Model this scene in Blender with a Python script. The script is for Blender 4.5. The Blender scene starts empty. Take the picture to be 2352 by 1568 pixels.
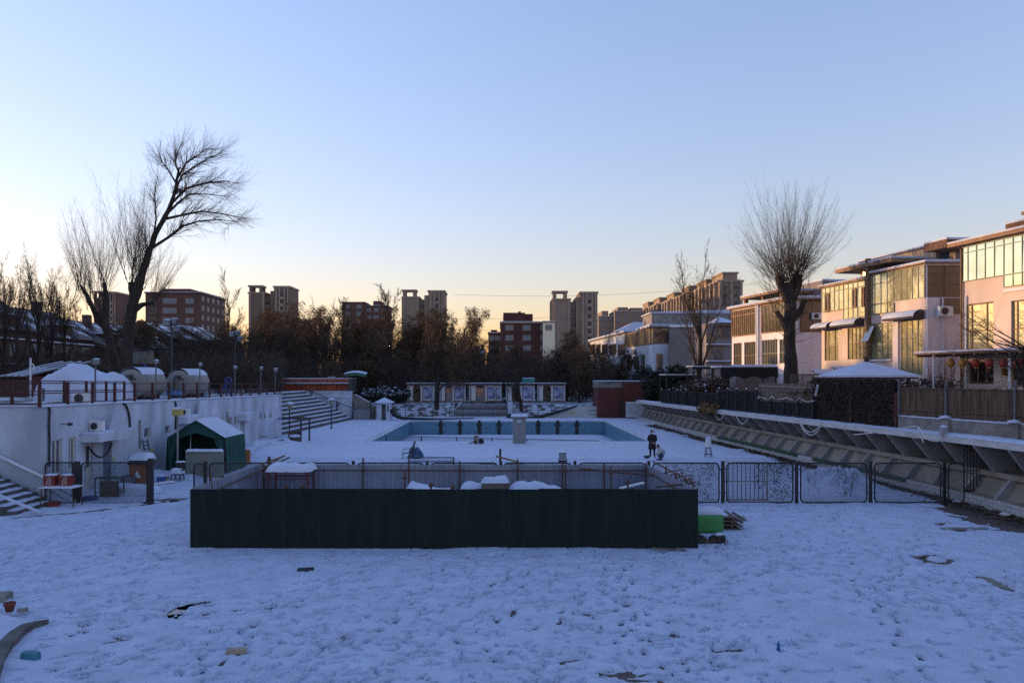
import bpy, math, random
import numpy as np

# ------------------------------------------------------------------ camera, sky, sun, exposure
scene = bpy.context.scene
LENS, SHX, SHY, EYE = 26.02, 26 / 2352, 78 / 2352, 5.1
cam_data = bpy.data.cameras.new('camera')
cam = bpy.data.objects.new('camera', cam_data)
scene.collection.objects.link(cam)
cam.location = (0, 0, EYE)
cam.rotation_euler = (math.pi / 2, 0, 0)
cam_data.lens, cam_data.sensor_width, cam_data.sensor_fit = LENS, 36, 'HORIZONTAL'
cam_data.shift_x, cam_data.shift_y = SHX, SHY
cam_data.clip_start, cam_data.clip_end = 0.1, 6000
scene.camera = cam

SUN_EL, SUN_AZ = math.radians(5.2), math.radians(-66)      # azimuth from +Y, negative = left
world = bpy.data.worlds.new('World')
scene.world = world
world.use_nodes = True
wn = world.node_tree
sky = wn.nodes.new('ShaderNodeTexSky')
sky.sky_type = 'NISHITA'
sky.sun_disc = False
sky.sun_elevation, sky.sun_rotation = SUN_EL, SUN_AZ
sky.altitude, sky.air_density, sky.dust_density, sky.ozone_density = 0, 1.6, 0.3, 3.7
gam = wn.nodes.new('ShaderNodeGamma')
gam.inputs[1].default_value = 0.78
tint = wn.nodes.new('ShaderNodeMixRGB')
tint.blend_type = 'MULTIPLY'
tint.inputs[0].default_value = 1
tint.inputs[2].default_value = (1.12, 0.895, 1.09, 1)
wn.links.new(sky.outputs[0], gam.inputs[0])
wn.links.new(gam.outputs[0], tint.inputs[1])
wn.links.new(tint.outputs[0], wn.nodes['Background'].inputs[0])
wn.nodes['Background'].inputs[1].default_value = 0.15

sun_data = bpy.data.lights.new('sun', 'SUN')
sun_data.energy = 2.0
sun_data.color = (0.66, 0.385, 0.165)
sun_data.angle = math.radians(0.6)
sun = bpy.data.objects.new('sun', sun_data)
scene.collection.objects.link(sun)
sun.rotation_euler = (math.pi / 2 - SUN_EL, 0, math.pi - SUN_AZ)
sun.location = (-60, 40, 60)

scene.render.engine = 'CYCLES'
scene.cycles.use_denoising = False
scene.cycles.sample_clamp_indirect = 3
scene.cycles.max_bounces = 6
scene.cycles.diffuse_bounces = 3
scene.cycles.glossy_bounces = 3
scene.cycles.transmission_bounces = 4
scene.cycles.transparent_max_bounces = 8
scene.view_settings.view_transform = 'Standard'
scene.view_settings.look = 'None'
scene.view_settings.exposure = 2.06
scene.view_settings.gamma = 1
scene.view_settings.use_curve_mapping = False

# ------------------------------------------------------------------ helpers
C = scene.collection
R = random.Random(7)
F, CX, CY = 1700.0, 1150.0, 862.0          # photograph measured on a 2352 px wide copy


def at(u, v, Y):                            # a point seen at (u, v), Y metres away
    return ((u - CX) / F * Y, Y, EYE - (v - CY) / F * Y)


def gnd(u, v, z=0.0):                       # a point seen at (u, v) standing on level z
    Y = F * (EYE - z) / (v - CY)
    return ((u - CX) / F * Y, Y, z)


def xu(u, Y):
    return (u - CX) / F * Y


def zv(v, Y):
    return EYE - (v - CY) / F * Y


def sub(a, b): return (a[0] - b[0], a[1] - b[1], a[2] - b[2])
def add(a, b): return (a[0] + b[0], a[1] + b[1], a[2] + b[2])
def mul(a, k): return (a[0] * k, a[1] * k, a[2] * k)
def dot(a, b): return a[0] * b[0] + a[1] * b[1] + a[2] * b[2]
def cross(a, b): return (a[1] * b[2] - a[2] * b[1], a[2] * b[0] - a[0] * b[2], a[0] * b[1] - a[1] * b[0])
def norm(a):
    l = math.sqrt(dot(a, a)) or 1.0
    return (a[0] / l, a[1] / l, a[2] / l)
def lerp(a, b, t): return tuple(x + (y - x) * t for x, y in zip(a, b))


def smooth(P, k=5):
    """Catmull-Rom curve through the points"""
    o, n = [], len(P)
    for i in range(n - 1):
        a, b, c, d = P[max(i - 1, 0)], P[i], P[i + 1], P[min(i + 2, n - 1)]
        for j in range(k):
            t = j / k
            o.append(tuple(.5 * (2 * b[m] + (c[m] - a[m]) * t + (2 * a[m] - 5 * b[m] + 4 * c[m] - d[m]) * t * t + (3 * b[m] - a[m] - 3 * c[m] + d[m]) * t ** 3) for m in range(3)))
    return o + [P[-1]]


class MB:
    """collects geometry for one mesh object"""
    def __init__(s):
        s.v, s.f = [], []

    def raw(s, vs, fs):
        o = len(s.v)
        s.v += [tuple(p) for p in vs]
        s.f += [tuple(i + o for i in f) for f in fs]
        return s

    def box(s, x0, x1, y0, y1, z0, z1):
        return s.raw([(x0, y0, z0), (x1, y0, z0), (x1, y1, z0), (x0, y1, z0), (x0, y0, z1), (x1, y0, z1), (x1, y1, z1), (x0, y1, z1)],
                     [(0, 3, 2, 1), (4, 5, 6, 7), (0, 1, 5, 4), (1, 2, 6, 5), (2, 3, 7, 6), (3, 0, 4, 7)])

    def cbox(s, c, sx, sy, sz, rz=0.0, bev=0.0):
        """box centred on c in x, y and standing on c z; bev gives chamfered vertical and top edges"""
        b = bev
        hx, hy = sx / 2, sy / 2
        if sz > 0 and b / sz >= .38:          # a lying snow layer: soft uneven edge and top
            cs, sn = math.cos(rz), math.sin(rz)
            nu, nv = max(4, min(22, int(sx / .09))), max(4, min(22, int(sy / .09)))
            def pil(a, q):
                x, y = (a - .5) * 2, (q - .5) * 2
                X, Y = c[0] + x * hx, c[1] + y * hy
                e = min((1 - abs(x)) * hx, (1 - abs(y)) * hy) / (b * 1.3)
                nz = float(fbm(X * 1.7, Y * 1.7 + c[2], .5, 57, 3))
                k = math.sqrt(1 - (1 - min(1, e)) ** 2)
                j = 1 + .05 * nz * (1 - min(1, e))
                px, py = x * hx * j, y * hy * j
                return (c[0] + px * cs - py * sn, c[1] + px * sn + py * cs, c[2] + sz * k * (1 + .55 * nz) - (.015 if e < .01 else 0))
            return s.grid(pil, nu, nv)
        if b <= 0:
            rings = [[(-hx, -hy, 0), (hx, -hy, 0), (hx, hy, 0), (-hx, hy, 0)], [(-hx, -hy, sz), (hx, -hy, sz), (hx, hy, sz), (-hx, hy, sz)]]
        else:
            def oc(ix, iy, z): return [(-ix + b, -iy, z), (ix - b, -iy, z), (ix, -iy + b, z), (ix, iy - b, z), (ix - b, iy, z), (-ix + b, iy, z), (-ix, iy - b, z), (-ix, -iy + b, z)]
            rings = [oc(hx, hy, 0), oc(hx, hy, sz - b), oc(hx - b * .6, hy - b * .6, sz)]
        cs, sn = math.cos(rz), math.sin(rz)
        rr = [[(c[0] + x * cs - y * sn, c[1] + x * sn + y * cs, c[2] + z) for x, y, z in r] for r in rings]
        return s.loft(rr)

    def loft(s, rings, cap=True, closed=True):
        n = len(rings[0])
        o = len(s.v)
        for r in rings:
            s.v += [tuple(p) for p in r]
        for k in range(len(rings) - 1):
            for i in range(n if closed else n - 1):
                j = (i + 1) % n
                s.f.append((o + k * n + i, o + k * n + j, o + (k + 1) * n + j, o + (k + 1) * n + i))
        if cap and closed:
            s.f.append(tuple(o + i for i in reversed(range(n))))
            s.f.append(tuple(o + (len(rings) - 1) * n + i for i in range(n)))
        return s

    def tube(s, pts, r, n=6, r1=None, cap=True):
        """a pipe through the points; r may taper to r1"""
        pts = [tuple(p) for p in pts]
        m = len(pts)
        rings = []
        a = None
        for i, p in enumerate(pts):
            d = norm(sub(pts[min(i + 1, m - 1)], pts[max(i - 1, 0)]))
            if a is None:
                a = norm(cross(d, (0, 0, 1) if abs(d[2]) < .9 else (1, 0, 0)))
            else:
                a = norm(sub(a, mul(d, dot(a, d))))
            b = cross(d, a)
            rr = r if r1 is None else r + (r1 - r) * i / max(1, m - 1)
            rings.append([add(p, add(mul(a, rr * math.cos(t)), mul(b, rr * math.sin(t)))) for t in [2 * math.pi * k / n for k in range(n)]])
        return s.loft(rings, cap)

    def bar(s, p, q, w, h=None):
        """square bar from p to q"""
        h = h or w
        d = norm(sub(q, p))
        a = norm(cross(d, (0, 0, 1) if abs(d[2]) < .95 else (0, 1, 0)))
        b = cross(a, d)
        def ring(c): return [add(c, add(mul(a, x * w / 2), mul(b, y * h / 2))) for x, y in ((-1, -1), (1, -1), (1, 1), (-1, 1))]
        return s.loft([ring(p), ring(q)])

    def lathe(s, c, prof, n=12):
        """prof: list of (radius, z)"""
        return s.loft([[(c[0] + max(r, 1e-4) * math.cos(2 * math.pi * k / n), c[1] + max(r, 1e-4) * math.sin(2 * math.pi * k / n), c[2] + z) for k in range(n)] for r, z in prof])

    def prism(s, poly, off):
        """polygon extruded by the vector off"""
        return s.loft([poly, [add(p, off) for p in poly]])

    def ball(s, c, rx, ry, rz, n=10, m=6):
        return s.loft([[(c[0] + rx * math.sin(math.pi * j / m) * math.cos(2 * math.pi * k / n), c[1] + ry * math.sin(math.pi * j / m) * math.sin(2 * math.pi * k / n), c[2] - rz * math.cos(math.pi * j / m)) for k in range(n)] for j in
                       [.02] + list(range(1, m)) + [m - .02]])

    def grid(s, fn, nu, nv):
        o = len(s.v)
        for j in range(nv + 1):
            for i in range(nu + 1):
                s.v.append(tuple(fn(i / nu, j / nv)))
        for j in range(nv):
            for i in range(nu):
                a = o + j * (nu + 1) + i
                s.f.append((a, a + 1, a + nu + 2, a + nu + 1))
        return s

    def obj(s, name, m, parent=None, smooth=False, **props):
        off = tuple(parent.get('_o', (0, 0, 0))) if parent is not None else (0, 0, 0)
        me = bpy.data.meshes.new(name)
        me.from_pydata([sub(p, off) for p in s.v] if parent is not None else s.v, [], s.f)
        return link(name, me, m, parent, smooth, off, **props)


def link(name, me, m, parent=None, smooth=False, off=(0, 0, 0), **props):
    o = bpy.data.objects.new(name, me)
    if m is not None and len(me.materials) == 0:
        me.materials.append(m)
    if smooth:
        me.shade_smooth()
    C.objects.link(o)
    if parent is not None:
        o.parent = parent
        o['_o'] = off
    for k, v in props.items():
        o[k] = v
    return o


def thing(name, label, cat, loc=(0, 0, 0), group=None):
    """an Empty at the thing's base; its parts are given in world coordinates"""
    o = bpy.data.objects.new(name, None)
    C.objects.link(o)
    o.location = loc
    o.empty_display_size = .2
    o['_o'] = tuple(loc)
    o['label'], o['category'] = label, cat
    if group:
        o['group'] = group
    return o


def tag(o, label, cat, group=None):
    o['label'], o['category'] = label, cat
    if group:
        o['group'] = group
    return o


def settle(o):
    """a single-mesh thing: move its origin to its base"""
    me = o.data
    n = len(me.vertices)
    a = np.empty(n * 3, np.float32)
    me.vertices.foreach_get('co', a)
    a = a.reshape(-1, 3)
    c = np.array([(a[:, 0].min() + a[:, 0].max()) / 2, (a[:, 1].min() + a[:, 1].max()) / 2, a[:, 2].min()], np.float32)
    me.vertices.foreach_set('co', (a - c).ravel())
    me.update()
    o.location = tuple(float(x) for x in c)
    return o


def dup(root, loc, rz=None, scale=None, label=None, group=None):
    r = root.copy()
    C.objects.link(r)
    r.location = loc
    if rz is not None: r.rotation_euler = (0, 0, rz)
    if scale is not None: r.scale = scale if isinstance(scale, tuple) else (scale,) * 3
    if label: r['label'] = label
    if group: r['group'] = group
    for ch in list(root.children):
        c = ch.copy()
        C.objects.link(c)
        c.parent = r
        for g in list(ch.children):
            d = g.copy()
            C.objects.link(d)
            d.parent = c
    return r


class Face:
    """a vertical wall plane: s runs along it from A, n points out of it, z is up"""
    def __init__(s, A, d, out=None):
        l = math.hypot(*d)
        s.A, s.d = A, (d[0] / l, d[1] / l)
        n = (-s.d[1], s.d[0])
        if out and n[0] * out[0] + n[1] * out[1] < 0:
            n = (-n[0], -n[1])
        s.n = n

    def pt(s, a, n, z):
        return (s.A[0] + s.d[0] * a + s.n[0] * n, s.A[1] + s.d[1] * a + s.n[1] * n, z)

    def uv(s, u, v):
        k = (u - CX) / F
        a = (k * s.A[1] - s.A[0]) / (s.d[0] - k * s.d[1])
        Y = s.A[1] + s.d[1] * a
        return a, zv(v, Y)

    def rect(s, u0, v0, u1, v1):
        a0, _ = s.uv(u0, v0)
        a1, _ = s.uv(u1, v1)
        um = (u0 + u1) / 2
        _, z0 = s.uv(um, v0)
        _, z1 = s.uv(um, v1)
        return min(a0, a1), max(a0, a1), min(z0, z1), max(z0, z1)

    def box(s, mb, a0, a1, n0, n1, z0, z1):
        vs = [s.pt(a, n, z) for z in (z0, z1) for a, n in ((a0, n0), (a1, n0), (a1, n1), (a0, n1))]
        return mb.raw(vs, [(0, 3, 2, 1), (4, 5, 6, 7), (0, 1, 5, 4), (1, 2, 6, 5), (2, 3, 7, 6), (3, 0, 4, 7)])


# ------------------------------------------------------------------ materials
MATS = {}


def mat(name, col, rough=.75, var=.18, scale=4.0, bump=0.0, bscale=None, metal=0.0, spec=.4, col2=None, stretch=None, detail=5, mixlo=.35, mixhi=.65):
    if name in MATS:
        return MATS[name]
    m = bpy.data.materials.new(name)
    m.use_nodes = True
    t = m.node_tree
    b = t.nodes['Principled BSDF']
    b.inputs['Roughness'].default_value = rough
    b.inputs['Metallic'].default_value = metal
    b.inputs['Specular IOR Level'].default_value = spec
    tc = t.nodes.new('ShaderNodeTexCoord')
    src = tc.outputs['Object']
    if stretch:
        mp = t.nodes.new('ShaderNodeMapping')
        mp.inputs['Scale'].default_value = stretch
        t.links.new(src, mp.inputs[0])
        src = mp.outputs[0]
    nz = t.nodes.new('ShaderNodeTexNoise')
    nz.inputs['Scale'].default_value = scale
    nz.inputs['Detail'].default_value = detail
    t.links.new(src, nz.inputs['Vector'])
    rp = t.nodes.new('ShaderNodeValToRGB')
    c2 = col2 or tuple(min(1, c * (1 + var)) for c in col)
    c1 = col if col2 else tuple(c * (1 - var) for c in col)
    rp.color_ramp.elements[0].position, rp.color_ramp.elements[1].position = mixlo, mixhi
    rp.color_ramp.elements[0].color = (*c1, 1)
    rp.color_ramp.elements[1].color = (*c2, 1)
    t.links.new(nz.outputs[0], rp.inputs[0])
    t.links.new(rp.outputs[0], b.inputs['Base Color'])
    if bump:
        n2 = t.nodes.new('ShaderNodeTexNoise')
        n2.inputs['Scale'].default_value = bscale or scale * 6
        n2.inputs['Detail'].default_value = 6
        t.links.new(src, n2.inputs['Vector'])
        bp = t.nodes.new('ShaderNodeBump')
        bp.inputs['Strength'].default_value = bump
        bp.inputs['Distance'].default_value = .05
        t.links.new(n2.outputs[0], bp.inputs['Height'])
        t.links.new(bp.outputs[0], b.inputs['Normal'])
    MATS[name] = m
    return m


def pattern_mat(name, c1, c2, mortar, sx, sy, kind='brick', msize=.02, rough=.8, axes='XZ', bump=.25, offset=.5):
    """bricks or small tiles laid by the Brick node on one plane; axes says which object axes carry the pattern"""
    if name in MATS:
        return MATS[name]
    m = bpy.data.materials.new(name)
    m.use_nodes = True
    t = m.node_tree
    b = t.nodes['Principled BSDF']
    b.inputs['Roughness'].default_value = rough
    tc = t.nodes.new('ShaderNodeTexCoord')
    sp = t.nodes.new('ShaderNodeSeparateXYZ')
    cb = t.nodes.new('ShaderNodeCombineXYZ')
    t.links.new(tc.outputs['Object'], sp.inputs[0])
    if axes == 'SZ':                       # walls of any direction: x + y along, z up
        ad = t.nodes.new('ShaderNodeMath')
        t.links.new(sp.outputs['X'], ad.inputs[0])
        t.links.new(sp.outputs['Y'], ad.inputs[1])
        t.links.new(ad.outputs[0], cb.inputs[0])
        t.links.new(sp.outputs['Z'], cb.inputs[1])
    else:
        t.links.new(sp.outputs[axes[0]], cb.inputs[0])
        t.links.new(sp.outputs[axes[1]], cb.inputs[1])
    br = t.nodes.new('ShaderNodeTexBrick')
    br.offset = offset
    br.inputs['Color1'].default_value = (*c1, 1)
    br.inputs['Color2'].default_value = (*c2, 1)
    br.inputs['Mortar'].default_value = (*mortar, 1)
    br.inputs['Scale'].default_value = 1
    br.inputs['Brick Width'].default_value = sx
    br.inputs['Row Height'].default_value = sy
    br.inputs['Mortar Size'].default_value = msize
    t.links.new(cb.outputs[0], br.inputs['Vector'])
    nz = t.nodes.new('ShaderNodeTexNoise')
    nz.inputs['Scale'].default_value = 1.3
    nz.inputs['Detail'].default_value = 6
    t.links.new(tc.outputs['Object'], nz.inputs['Vector'])
    mx = t.nodes.new('ShaderNodeMixRGB')
    mx.blend_type = 'MULTIPLY'
    mx.inputs[0].default_value = .5
    rp = t.nodes.new('ShaderNodeValToRGB')
    rp.color_ramp.elements[0].position, rp.color_ramp.elements[1].position = .3, .7
    rp.color_ramp.elements[0].color = (.55, .55, .55, 1)
    t.links.new(nz.outputs[0], rp.inputs[0])
    t.links.new(br.outputs['Color'], mx.inputs[1])
    t.links.new(rp.outputs[0], mx.inputs[2])
    t.links.new(mx.outputs[0], b.inputs['Base Color'])
    bp = t.nodes.new('ShaderNodeBump')
    bp.inputs['Strength'].default_value = bump
    bp.inputs['Distance'].default_value = .02
    bp.invert = True
    t.links.new(br.outputs['Fac'], bp.inputs['Height'])
    t.links.new(bp.outputs[0], b.inputs['Normal'])
    MATS[name] = m
    return m


def glass_mat(name, col, rough=.06, metal=.0, spec=1.0, ior=1.9, warp=.03):
    """dark or coated window glass that mirrors the sky, slightly wavy"""
    if name in MATS:
        return MATS[name]
    m = bpy.data.materials.new(name)
    m.use_nodes = True
    t = m.node_tree
    b = t.nodes['Principled BSDF']
    b.inputs['Roughness'].default_value = rough
    b.inputs['Metallic'].default_value = metal
    b.inputs['IOR'].default_value = ior
    b.inputs['Specular IOR Level'].default_value = spec if spec <= 1 else 1
    tc = t.nodes.new('ShaderNodeTexCoord')
    nz = t.nodes.new('ShaderNodeTexNoise')
    nz.inputs['Scale'].default_value = 1.1
    nz.inputs['Detail'].default_value = 3
    t.links.new(tc.outputs['Object'], nz.inputs['Vector'])
    rp = t.nodes.new('ShaderNodeValToRGB')
    rp.color_ramp.elements[0].color = (*[c * .7 for c in col], 1)
    rp.color_ramp.elements[1].color = (*[min(1, c * 1.25) for c in col], 1)
    t.links.new(nz.outputs[0], rp.inputs[0])
    t.links.new(rp.outputs[0], b.inputs['Base Color'])
    bp = t.nodes.new('ShaderNodeBump')
    bp.inputs['Strength'].default_value = warp
    bp.inputs['Distance'].default_value = .3
    t.links.new(nz.outputs[0], bp.inputs['Height'])
    t.links.new(bp.outputs[0], b.inputs['Normal'])
    MATS[name] = m
    return m


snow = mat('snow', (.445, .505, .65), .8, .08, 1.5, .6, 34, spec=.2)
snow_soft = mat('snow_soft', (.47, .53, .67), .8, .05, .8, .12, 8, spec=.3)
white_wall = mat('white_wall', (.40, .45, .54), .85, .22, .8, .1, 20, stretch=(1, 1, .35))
steel_dark = mat('dark_steel', (.030, .032, .038), .55, .3, 6)
rust = mat('rusty_pipe', (.055, .034, .024), .8, .4, 7, .2, 60, col2=(.11, .062, .038))
wood_dark = mat('dark_wood', (.05, .032, .022), .8, .4, 5, .2, stretch=(6, 6, 1))
wood_grey = mat('grey_wood', (.13, .10, .08), .85, .35, 3, .2, stretch=(8, 8, 1))
concrete = mat('concrete', (.20, .19, .18), .9, .25, 2, .3, 30)
concrete_dark = mat('dark_concrete', (.09, .085, .085), .9, .3, 2, .3, 30)
bark = mat('bark', (.032, .025, .021), .95, .4, 3, .6, 14, stretch=(1, 1, .3))
twig = mat('twig', (.065, .047, .036), .9, .3, .6)
twig_willow = mat('willow_twig', (.10, .062, .036), .9, .35, .4)
white_paint = mat('white_paint', (.62, .64, .66), .6, .08, 3)
grey_metal = mat('grey_metal', (.23, .24, .25), .5, .15, 5, metal=.4)
black_plastic = mat('black_plastic', (.018, .018, .02), .5, .2, 4)
win_dark = glass_mat('dark_window_glass', (.02, .025, .032), .08)

# ================================================================== SETTING: ground, snow, pool
LAT = {}


def vnoise(x, y, sc, seed):
    if seed not in LAT:
        LAT[seed] = np.random.RandomState(seed).rand(512, 512)
    x = np.asarray(x) / sc + 211.3
    y = np.asarray(y) / sc + 187.7
    g = LAT[seed]
    xi, yi = np.floor(x).astype(int), np.floor(y).astype(int)
    fx, fy = x - xi, y - yi
    fx, fy = fx * fx * (3 - 2 * fx), fy * fy * (3 - 2 * fy)
    a, b = g[xi % 512, yi % 512], g[(xi + 1) % 512, yi % 512]
    c, d = g[xi % 512, (yi + 1) % 512], g[(xi + 1) % 512, (yi + 1) % 512]
    return (a * (1 - fx) + b * fx) * (1 - fy) + (c * (1 - fx) + d * fx) * fy - .5


def fbm(x, y, sc, seed, octv=4):
    t, a = 0, 1.0
    for k in range(octv):
        t = t + a * vnoise(x, y, sc / 2 ** k, seed + k)
        a *= .55
    return t


def np_mesh(name, V, Q, m, smooth=True, **props):
    me = bpy.data.meshes.new(name)
    V = np.asarray(V, np.float32)
    Q = np.asarray(Q, np.int32)
    k = Q.shape[1]
    me.vertices.add(len(V))
    me.vertices.foreach_set('co', V.ravel())
    me.loops.add(Q.size)
    me.loops.foreach_set('vertex_index', Q.ravel())
    me.polygons.add(len(Q))
    me.polygons.foreach_set('loop_start', np.arange(0, Q.size, k, dtype=np.int32))
    me.update(calc_edges=True)
    if smooth:
        me.shade_smooth()
    if m:
        me.materials.append(m)
    o = bpy.data.objects.new(name, me)
    C.objects.link(o)
    for a, b in props.items():
        o[a] = b
    return o


def stand_x(Y):                                   # foot of the concrete stand along the right side of the yard
    return float(np.interp(Y, [5, 26, 29.4, 43.6, 55.9, 72, 84, 95], [19.0, 18.5, 18.43, 17.5, 16.6, 15.85, 15.6, 15.5]))


def left_z(Y):                                    # level of the upper terrace on the left
    return 3.84 - (Y - 29.4) * .0118


soil_snow = mat('patchy_snow_ground', (.05, .042, .035), .9, .3, .5, .3, 12, col2=(.60, .64, .72), mixlo=.46, mixhi=.56)
pavers = pattern_mat('brown_pavers', (.115, .08, .062), (.085, .06, .05), (.05, .045, .042), .24, .12, axes='XY', msize=.012)
S = dict(kind='structure')
MB().raw([(-3000, -300, -2.2), (3000, -300, -2.2), (3000, 4500, -2.2), (-3000, 4500, -2.2)], [(0, 1, 2, 3)]).obj('ground', soil_snow, **S)
PX0, PX1, PY0, PY1, PD = -10.0, 11.4, 56.7, 81.8, -1.5
# yard floor round the pool basin
mb = MB()
for x0, x1, y0, y1 in ((-40, 24, -20, PY0), (-40, PX0, PY0, PY1), (PX1, 24, PY0, PY1), (-40, 24, PY1, 96)):
    mb.raw([(x0, y0, 0), (x1, y0, 0), (x1, y1, 0), (x0, y1, 0)], [(0, 1, 2, 3)])
mb.obj('yard_pavement', pavers, **S)
# upper grounds
def upper_left(a, b):
    Y = 29.6 + b * 380
    return (-18.9 - 4.5 * (Y > 60) - a * 420, Y, left_z(min(Y, 110)) - .05)
MB().grid(upper_left, 6, 30).raw([(-42, -60, 3.8), (-42, 29.5, 3.8), (-440, 29.5, 3.8), (-440, -60, 3.8)], [(0, 1, 2, 3)]).obj('upper_ground_left', soil_snow, **S)
MB().grid(lambda a, b: (stand_x(-20 + b * 140) + 1.2 + a * 420, -20 + b * 420, 2.5), 6, 30).obj('upper_ground_right', soil_snow, **S)
MB().raw([(-18.9, 98, 1.40), (17.2, 98, 1.40), (200, 420, 1.40), (-200, 420, 1.40)], [(0, 1, 2, 3)]).obj('upper_ground_back', soil_snow, **S)


# ---- the trampled snow of the yard: real relief, with footprints pressed to the paving
def make_snow():
    ys = [9.5]
    while ys[-1] < 45:
        ys.append(ys[-1] + .034 * (max(ys[-1], 11) / 12) ** 1.4)
    ys = np.array(ys)
    xs = np.arange(-18.35, 18.6, .036)
    X, Y = np.meshgrid(xs, ys)
    tr = np.clip(.6 + 2.2 * fbm(X, Y, 4.5, 3, 3), .05, 1)                 # how trampled
    calm = np.exp(-((Y - 20.6) / .9) ** 2) * (np.abs(X + 1.6) < 8) * .9       # untouched strip before the hoarding
    calm = np.maximum(calm, np.clip((Y - 30) / 4, 0, 1) * .9)
    tr = tr * (1 - calm)
    h = .063 + .022 * fbm(X, Y, 2.5, 11, 3) + (.008 + .014 * tr) * fbm(X * .6, Y, .40, 23, 3) + (.002 + .012 * tr) * fbm(X, Y, .11, 31, 2)
    drift = np.clip(.5 * fbm(X * .5, Y * 1.6, .9, 41, 3), -.02, .05)
    h += .3 * drift
    rs = np.random.RandomState(5)
    n = 9000
    px, py = rs.uniform(-17, 17.5, n), 9.8 + 19.4 * rs.rand(n) ** 1.15
    keep = rs.rand(n) < np.clip(.45 + 1.6 * (fbm(px, py, 4.0, 51, 3) + .12), .2, 1)
    px, py = px[keep], py[keep]
    prints = [(x, y, rs.uniform(0, 6.28), rs.uniform(.07, .13), rs.uniform(.03, .052), rs.uniform(.022, .065)) for x, y in zip(px, py)]
    for k in range(95):                                                   # walked lines
        x, y, a = rs.uniform(-14, 15), rs.uniform(10, 27), rs.uniform(0, 6.28)
        for j in range(rs.randint(8, 26)):
            a += rs.normal(0, .10)
            x, y = x + .62 * math.cos(a), y + .62 * math.sin(a)
            sd = .11 * (-1) ** j
            prints.append((x - sd * math.sin(a), y + sd * math.cos(a), a, .14, .055, rs.uniform(.05, .09)))
    for x, y, a, l, w, d in prints:
        if not (9.7 < y < 29 and -18 < x < 18.2) or (21.5 < y < 27.6 and -9.2 < x < 5.9):
            continue
        i0, i1 = np.searchsorted(ys, (y - .24, y + .24))
        j0, j1 = np.searchsorted(xs, (x - .24, x + .24))
        if i1 - i0 < 2:
            continue
        dx, dy = X[i0:i1, j0:j1] - x, Y[i0:i1, j0:j1] - y
        ca, sa = math.cos(a), math.sin(a)
        q = ((dx * ca + dy * sa) / l) ** 2 + ((-dx * sa + dy * ca) / w) ** 2
        h[i0:i1, j0:j1] += -d * np.clip((1.3 - q) * 2.2, 0, 1) + .02 * np.exp(-((q - 1.9) / .4) ** 2)

    h -= (1 - calm) * .20 * np.clip(fbm(X * .7, Y * 1.25, .9, 131, 4) * np.clip(.5 + 2 * fbm(X, Y, 6, 141, 2), 0, 1) - .235, 0, .4)

    def carve(pts, wid, depth, rough=.5):
        for (x0, y0), (x1, y1) in zip(pts[:-1], pts[1:]):
            L = math.hypot(x1 - x0, y1 - y0)
            t = np.clip(((X - x0) * (x1 - x0) + (Y - y0) * (y1 - y0)) / L ** 2, 0, 1)
            dd = np.hypot(X - x0 - t * (x1 - x0), Y - y0 - t * (y1 - y0)) + rough * wid * 2 * fbm(X, Y, .5, 77, 3)
            np.subtract(h, depth * np.clip(1.4 - dd / wid, 0, 1), out=h)
    for line, w, d in (([gnd(40, 1190), gnd(200, 1176), gnd(340, 1160), gnd(410, 1152)], .22, .14),
                       ([gnd(352, 1150), gnd(420, 1147)], .32, .16),
                       ([gnd(386, 1417), gnd(400, 1408), gnd(418, 1402)], .11, .15), ([gnd(416, 1398), gnd(445, 1390), gnd(470, 1386)], .14, .15), ([gnd(405, 1420), gnd(418, 1412)], .07, .15),
                       ([gnd(112, 1516), gnd(150, 1512)], .06, .15), ([gnd(150, 1508), gnd(185, 1506)], .05, .14), ([gnd(245, 1478), gnd(290, 1472)], .07, .13), ([gnd(180, 1553), gnd(205, 1550)], .05, .14),
                       ([gnd(2112, 1284), gnd(2135, 1293), gnd(2165, 1296), gnd(2186, 1290)], .16, .15), ([gnd(2112, 1284), gnd(2130, 1277), gnd(2150, 1275)], .08, .12),
                       ([gnd(1610, 1215), gnd(1655, 1200)], .5, .10),
                       ([gnd(2262, 1328), gnd(2318, 1358)], .16, .14), ([gnd(1290, 1523), gnd(1330, 1520)], .1, .12), ([gnd(1640, 1500), gnd(1700, 1496)], .1, .12),
                       ([gnd(1000, 1225), gnd(1120, 1222)], .1, .02), ([gnd(2200, 1172), gnd(2352, 1215)], .8, .20), ([gnd(2150, 1110), gnd(2240, 1165)], .5, .16)):
        carve([p[:2] for p in line], w, d)
    # along the foot of the stand the snow is thin over leaves and soil
    sx = np.interp(ys, [5, 26, 29.4, 43.6, 55.9], [19.0, 18.5, 18.43, 17.5, 16.6])[:, None]
    near = np.clip(1 - (sx - X) / (1.1 + 1.2 * fbm(X, Y, 1.2, 91, 3)), 0, 1)
    h -= .16 * near * (Y > 24.5)
    h = np.where(h < .01, h - .02, h)
    # heaps of shovelled snow: behind the right-hand fence panels and by the white building
    for u, v, wd, ht in ((1905, 1118, 1.1, .55), (1945, 1110, 1.0, .5), (1870, 1122, .7, .35), (1925, 1136, 1.2, .25), (600, 1040, 1.6, .6), (640, 1028, 1.4, .45), (575, 1052, 1.2, .5), (365, 1095, .8, .25), (420, 1100, 1.0, .2)):
        gx, gy, _ = gnd(u, v)
        h += ht * np.exp(-(((X - gx) / wd) ** 2 + ((Y - gy) / (wd * 1.3)) ** 2)) * (1 + .9 * fbm(X, Y, .5, 63, 3))
    nr, nc = X.shape
    idx = np.arange(nr * nc).reshape(nr, nc)
    Q = np.stack([idx[:-1, :-1], idx[:-1, 1:], idx[1:, 1:], idx[1:, :-1]], -1).reshape(-1, 4)
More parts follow.
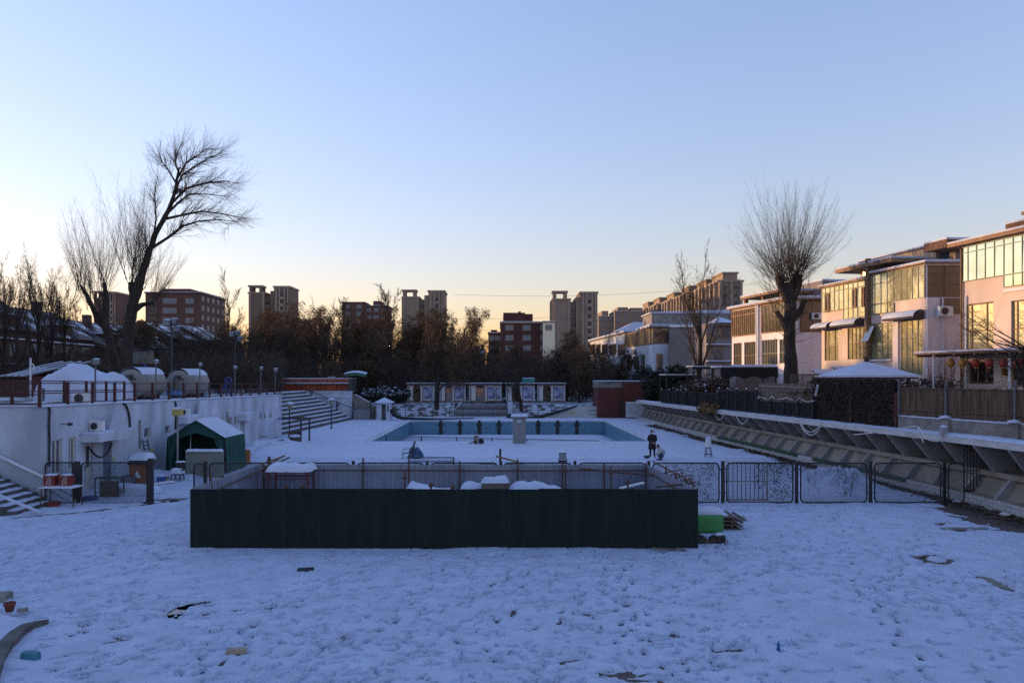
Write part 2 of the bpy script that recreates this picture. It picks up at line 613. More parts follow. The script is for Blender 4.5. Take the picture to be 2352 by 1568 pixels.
    np_mesh('snow_ground', np.stack([X, Y, h], -1).reshape(-1, 3), Q, snow, **S)
    # smoother snow farther off, round the pool
    xs2, ys2 = np.arange(-18.4, 18.6, .16), np.concatenate([np.arange(44.9, 56.4, .16), np.arange(56.46, 93.5, .24)])
    X, Y = np.meshgrid(xs2, ys2)
    h = .075 + .035 * fbm(X, Y, 2.0, 12, 4) + .02 * fbm(X, Y, .6, 17, 3)
    sx = np.interp(Y, [5, 26, 29.4, 43.6, 55.9, 72, 84, 95], [19.0, 18.5, 18.43, 17.5, 16.6, 15.85, 15.6, 15.5])
    near = np.clip(1 - (sx - X) / (1.3 + 1.4 * fbm(X, Y, 1.6, 91, 3)), 0, 1)
    h -= .18 * near * (Y < 76)
    for u, v, wd, ht in ((600, 1040, 1.6, .6), (640, 1028, 1.4, .45), (660, 1018, 1.0, .3)):
        gx, gy, _ = gnd(u, v)
        h += ht * np.exp(-(((X - gx) / wd) ** 2 + ((Y - gy) / (wd * 1.3)) ** 2)) * (1 + .9 * fbm(X, Y, .5, 63, 3))
    h[0, :] = -.03
    nr, nc = X.shape
    idx = np.arange(nr * nc).reshape(nr, nc)
    hole = (X[:-1, :-1] > PX0 - .42) & (X[1:, 1:] < PX1 + .42) & (Y[:-1, :-1] > PY0 - .26) & (Y[1:, 1:] < PY1 + .5)
    Q = np.stack([idx[:-1, :-1], idx[:-1, 1:], idx[1:, 1:], idx[1:, :-1]], -1)[~hole].reshape(-1, 4)
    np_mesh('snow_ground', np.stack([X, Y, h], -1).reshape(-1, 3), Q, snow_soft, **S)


make_snow()
slush = mat('meltwater', (.03, .03, .032), .04, .2, 3, .02, 5, spec=1)
for u, v, w, d in ((418, 1404, .55, .5), (445, 1391, .5, .3), (410, 1416, .25, .2), (130, 1514, .4, .2), (168, 1507, .4, .16), (268, 1475, .35, .2), (192, 1552, .25, .15), (395, 1153, .9, .5)):
    gx, gy, _ = gnd(u, v)
    MB().raw([(gx + w * math.cos(a) * (1 + .2 * math.sin(3 * a)), gy + d * math.sin(a), .006) for a in [k * math.pi / 8 for k in range(16)]], [tuple(range(16))]).obj('meltwater_puddle', slush, **S)

# ---- the swimming pool
pool_tile = pattern_mat('pool_tile', (.085, .22, .33), (.10, .25, .36), (.06, .16, .25), .5, .25, axes='SZ', msize=.02, rough=.45, offset=0)
pool = thing('swimming_pool', 'empty blue tiled swimming pool with snow on its floor', 'pool', (.7, 69, PD))
mb = MB()
for a, b in (((PX0, PY0), (PX0, PY1)), ((PX0, PY1), (PX1, PY1)), ((PX1, PY1), (PX1, PY0)), ((PX1, PY0), (PX0, PY0))):
    mb.raw([(*a, PD), (*b, PD), (*b, .02), (*a, .02)], [(0, 1, 2, 3)])
mb.obj('basin_wall', pool_tile, pool)
def floor(a, b):
    x, y = PX0 + a * (PX1 - PX0), PY0 + b * (PY1 - PY0)
    return (x, y, PD + .12 + .05 * float(fbm(x, y, 2.5, 61, 3)) - .10 * max(0, 1 - min(x - PX0, PX1 - x, PY1 - y) / .7))
MB().grid(floor, 60, 70).obj('floor_snow', snow_soft, pool, True, kind='stuff')
mb = MB()
mb.box(PX0 - .35, PX0 + .02, PY0 - .3, PY1 + .35, .0, .07)
mb.box(PX1 - .02, PX1 + .35, PY0 - .3, PY1 + .35, .0, .07)
mb.box(PX0 + .02, PX1 - .02, PY1 - .02, PY1 + .35, .0, .068)
mb.box(PX0 + .02, PX1 - .02, PY0 - .3, PY0 + .02, .0, .068)
mb.obj('coping', mat('coping_tile', (.45, .50, .55), .6, .15, 3), pool)
lane = mat('lane_black', (.018, .019, .022), .6, .3, 3)
for k, u in enumerate((1012.3, 1056.6, 1101, 1146, 1191, 1236, 1280.5, 1325)):
    x = xu(u, PY1)
    m1 = MB().box(x - .19, x + .19, PY1 - .05, PY1 - .002, PD + .1, -.04)
    m1.box(x - .36, x + .36, PY1 - .055, PY1 - .003, -.42, -.26)
    m1.box(x - .13, x + .13, PY1 - .06, PY1 + .05, -.041, .16)
    m1.obj('lane_strip', lane, pool)
for u in (960, 985, 1018, 1035, 1073, 1111, 1168, 1225, 1262, 1300, 1338, 1375):
    x = xu(u, PY1)
    MB().box(x - .07, x + .07, PY1 - .03, PY1 - .004, -.62, -.46).obj('wall_lamp', mat('lamp_cover', (.30, .28, .24), .5), pool)

# barrier railing that stands on the pool floor
rail = thing('barrier_railing', 'low dark railing of thin bars standing along the near end of the pool', 'railing', (0, 58.3, PD + .1))
xa, xb = xu(887, 58.3), xu(1372, 58.3)
zt = lambda x: .33 + (x - xa) / (xb - xa) * -.36
grey_rail = mat('railing_paint', (.10, .12, .15), .6)
MB().bar((xa, 58.3, zt(xa)), (xb, 58.3, zt(xb)), .05).obj('top_rail', grey_rail, rail)
mb = MB()
for k in range(120):
    x = xa + (xb - xa) * (k + .5) / 120
    mb.bar((x, 58.3, PD + .1), (x, 58.3, zt(x) - .02), .03)
mb.obj('bars', grey_rail, rail, kind='stuff')
for k in range(7):
    x = xa + (xb - xa) * k / 6
    MB().bar((x, 58.3, PD + .08), (x, 58.3, zt(x) + .03), .07).obj('post', steel_dark, rail)

# ================================================================== hoarding enclosure in the yard
def corrugated(P, Q, z0, z1, name, label, material, n, depth=.02, pitch=.16, thick=0, ragged=False):
    t = thing(name, label, 'hoarding', ((P[0] + Q[0]) / 2, (P[1] + Q[1]) / 2, z0))
    L = math.hypot(Q[0] - P[0], Q[1] - P[1])
    d = ((Q[0] - P[0]) / L, (Q[1] - P[1]) / L)
    nn = (-d[1], d[0])
    rs = random.Random(int(abs(P[0]) * 100) + n)
    for k in range(n):
        a0, a1 = L * k / n, L * (k + 1) / n + .03
        off = (k % 2) * .008 + rs.uniform(-.004, .004)
        prof, a = [], a0
        while a < a1 - 1e-6:
            for da, o in ((0, 0), (.45, 0), (.55, depth), (.95, depth)):
                if a + da * pitch < a1:
                    prof.append((a + da * pitch, o))
            a += pitch
        prof.append((a1, 0))
        top = z1 + rs.uniform(-.012, .012)
        pts = [(P[0] + d[0] * a + nn[0] * (o + off), P[1] + d[1] * a + nn[1] * (o + off)) for a, o in prof]
        back = [(x - nn[0] * .004, y - nn[1] * .004) for x, y in pts]
        m = MB()
        m.loft([[(x, y, z0) for x, y in pts + back[::-1]], [(x, y, top) for x, y in pts + back[::-1]]])
        m.obj('panel', material, t)
    return t


turf_green = mat('dark_green_sheet', (.009, .018, .016), .8, .25, 1.2, .35, 60, stretch=(4, 4, .35), spec=.25)
panel_grey = mat('pale_grey_sheet', (.20, .22, .29), .6, .14, .8, spec=.4, stretch=(2, 2, .3))
HL, HR, HF, HB = -9.07, 5.74, 21.62, 27.45
BL, BR = -8.93, 5.44
corrugated((HL, HF), (HR, HF), .02, 1.79, 'hoarding_fence', 'dark green sheet hoarding, the long near side facing the foreground snow', turf_green, 16, .005, .12)
corrugated((BL, HB), (BR, HB), .02, 1.79, 'hoarding_fence', 'pale grey corrugated hoarding forming the far side of the green enclosure', panel_grey, 16, .025, .2)
corrugated((HL, HF + .06), (BL, HB - .05), .02, 1.79, 'hoarding_fence', 'pale grey corrugated hoarding forming the left end of the green enclosure', panel_grey, 6, .025, .2)
corrugated((HR, HF + .06), (BR, HB - .05), .02, 1.79, 'hoarding_fence', 'pale grey corrugated hoarding forming the right end of the green enclosure', panel_grey, 6, .025, .2)

sc_ = thing('scaffold_frame', 'rusty scaffold poles and clamps bracing the hoarding from inside', 'scaffolding', (-2, 25, 0))
def pole(u, vtop, Y, z0=.05):
    x = xu(u, Y)
    z1 = zv(vtop, Y)
    MB().tube([(x, Y, z0), (x, Y, z1)], .032, 6).obj('pole', rust, sc_)
    c = MB()
    c.cbox((x, Y - .02, 1.58), .12, .10, .09, bev=.02)
    c.tube([(x - .09, Y - .03, 1.62), (x + .09, Y - .03, 1.62)], .018, 5)
    c.obj('clamp', rust, sc_)
for u, vt in ((606, 1062), (720, 1060), (834, 1051), (938.5, 1056), (1056, 1058), (1189, 1054), (1292, 1060), (1388, 1061), (1483, 1062)):
    pole(u, vt, 27.28)
for u, vt, Y in ((484, 1090, 23.2), (512, 1092, 24.6), (535, 1087, 25.8), (930, 1081, 25.2), (990, 1108, 23.4), (1040, 1112, 23), (1299, 1066, 26.8), (1403, 1069, 26.4), (1442, 1100, 24), (1530, 1070, 26), (1552, 1085, 25), (1574, 1100, 23.8), (1592, 1108, 22.6), (660, 1112, 23), (697, 1112, 23)):
    pole(u, vt, Y)
def srail(p, q):
    MB().tube([p, q], .03, 6).obj('rail', rust, sc_)
srail((BL + .1, 27.2, 1.63), (-1.2, 27.2, 1.61))
srail((-1.5, 27.17, 1.60), (BR - .1, 27.17, 1.62))
srail((HL + .18, 21.9, 1.50), (BL + .15, 27.1, 1.62))
srail((HR - .18, 21.9, 1.50), (BR - .12, 27.1, 1.62))
srail(at(1330, 1075, 26.9), at(1520, 1094, 26.2))
srail(at(1500, 1060, 27.1), at(1592, 1108, 22.9))
srail(at(1505, 1118, 23), at(1588, 1110, 23.0))
srail(at(600, 1080, 26.9), at(625, 1122, 25.5))
srail(at(560, 1098, 25.6), at(665, 1050, 27.3))
srail(at(610, 1072, 27.0), at(650, 1047, 28.2))

# leaning pipes beyond the hoarding
for lab, p, q in (('yellowish pipe tilted on a pole above the middle of the far hoarding', at(1139, 1047, 29.1), at(1192, 1061, 28.6)),
                  ('yellowish pipe sloping above the left corner of the enclosure', at(583, 1072, 28.6), at(655, 1046, 29.0))):
    tag(settle(MB().tube([p, q], .035, 6).obj('steel_pipe', mat('ochre_pipe', (.17, .11, .05), .7, .3, 6))), lab, 'pipe')
tag(settle(MB().tube([at(1149, 1030, 29.1), (xu(1149, 29.1), 29.1, .05)], .045, 8).obj('steel_post', steel_dark)), 'dark steel post rising above the middle of the far hoarding', 'post')
t = thing('pipe_stand', 'black post with a round clamp above the left end of the far hoarding', 'post', (xu(618, 29), 29, 0))
MB().tube([(xu(618, 29), 29, .05), at(618, 1048, 29)], .06, 8).obj('post', steel_dark, t)
MB().ball(at(618, 1058, 29), .10, .09, .12).obj('clamp', steel_dark, t, True)

# ---- things stored inside the enclosure
rk = thing('metal_rack', 'dark red metal rack with thick snow on top inside the hoarding', 'rack', (xu(667, 26.4), 26.6, 0))
red_frame = mat('dark_red_steel', (.10, .022, .022), .6, .3, 5)
a, b = xu(622, 26.4), xu(712, 26.4)
for x, s in ((a, .1), (b, -.1)):
    for y in (26.1, 26.95):
        MB().bar((x - s * .6, y, .06), (x + s * .2, y, 1.66), .05).obj('leg', red_frame, rk)
for y in (26.1, 26.95):
    MB().bar((a, y, 1.45), (b, y, 1.45), .04).obj('rail', red_frame, rk)
    MB().bar((a, y, .75), (b, y, .75), .04).obj('rail', red_frame, rk)
MB().box(a - .1, b + .1, 26.0, 27.05, 1.67, 1.71).obj('shelf', red_frame, rk)
MB().cbox(((a + b) / 2, 26.52, 1.712), b - a + .2, 1.05, .2, bev=.09).obj('snow_cap', snow_soft, rk, True)

def lump(cx, cy, lx, ly, h, seed, z0=.05, flat=.35):
    def fn(a, b):
        x, y = (a - .5) * 2, (b - .5) * 2
        e = max(abs(x), abs(y))
        k = max(0, 1 - e ** 5) ** flat
        nz = float(fbm(cx + x * lx, cy + y * ly, .7, seed, 4))
        return (cx + x * lx * (1 + .05 * nz), cy + y * ly, z0 + h * (k - .12 * (1 + x) * k) * (1 + .2 * nz))
    return MB().grid(fn, 40, 20)
for lab, u0, u1, Y, h, seed in (('low long heap under smooth snow in the left of the enclosure store', 922, 1062, 26.2, 1.24, 71),
                                ('boxy heap under smooth snow in the middle of the enclosure store', 1050, 1178, 26.4, 1.36, 72),
                                ('rounded heap under smooth snow at the right of the enclosure store', 1165, 1318, 26.3, 1.36, 73)):
    x0, x1 = xu(u0, Y), xu(u1, Y)
    hp = thing('covered_heap', lab, 'heap', ((x0 + x1) / 2, Y, 0), 'snow covered heaps inside the enclosure')
    lump((x0 + x1) / 2, Y, (x1 - x0) / 2, .75, h, seed).obj('snow_cover', snow_soft, hp, True)
    MB().cbox(((x0 + x1) / 2 - .1, Y, .03), (x1 - x0) * .8, 1.2, h * .6, .03, .05).obj('crate', mat('grey_tarp', (.10, .10, .11), .8), hp)
bx = thing('snowy_crate', 'square crate capped with snow on the middle heap inside the enclosure', 'crate', (xu(1137, 25.9), 25.9, 1.15))
MB().cbox((xu(1137, 25.9), 25.9, 1.16), .95, .5, .22, .05).obj('crate', wood_grey, bx)
MB().cbox((xu(1137, 25.9), 25.9, 1.382), .97, .52, .16, .05, .07).obj('snow_cap', snow_soft, bx, True)
tag(settle(MB().bar(at(1424, 1121, 25), at(1479, 1108, 25.2), .14, .05).obj('white_board', white_paint)), 'pale board propped at a slant in the right of the enclosure', 'board')

# ---- the chain link fence that crosses the yard
FY = 29.3
FS = 1700 / FY
frame_black = mat('black_fence_paint', (.014, .015, .018), .55, .25, 5)
wire_mat = mat('fence_wire', (.05, .052, .058), .6, .2, 5)


def link_panel(parent, x0, x1, z0, z1, Y, r=.03, mesh=.085, wr=.0075):
    c = .16
    pts = []
    for cx, cz, a0 in ((x1 - c, z1 - c, 0), (x0 + c, z1 - c, 90), (x0 + c, z0 + c, 180), (x1 - c, z0 + c, 270)):
        for k in range(4):
            a = math.radians(a0 + k * 30)
            pts.append((cx + c * math.cos(a), Y, cz + c * math.sin(a)))
    pts.append(pts[0])
    MB().tube(pts, r, 6, cap=False).obj('frame', frame_black, parent)
    m = MB()
    W, H = x1 - x0, z1 - z0
    k = -H
    while k < W:
        for sgn in (1, -1):
            a0, a1 = max(0, k), min(W, k + H)
            if a1 - a0 > .02:
                za, zb = (a0 - k, a1 - k) if sgn > 0 else (H - (a0 - k), H - (a1 - k))
                m.tube([(x0 + a0, Y + .003 * sgn, z0 + za), (x0 + a1, Y + .003 * sgn, z0 + zb)], wr, 3, cap=False)
        k += mesh
    m.obj('wire_mesh', wire_mat, parent, kind='stuff')


posts_u = [472 + 169.7 * k for k in range(11)]
names = ['chain link fence panel at the left corner behind the hoarding', 'second chain link panel from the left behind the hoarding', 'chain link panel behind the snowy red rack', 'chain link panel behind the left half of the hoarding',
         'chain link panel behind the middle left of the hoarding', 'chain link panel behind the middle right of the hoarding', 'chain link panel behind the right half of the hoarding', 'chain link panel hung with dead vine beside the right hoarding end',
         'chain link panel thick with dry vine leaves right of the hoarding', 'chain link panel before the snow heap, third from the hoarding', 'chain link panel before the concrete stand, with leaf litter below']
for k, u in enumerate(posts_u):
    x = xu(u, FY)
    f = thing('chain_link_fence', names[k], 'fence', (x, FY, 0), 'chain link fence panels across the yard')
    MB().box(x - .055, x + .055, FY - .055, FY + .055, 0, 1.72).obj('post', frame_black, f)
    w = 2.62 if k < 10 else .62
    x0 = x + .16
    link_panel(f, x0, x0 + w, .08, 1.64, FY)
    for z in (.45, 1.38):
        MB().box(x + .054, x0 + .01, FY - .012, FY + .012, z, z + .03).obj('hinge', frame_black, f)
        if k < 10:
            MB().box(x0 + w - .01, x0 + w + .10, FY - .012, FY + .012, z, z + .03).obj('hinge', frame_black, f)

f = thing('chain_link_fence', 'short chain link wing at the left corner of the hoarding', 'fence', (xu(458, FY), FY, 0))
link_panel(f, xu(446, FY), xu(469, FY), .3, 1.62, FY - .02)
for nm, u0, u1, lab in (('a', 104, 171, 'narrow chain link gate leaf against the corner of the white building'), ('b', 187, 338, 'wide chain link gate leaf in front of the white building doors')):
    f = thing('chain_link_gate', lab, 'gate', (xu((u0 + u1) / 2, FY), FY, 0))
    link_panel(f, xu(u0, FY), xu(u1, FY), .04, 1.66, FY)
tag(settle(MB().box(xu(346, FY) - .09, xu(346, FY) + .09, FY - .09, FY + .09, 0, 1.82).obj('gate_post', frame_black)), 'thick black gate post at the right of the left gate', 'post')
gp = thing('gate_post', 'black gate post between the two left gate leaves, hung with a dark coat', 'post', (xu(179, FY), FY, 0))
MB().box(xu(179, FY) - .06, xu(179, FY) + .06, FY - .06, FY + .06, 0, 1.7).obj('post', frame_black, gp)
MB().loft([[(xu(179, FY) + r * math.cos(a), FY - .1 + r * .6 * math.sin(a), z) for a in [k * math.pi / 5 for k in range(10)]] for r, z in ((.10, .25), (.17, .35), (.16, .9), (.2, 1.4), (.14, 1.68), (.04, 1.72))]).obj('coat', mat('dark_cloth', (.025, .024, .03), .9), gp, True)

# dead vine leaves on two panels
leaf_dry = mat('dry_leaf', (.035, .022, .015), .9, .4, 3)
def vine(lab, u0, u1, n, seed, dens=1.0):
    rr = random.Random(seed)
    m = MB()
    x0, x1 = xu(u0, FY), xu(u1, FY)
    cls = [(rr.triangular(x0, x1, x0 + (x1 - x0) * .65), .1 + 1.5 * rr.random() ** .7) for _ in range(26)]
    for k in range(9):
        x, z = rr.uniform(x0, x1), 1.6
        pts = []
        while z > rr.uniform(.1, .9):
            pts.append((x, FY - .03, z))
            x += rr.uniform(-.12, .12)
            z -= .16
        if len(pts) > 2:
            m.tube(pts, .007, 3)
    for k in range(n):
        cl = cls[rr.randrange(len(cls))]
        x, z = min(x1, max(x0, rr.gauss(cl[0], .13))), min(1.62, max(.08, rr.gauss(cl[1], .2)))
        s = rr.uniform(.012, .032)
        a, y = rr.uniform(0, 6.28), FY - rr.uniform(.02, .09)
        ca, sa = math.cos(a) * s, math.sin(a) * s
        m.raw([(x - ca, y, z - sa), (x + sa * .6, y - s * .5, z - ca * .6), (x + ca, y, z + sa), (x - sa * .6, y + s * .3, z + ca * .6)], [(0, 1, 2, 3)])
    tag(settle(m.obj('dead_vine', leaf_dry, kind='stuff')), lab, 'vine')
vine('dead brown vine hanging on the fence panel right of the hoarding', 1525, 1652, 800, 4)
vine('dense dry brown vine leaves on the fence panel with the pale frame', 1735, 1825, 1000, 5)
vine('thin dry vine on the third fence panel from the hoarding', 1842, 1985, 220, 6)

# pale gate leaf leaning just behind the second right-hand panel
pg = thing('bar_gate', 'pale steel gate of thin bars standing behind the leafy fence panel', 'gate', (xu(1705, 29.8), 29.8, 0))
x0, x1 = xu(1664, 29.8), xu(1762, 29.8)
pale = mat('pale_steel', (.34, .35, .37), .6, .2, 4)
for x in (x0, x1):
    MB().bar((x, 29.8, .05), (x, 29.8, 1.62), .05).obj('stile', pale, pg)
for z in (.1, .85, 1.62):
    MB().bar((x0, 29.8, z), (x1, 29.8, z), .045).obj('rail', pale, pg)
for k in range(1, 10):
    x = x0 + (x1 - x0) * k / 10
    MB().bar((x, 29.8, .1), (x, 29.8, 1.62), .022).obj('bar', steel_dark, pg)
MB().bar((x1, 29.8, 1.62), at(1770, 1072, 29.9), .05).obj('brace', pale, pg)

# stacked chair frames behind the right end of the hoarding
sf = thing('chair_frame_stack', 'stack of bare rusty bed frames leaning behind the right hoarding end', 'metal frames', (xu(1550, 28.4), 28.4, 0))
def rect_frame(pts, r, m, par, nm='frame'):
    MB().tube(pts + [pts[0]], r, 5).obj(nm, m, par)
for u0, v0, u1, v1, dv in ((1512, 1088, 1567, 1078, 8), (1532, 1100, 1588, 1090, 9), (1530, 1112, 1586, 1098, 8), (1558, 1120, 1594, 1108, 7)):
    pts = [at(u0, v0, 27.9), at(u1, v1, 27.9), at(u1 + 4, v1 + dv, 28.5), at(u0 + 6, v0 + dv, 28.5)]
    rect_frame(pts, .022, rust, sf)
    MB().tube([lerp(pts[0], pts[1], .5), lerp(pts[3], pts[2], .5)], .015, 4).obj('slat', rust, sf)
for u in (1535, 1578):
    MB().tube([(xu(u, 28.1), 28.1, .05), at(u, 1100, 28.1)], .022, 5).obj('leg', rust, sf)

# ---- green buoy tank and junk at the right of the hoarding
bt = thing('plastic_tank', 'bright green plastic tank with snow on top beside the hoarding corner', 'tank', (xu(1628, 22.6), 22.6, 0))
tank_green = mat('green_plastic', (.035, .20, .055), .5, .2, 2, spec=.4)
x0, x1 = xu(1592, 22.6), xu(1658, 22.6)
def rbox(x0, x1, y0, y1, z0, z1, r, n=4):
    rings = []
    for t in range(2 * n + 2):
        if t <= n:
            a = math.pi / 2 * t / n
            ins, z = r * (1 - math.sin(a)), z0 + r * (1 - math.cos(a))
        else:
            a = math.pi / 2 * (t - n - 1) / n
            ins, z = r * (1 - math.cos(a)), z1 - r * (1 - math.sin(a))
        ring = []
        q = r
        for cx, cy, a0 in ((x1 - q, y1 - q, 0), (x0 + q, y1 - q, 90), (x0 + q, y0 + q, 180), (x1 - q, y0 + q, 270)):
            for k in range(4):
                b = math.radians(a0 + 30 * k)
                ring.append((cx + (q - ins) * math.cos(b), cy + (q - ins) * math.sin(b), z))
        rings.append(ring)
    return MB().loft(rings)
rbox(x0, x1, 22.3, 23.0, .32, .92, .12).obj('body', tank_green, bt, True)
rbox(x0 + .02, x1 - .05, 22.32, 22.98, .86, 1.07, .09).obj('snow_cap', snow_soft, bt, True)
jk = thing('trolley_frame', 'broken dark trolley frame with a bent handle under the green tank', 'trolley', (xu(1635, 22.3), 22.3, 0))
MB().tube([at(1603, 1226, 22.3), at(1625, 1243, 22.2), at(1645, 1240, 22.2)], .035, 6).obj('beam', rust, jk)
MB().tube([at(1657, 1230, 22.2), at(1672, 1243, 22.1), at(1660, 1255, 22.0), at(1640, 1262, 21.9)], .018, 6).obj('handle', steel_dark, jk)
MB().cbox((xu(1652, 22.3), 22.3, .05), .32, .25, .25, .4, .03).obj('motor', black_plastic, jk)
MB().cbox((xu(1650, 22.3), 22.35, .301), .3, .24, .07, .4, .03).obj('snow_cap', snow_soft, jk, True)
for u in (1610, 1640):
    MB().tube([(xu(u, 22.25), 22.2, .16), (xu(u, 22.25), 22.3, .16)], .15, 12).obj('wheel', black_plastic, jk)
pl = thing('pallet_stack', 'stack of thin wooden pallets half under snow behind the green tank', 'pallets', (xu(1665, 24.8), 24.8, 0))
for k in range(4):
    for j in range(5):
        MB().box(xu(1640, 24.8) + .02 * k, xu(1690, 24.8) - .05 * k, 24.2 + j * .24, 24.36 + j * .24, .06 + k * .13, .085 + k * .13).obj('plank', wood_grey, pl)
    for j in range(3):
        x = xu(1642, 24.8) + .02 * k + j * .33
        MB().box(x, x + .06, 24.2, 25.3, .0 + k * .13 + .005, .058 + k * .13).obj('bearer', wood_grey, pl)
MB().cbox((xu(1640, 24.8), 24.9, .50), .75, 1.1, .1, 0, .05).obj('snow_cap', snow_soft, pl, True)
tag(settle(MB().cbox((xu(1676, 26.0), 25.9, .10), 1.0, .55, .04, -.2).obj('metal_sheet', mat('dull_sheet', (.16, .16, .17), .6))), 'dull grey sheet lying on the snow near the first right fence panel', 'sheet')
tag(settle(MB().bar(at(1497, 1258, 21.35), at(1575, 1262, 21.3), .1, .03).obj('plank', wood_grey)), 'thin dark plank leaning at the foot of the right hoarding end', 'plank')

# ---- small things lying in the snow
def small(name, lab, cat, mbx, m, smooth=False):
    return tag(settle(mbx.obj(name, m, None, smooth)), lab, cat)
g = gnd(702, 1313)
small('rubber_mat', 'small dark flat mat in the snow before the hoarding', 'mat', MB().cbox((g[0], g[1], .055), .42, .3, .03, .2, .01), mat('dark_rubber', (.015, .022, .02), .7))
g = gnd(543, 1505)
small('wood_block', 'pale wooden block lying in the foreground snow', 'wood', MB().cbox((g[0], g[1], .05), .34, .13, .08, .15, .01), mat('pale_wood', (.30, .24, .17), .8, .2, 6))
g = gnd(70, 1518)
small('foam_brick', 'teal foam block in the snow by the kerb', 'foam block', MB().cbox((g[0], g[1], .05), .34, .16, .12, -.2, .03), mat('teal_foam', (.03, .16, .22), .7))
g = gnd(1788, 1500)
bo = thing('plastic_bottle', 'small crushed blue bottle standing in the foreground snow', 'bottle', (g[0], g[1], .05))
MB().lathe((g[0], g[1], .05), [(.028, 0), (.034, .02), (.03, .07), (.034, .11), (.02, .15)]).obj('body', mat('blue_plastic', (.02, .12, .30), .35, .2, 20), bo, True)
MB().lathe((g[0], g[1], .20), [(.014, 0), (.014, .025)], 8).obj('cap', mat('blue_plastic', (.02, .12, .30)), bo)
g = gnd(2292, 1344)
gr = thing('drain_grating', 'narrow metal drain grating showing through the snow at lower right', 'grating', (g[0], g[1], .01))
ga, gb = gnd(2262, 1328), gnd(2318, 1358)
dd = norm((gb[0] - ga[0], gb[1] - ga[1], 0)); ww = (dd[1] * .11, -dd[0] * .11, 0)
for s in (-1, 1):
    MB().bar((ga[0] + ww[0] * s, ga[1] + ww[1] * s, .02), (gb[0] + ww[0] * s, gb[1] + ww[1] * s, .02), .025).obj('frame', grey_metal, gr)
for k in range(22):
    p = lerp((*ga[:2], .02), (*gb[:2], .02), (k + .5) / 22)
    MB().bar(add(p, ww), sub(p, ww), .03, .02).obj('slat', grey_metal, gr)
a, b = gnd(2160, 1219), gnd(2270, 1219)
small('long_board', 'long grey board lying in the snow at right', 'board', MB().bar((a[0], a[1], .09), (b[0], b[1], .1), .09, .05), mat('grey_board', (.22, .24, .24), .8))
g = gnd(2145, 1288)
small('ring_kerb', 'round paved tree ring half buried in snow at right', 'paving ring', MB().loft([[(g[0] + r * math.cos(a), g[1] + r * 1.1 * math.sin(a), z) for a in [k * math.pi / 16 for k in range(32)]] for r, z in ((.52, .0), (.52, .028), (.33, .028), (.33, .0))], cap=False), pavers)

# kerbed platform corner at bottom left, with pot and bricks
kerb = thing('curved_kerb', 'curved raised concrete kerb with snowy top at the bottom left corner', 'kerb', (-9.3, 13.5, 0))
edge = [gnd(u, v) for u, v in ((112, 1440), (80, 1448), (55, 1466), (30, 1494), (12, 1524), (2, 1556), (-8, 1600))]
inn = [(x - .18 - .02 * i, y - .10, z) for i, (x, y, z) in enumerate(edge)]
for k in range(len(edge) - 1):
    MB().loft([[(*p[:2], 0), (*q[:2], 0), (*q[:2], .17), (*p[:2], .17)] for p, q in ((edge[k], inn[k]), (lerp(edge[k], edge[k + 1], .985), lerp(inn[k], inn[k + 1], .985)))]).obj('kerb_stone', concrete_dark, kerb)
def plat(a, b):
    i = b * (len(inn) - 1.001)
    k = int(i)
    p = lerp(inn[k], inn[k + 1], i - k)
    return (p[0] - a * 4.0, p[1] + a * (1.6 - b), .145 + .035 * float(fbm(p[0] - a * 4, p[1], .5, 83, 3)) + .02 * min(1, a * 8))
MB().grid(plat, 60, 40).obj('snow_top', snow, kerb, True, kind='stuff')
g = gnd(22, 1408, .1)
pot = thing('flower_pot', 'small red clay flower pot on the snowy platform corner', 'pot', (g[0], g[1], .15))
MB().lathe((g[0], g[1], .14), [(.07, 0), (.10, .12), (.118, .16), (.118, .19), (.10, .19), (.09, .10), (.02, .09)], 14).obj('body', mat('clay_red', (.14, .035, .025), .7, .2, 8), pot, True)
g = gnd(52, 1418)
small('brick', 'loose pale brick lying by the flower pot', 'brick', MB().cbox((g[0], g[1], .13), .2, .1, .07, .5, .008), concrete)
g = gnd(6, 1395)
small('concrete_block', 'square concrete block at the left edge beside the flower pot', 'block', MB().cbox((g[0] - .38, g[1] + .3, .02), .6, .4, .2, .1, .02), concrete)

# ================================================================== openings, windows
def holed_wall(mb, face, a0, a1, z0, ztop, holes, depth=.2):
    """front skin of a wall with recessed openings; holes: (a0, a1, z0, z1)"""
    zt = ztop if callable(ztop) else (lambda a: ztop)
    As = sorted({a0, a1, *[h[0] for h in holes], *[h[1] for h in holes]})
    Zs = sorted({z0, *[h[2] for h in holes], *[h[3] for h in holes]})
    for i in range(len(As) - 1):
        p, q = As[i], As[i + 1]
        am = (p + q) / 2
        for j in range(len(Zs)):
            za = Zs[j]
            last = j == len(Zs) - 1
            zm = za + .01 if last else (za + Zs[j + 1]) / 2
            if any(h[0] < am < h[1] and h[2] < zm < h[3] for h in holes):
                continue
            zp, zq = (zt(p), zt(q)) if last else (Zs[j + 1], Zs[j + 1])
            mb.raw([face.pt(p, 0, za), face.pt(q, 0, za), face.pt(q, 0, zq), face.pt(p, 0, zp)], [(0, 1, 2, 3)])
    for h in holes:
        c = [(h[0], h[2]), (h[1], h[2]), (h[1], h[3]), (h[0], h[3])]
        for k in range(4):
            (a, z), (b, w) = c[k], c[(k + 1) % 4]
            mb.raw([face.pt(a, 0, z), face.pt(b, 0, w), face.pt(b, -depth, w), face.pt(a, -depth, z)], [(0, 1, 2, 3)])


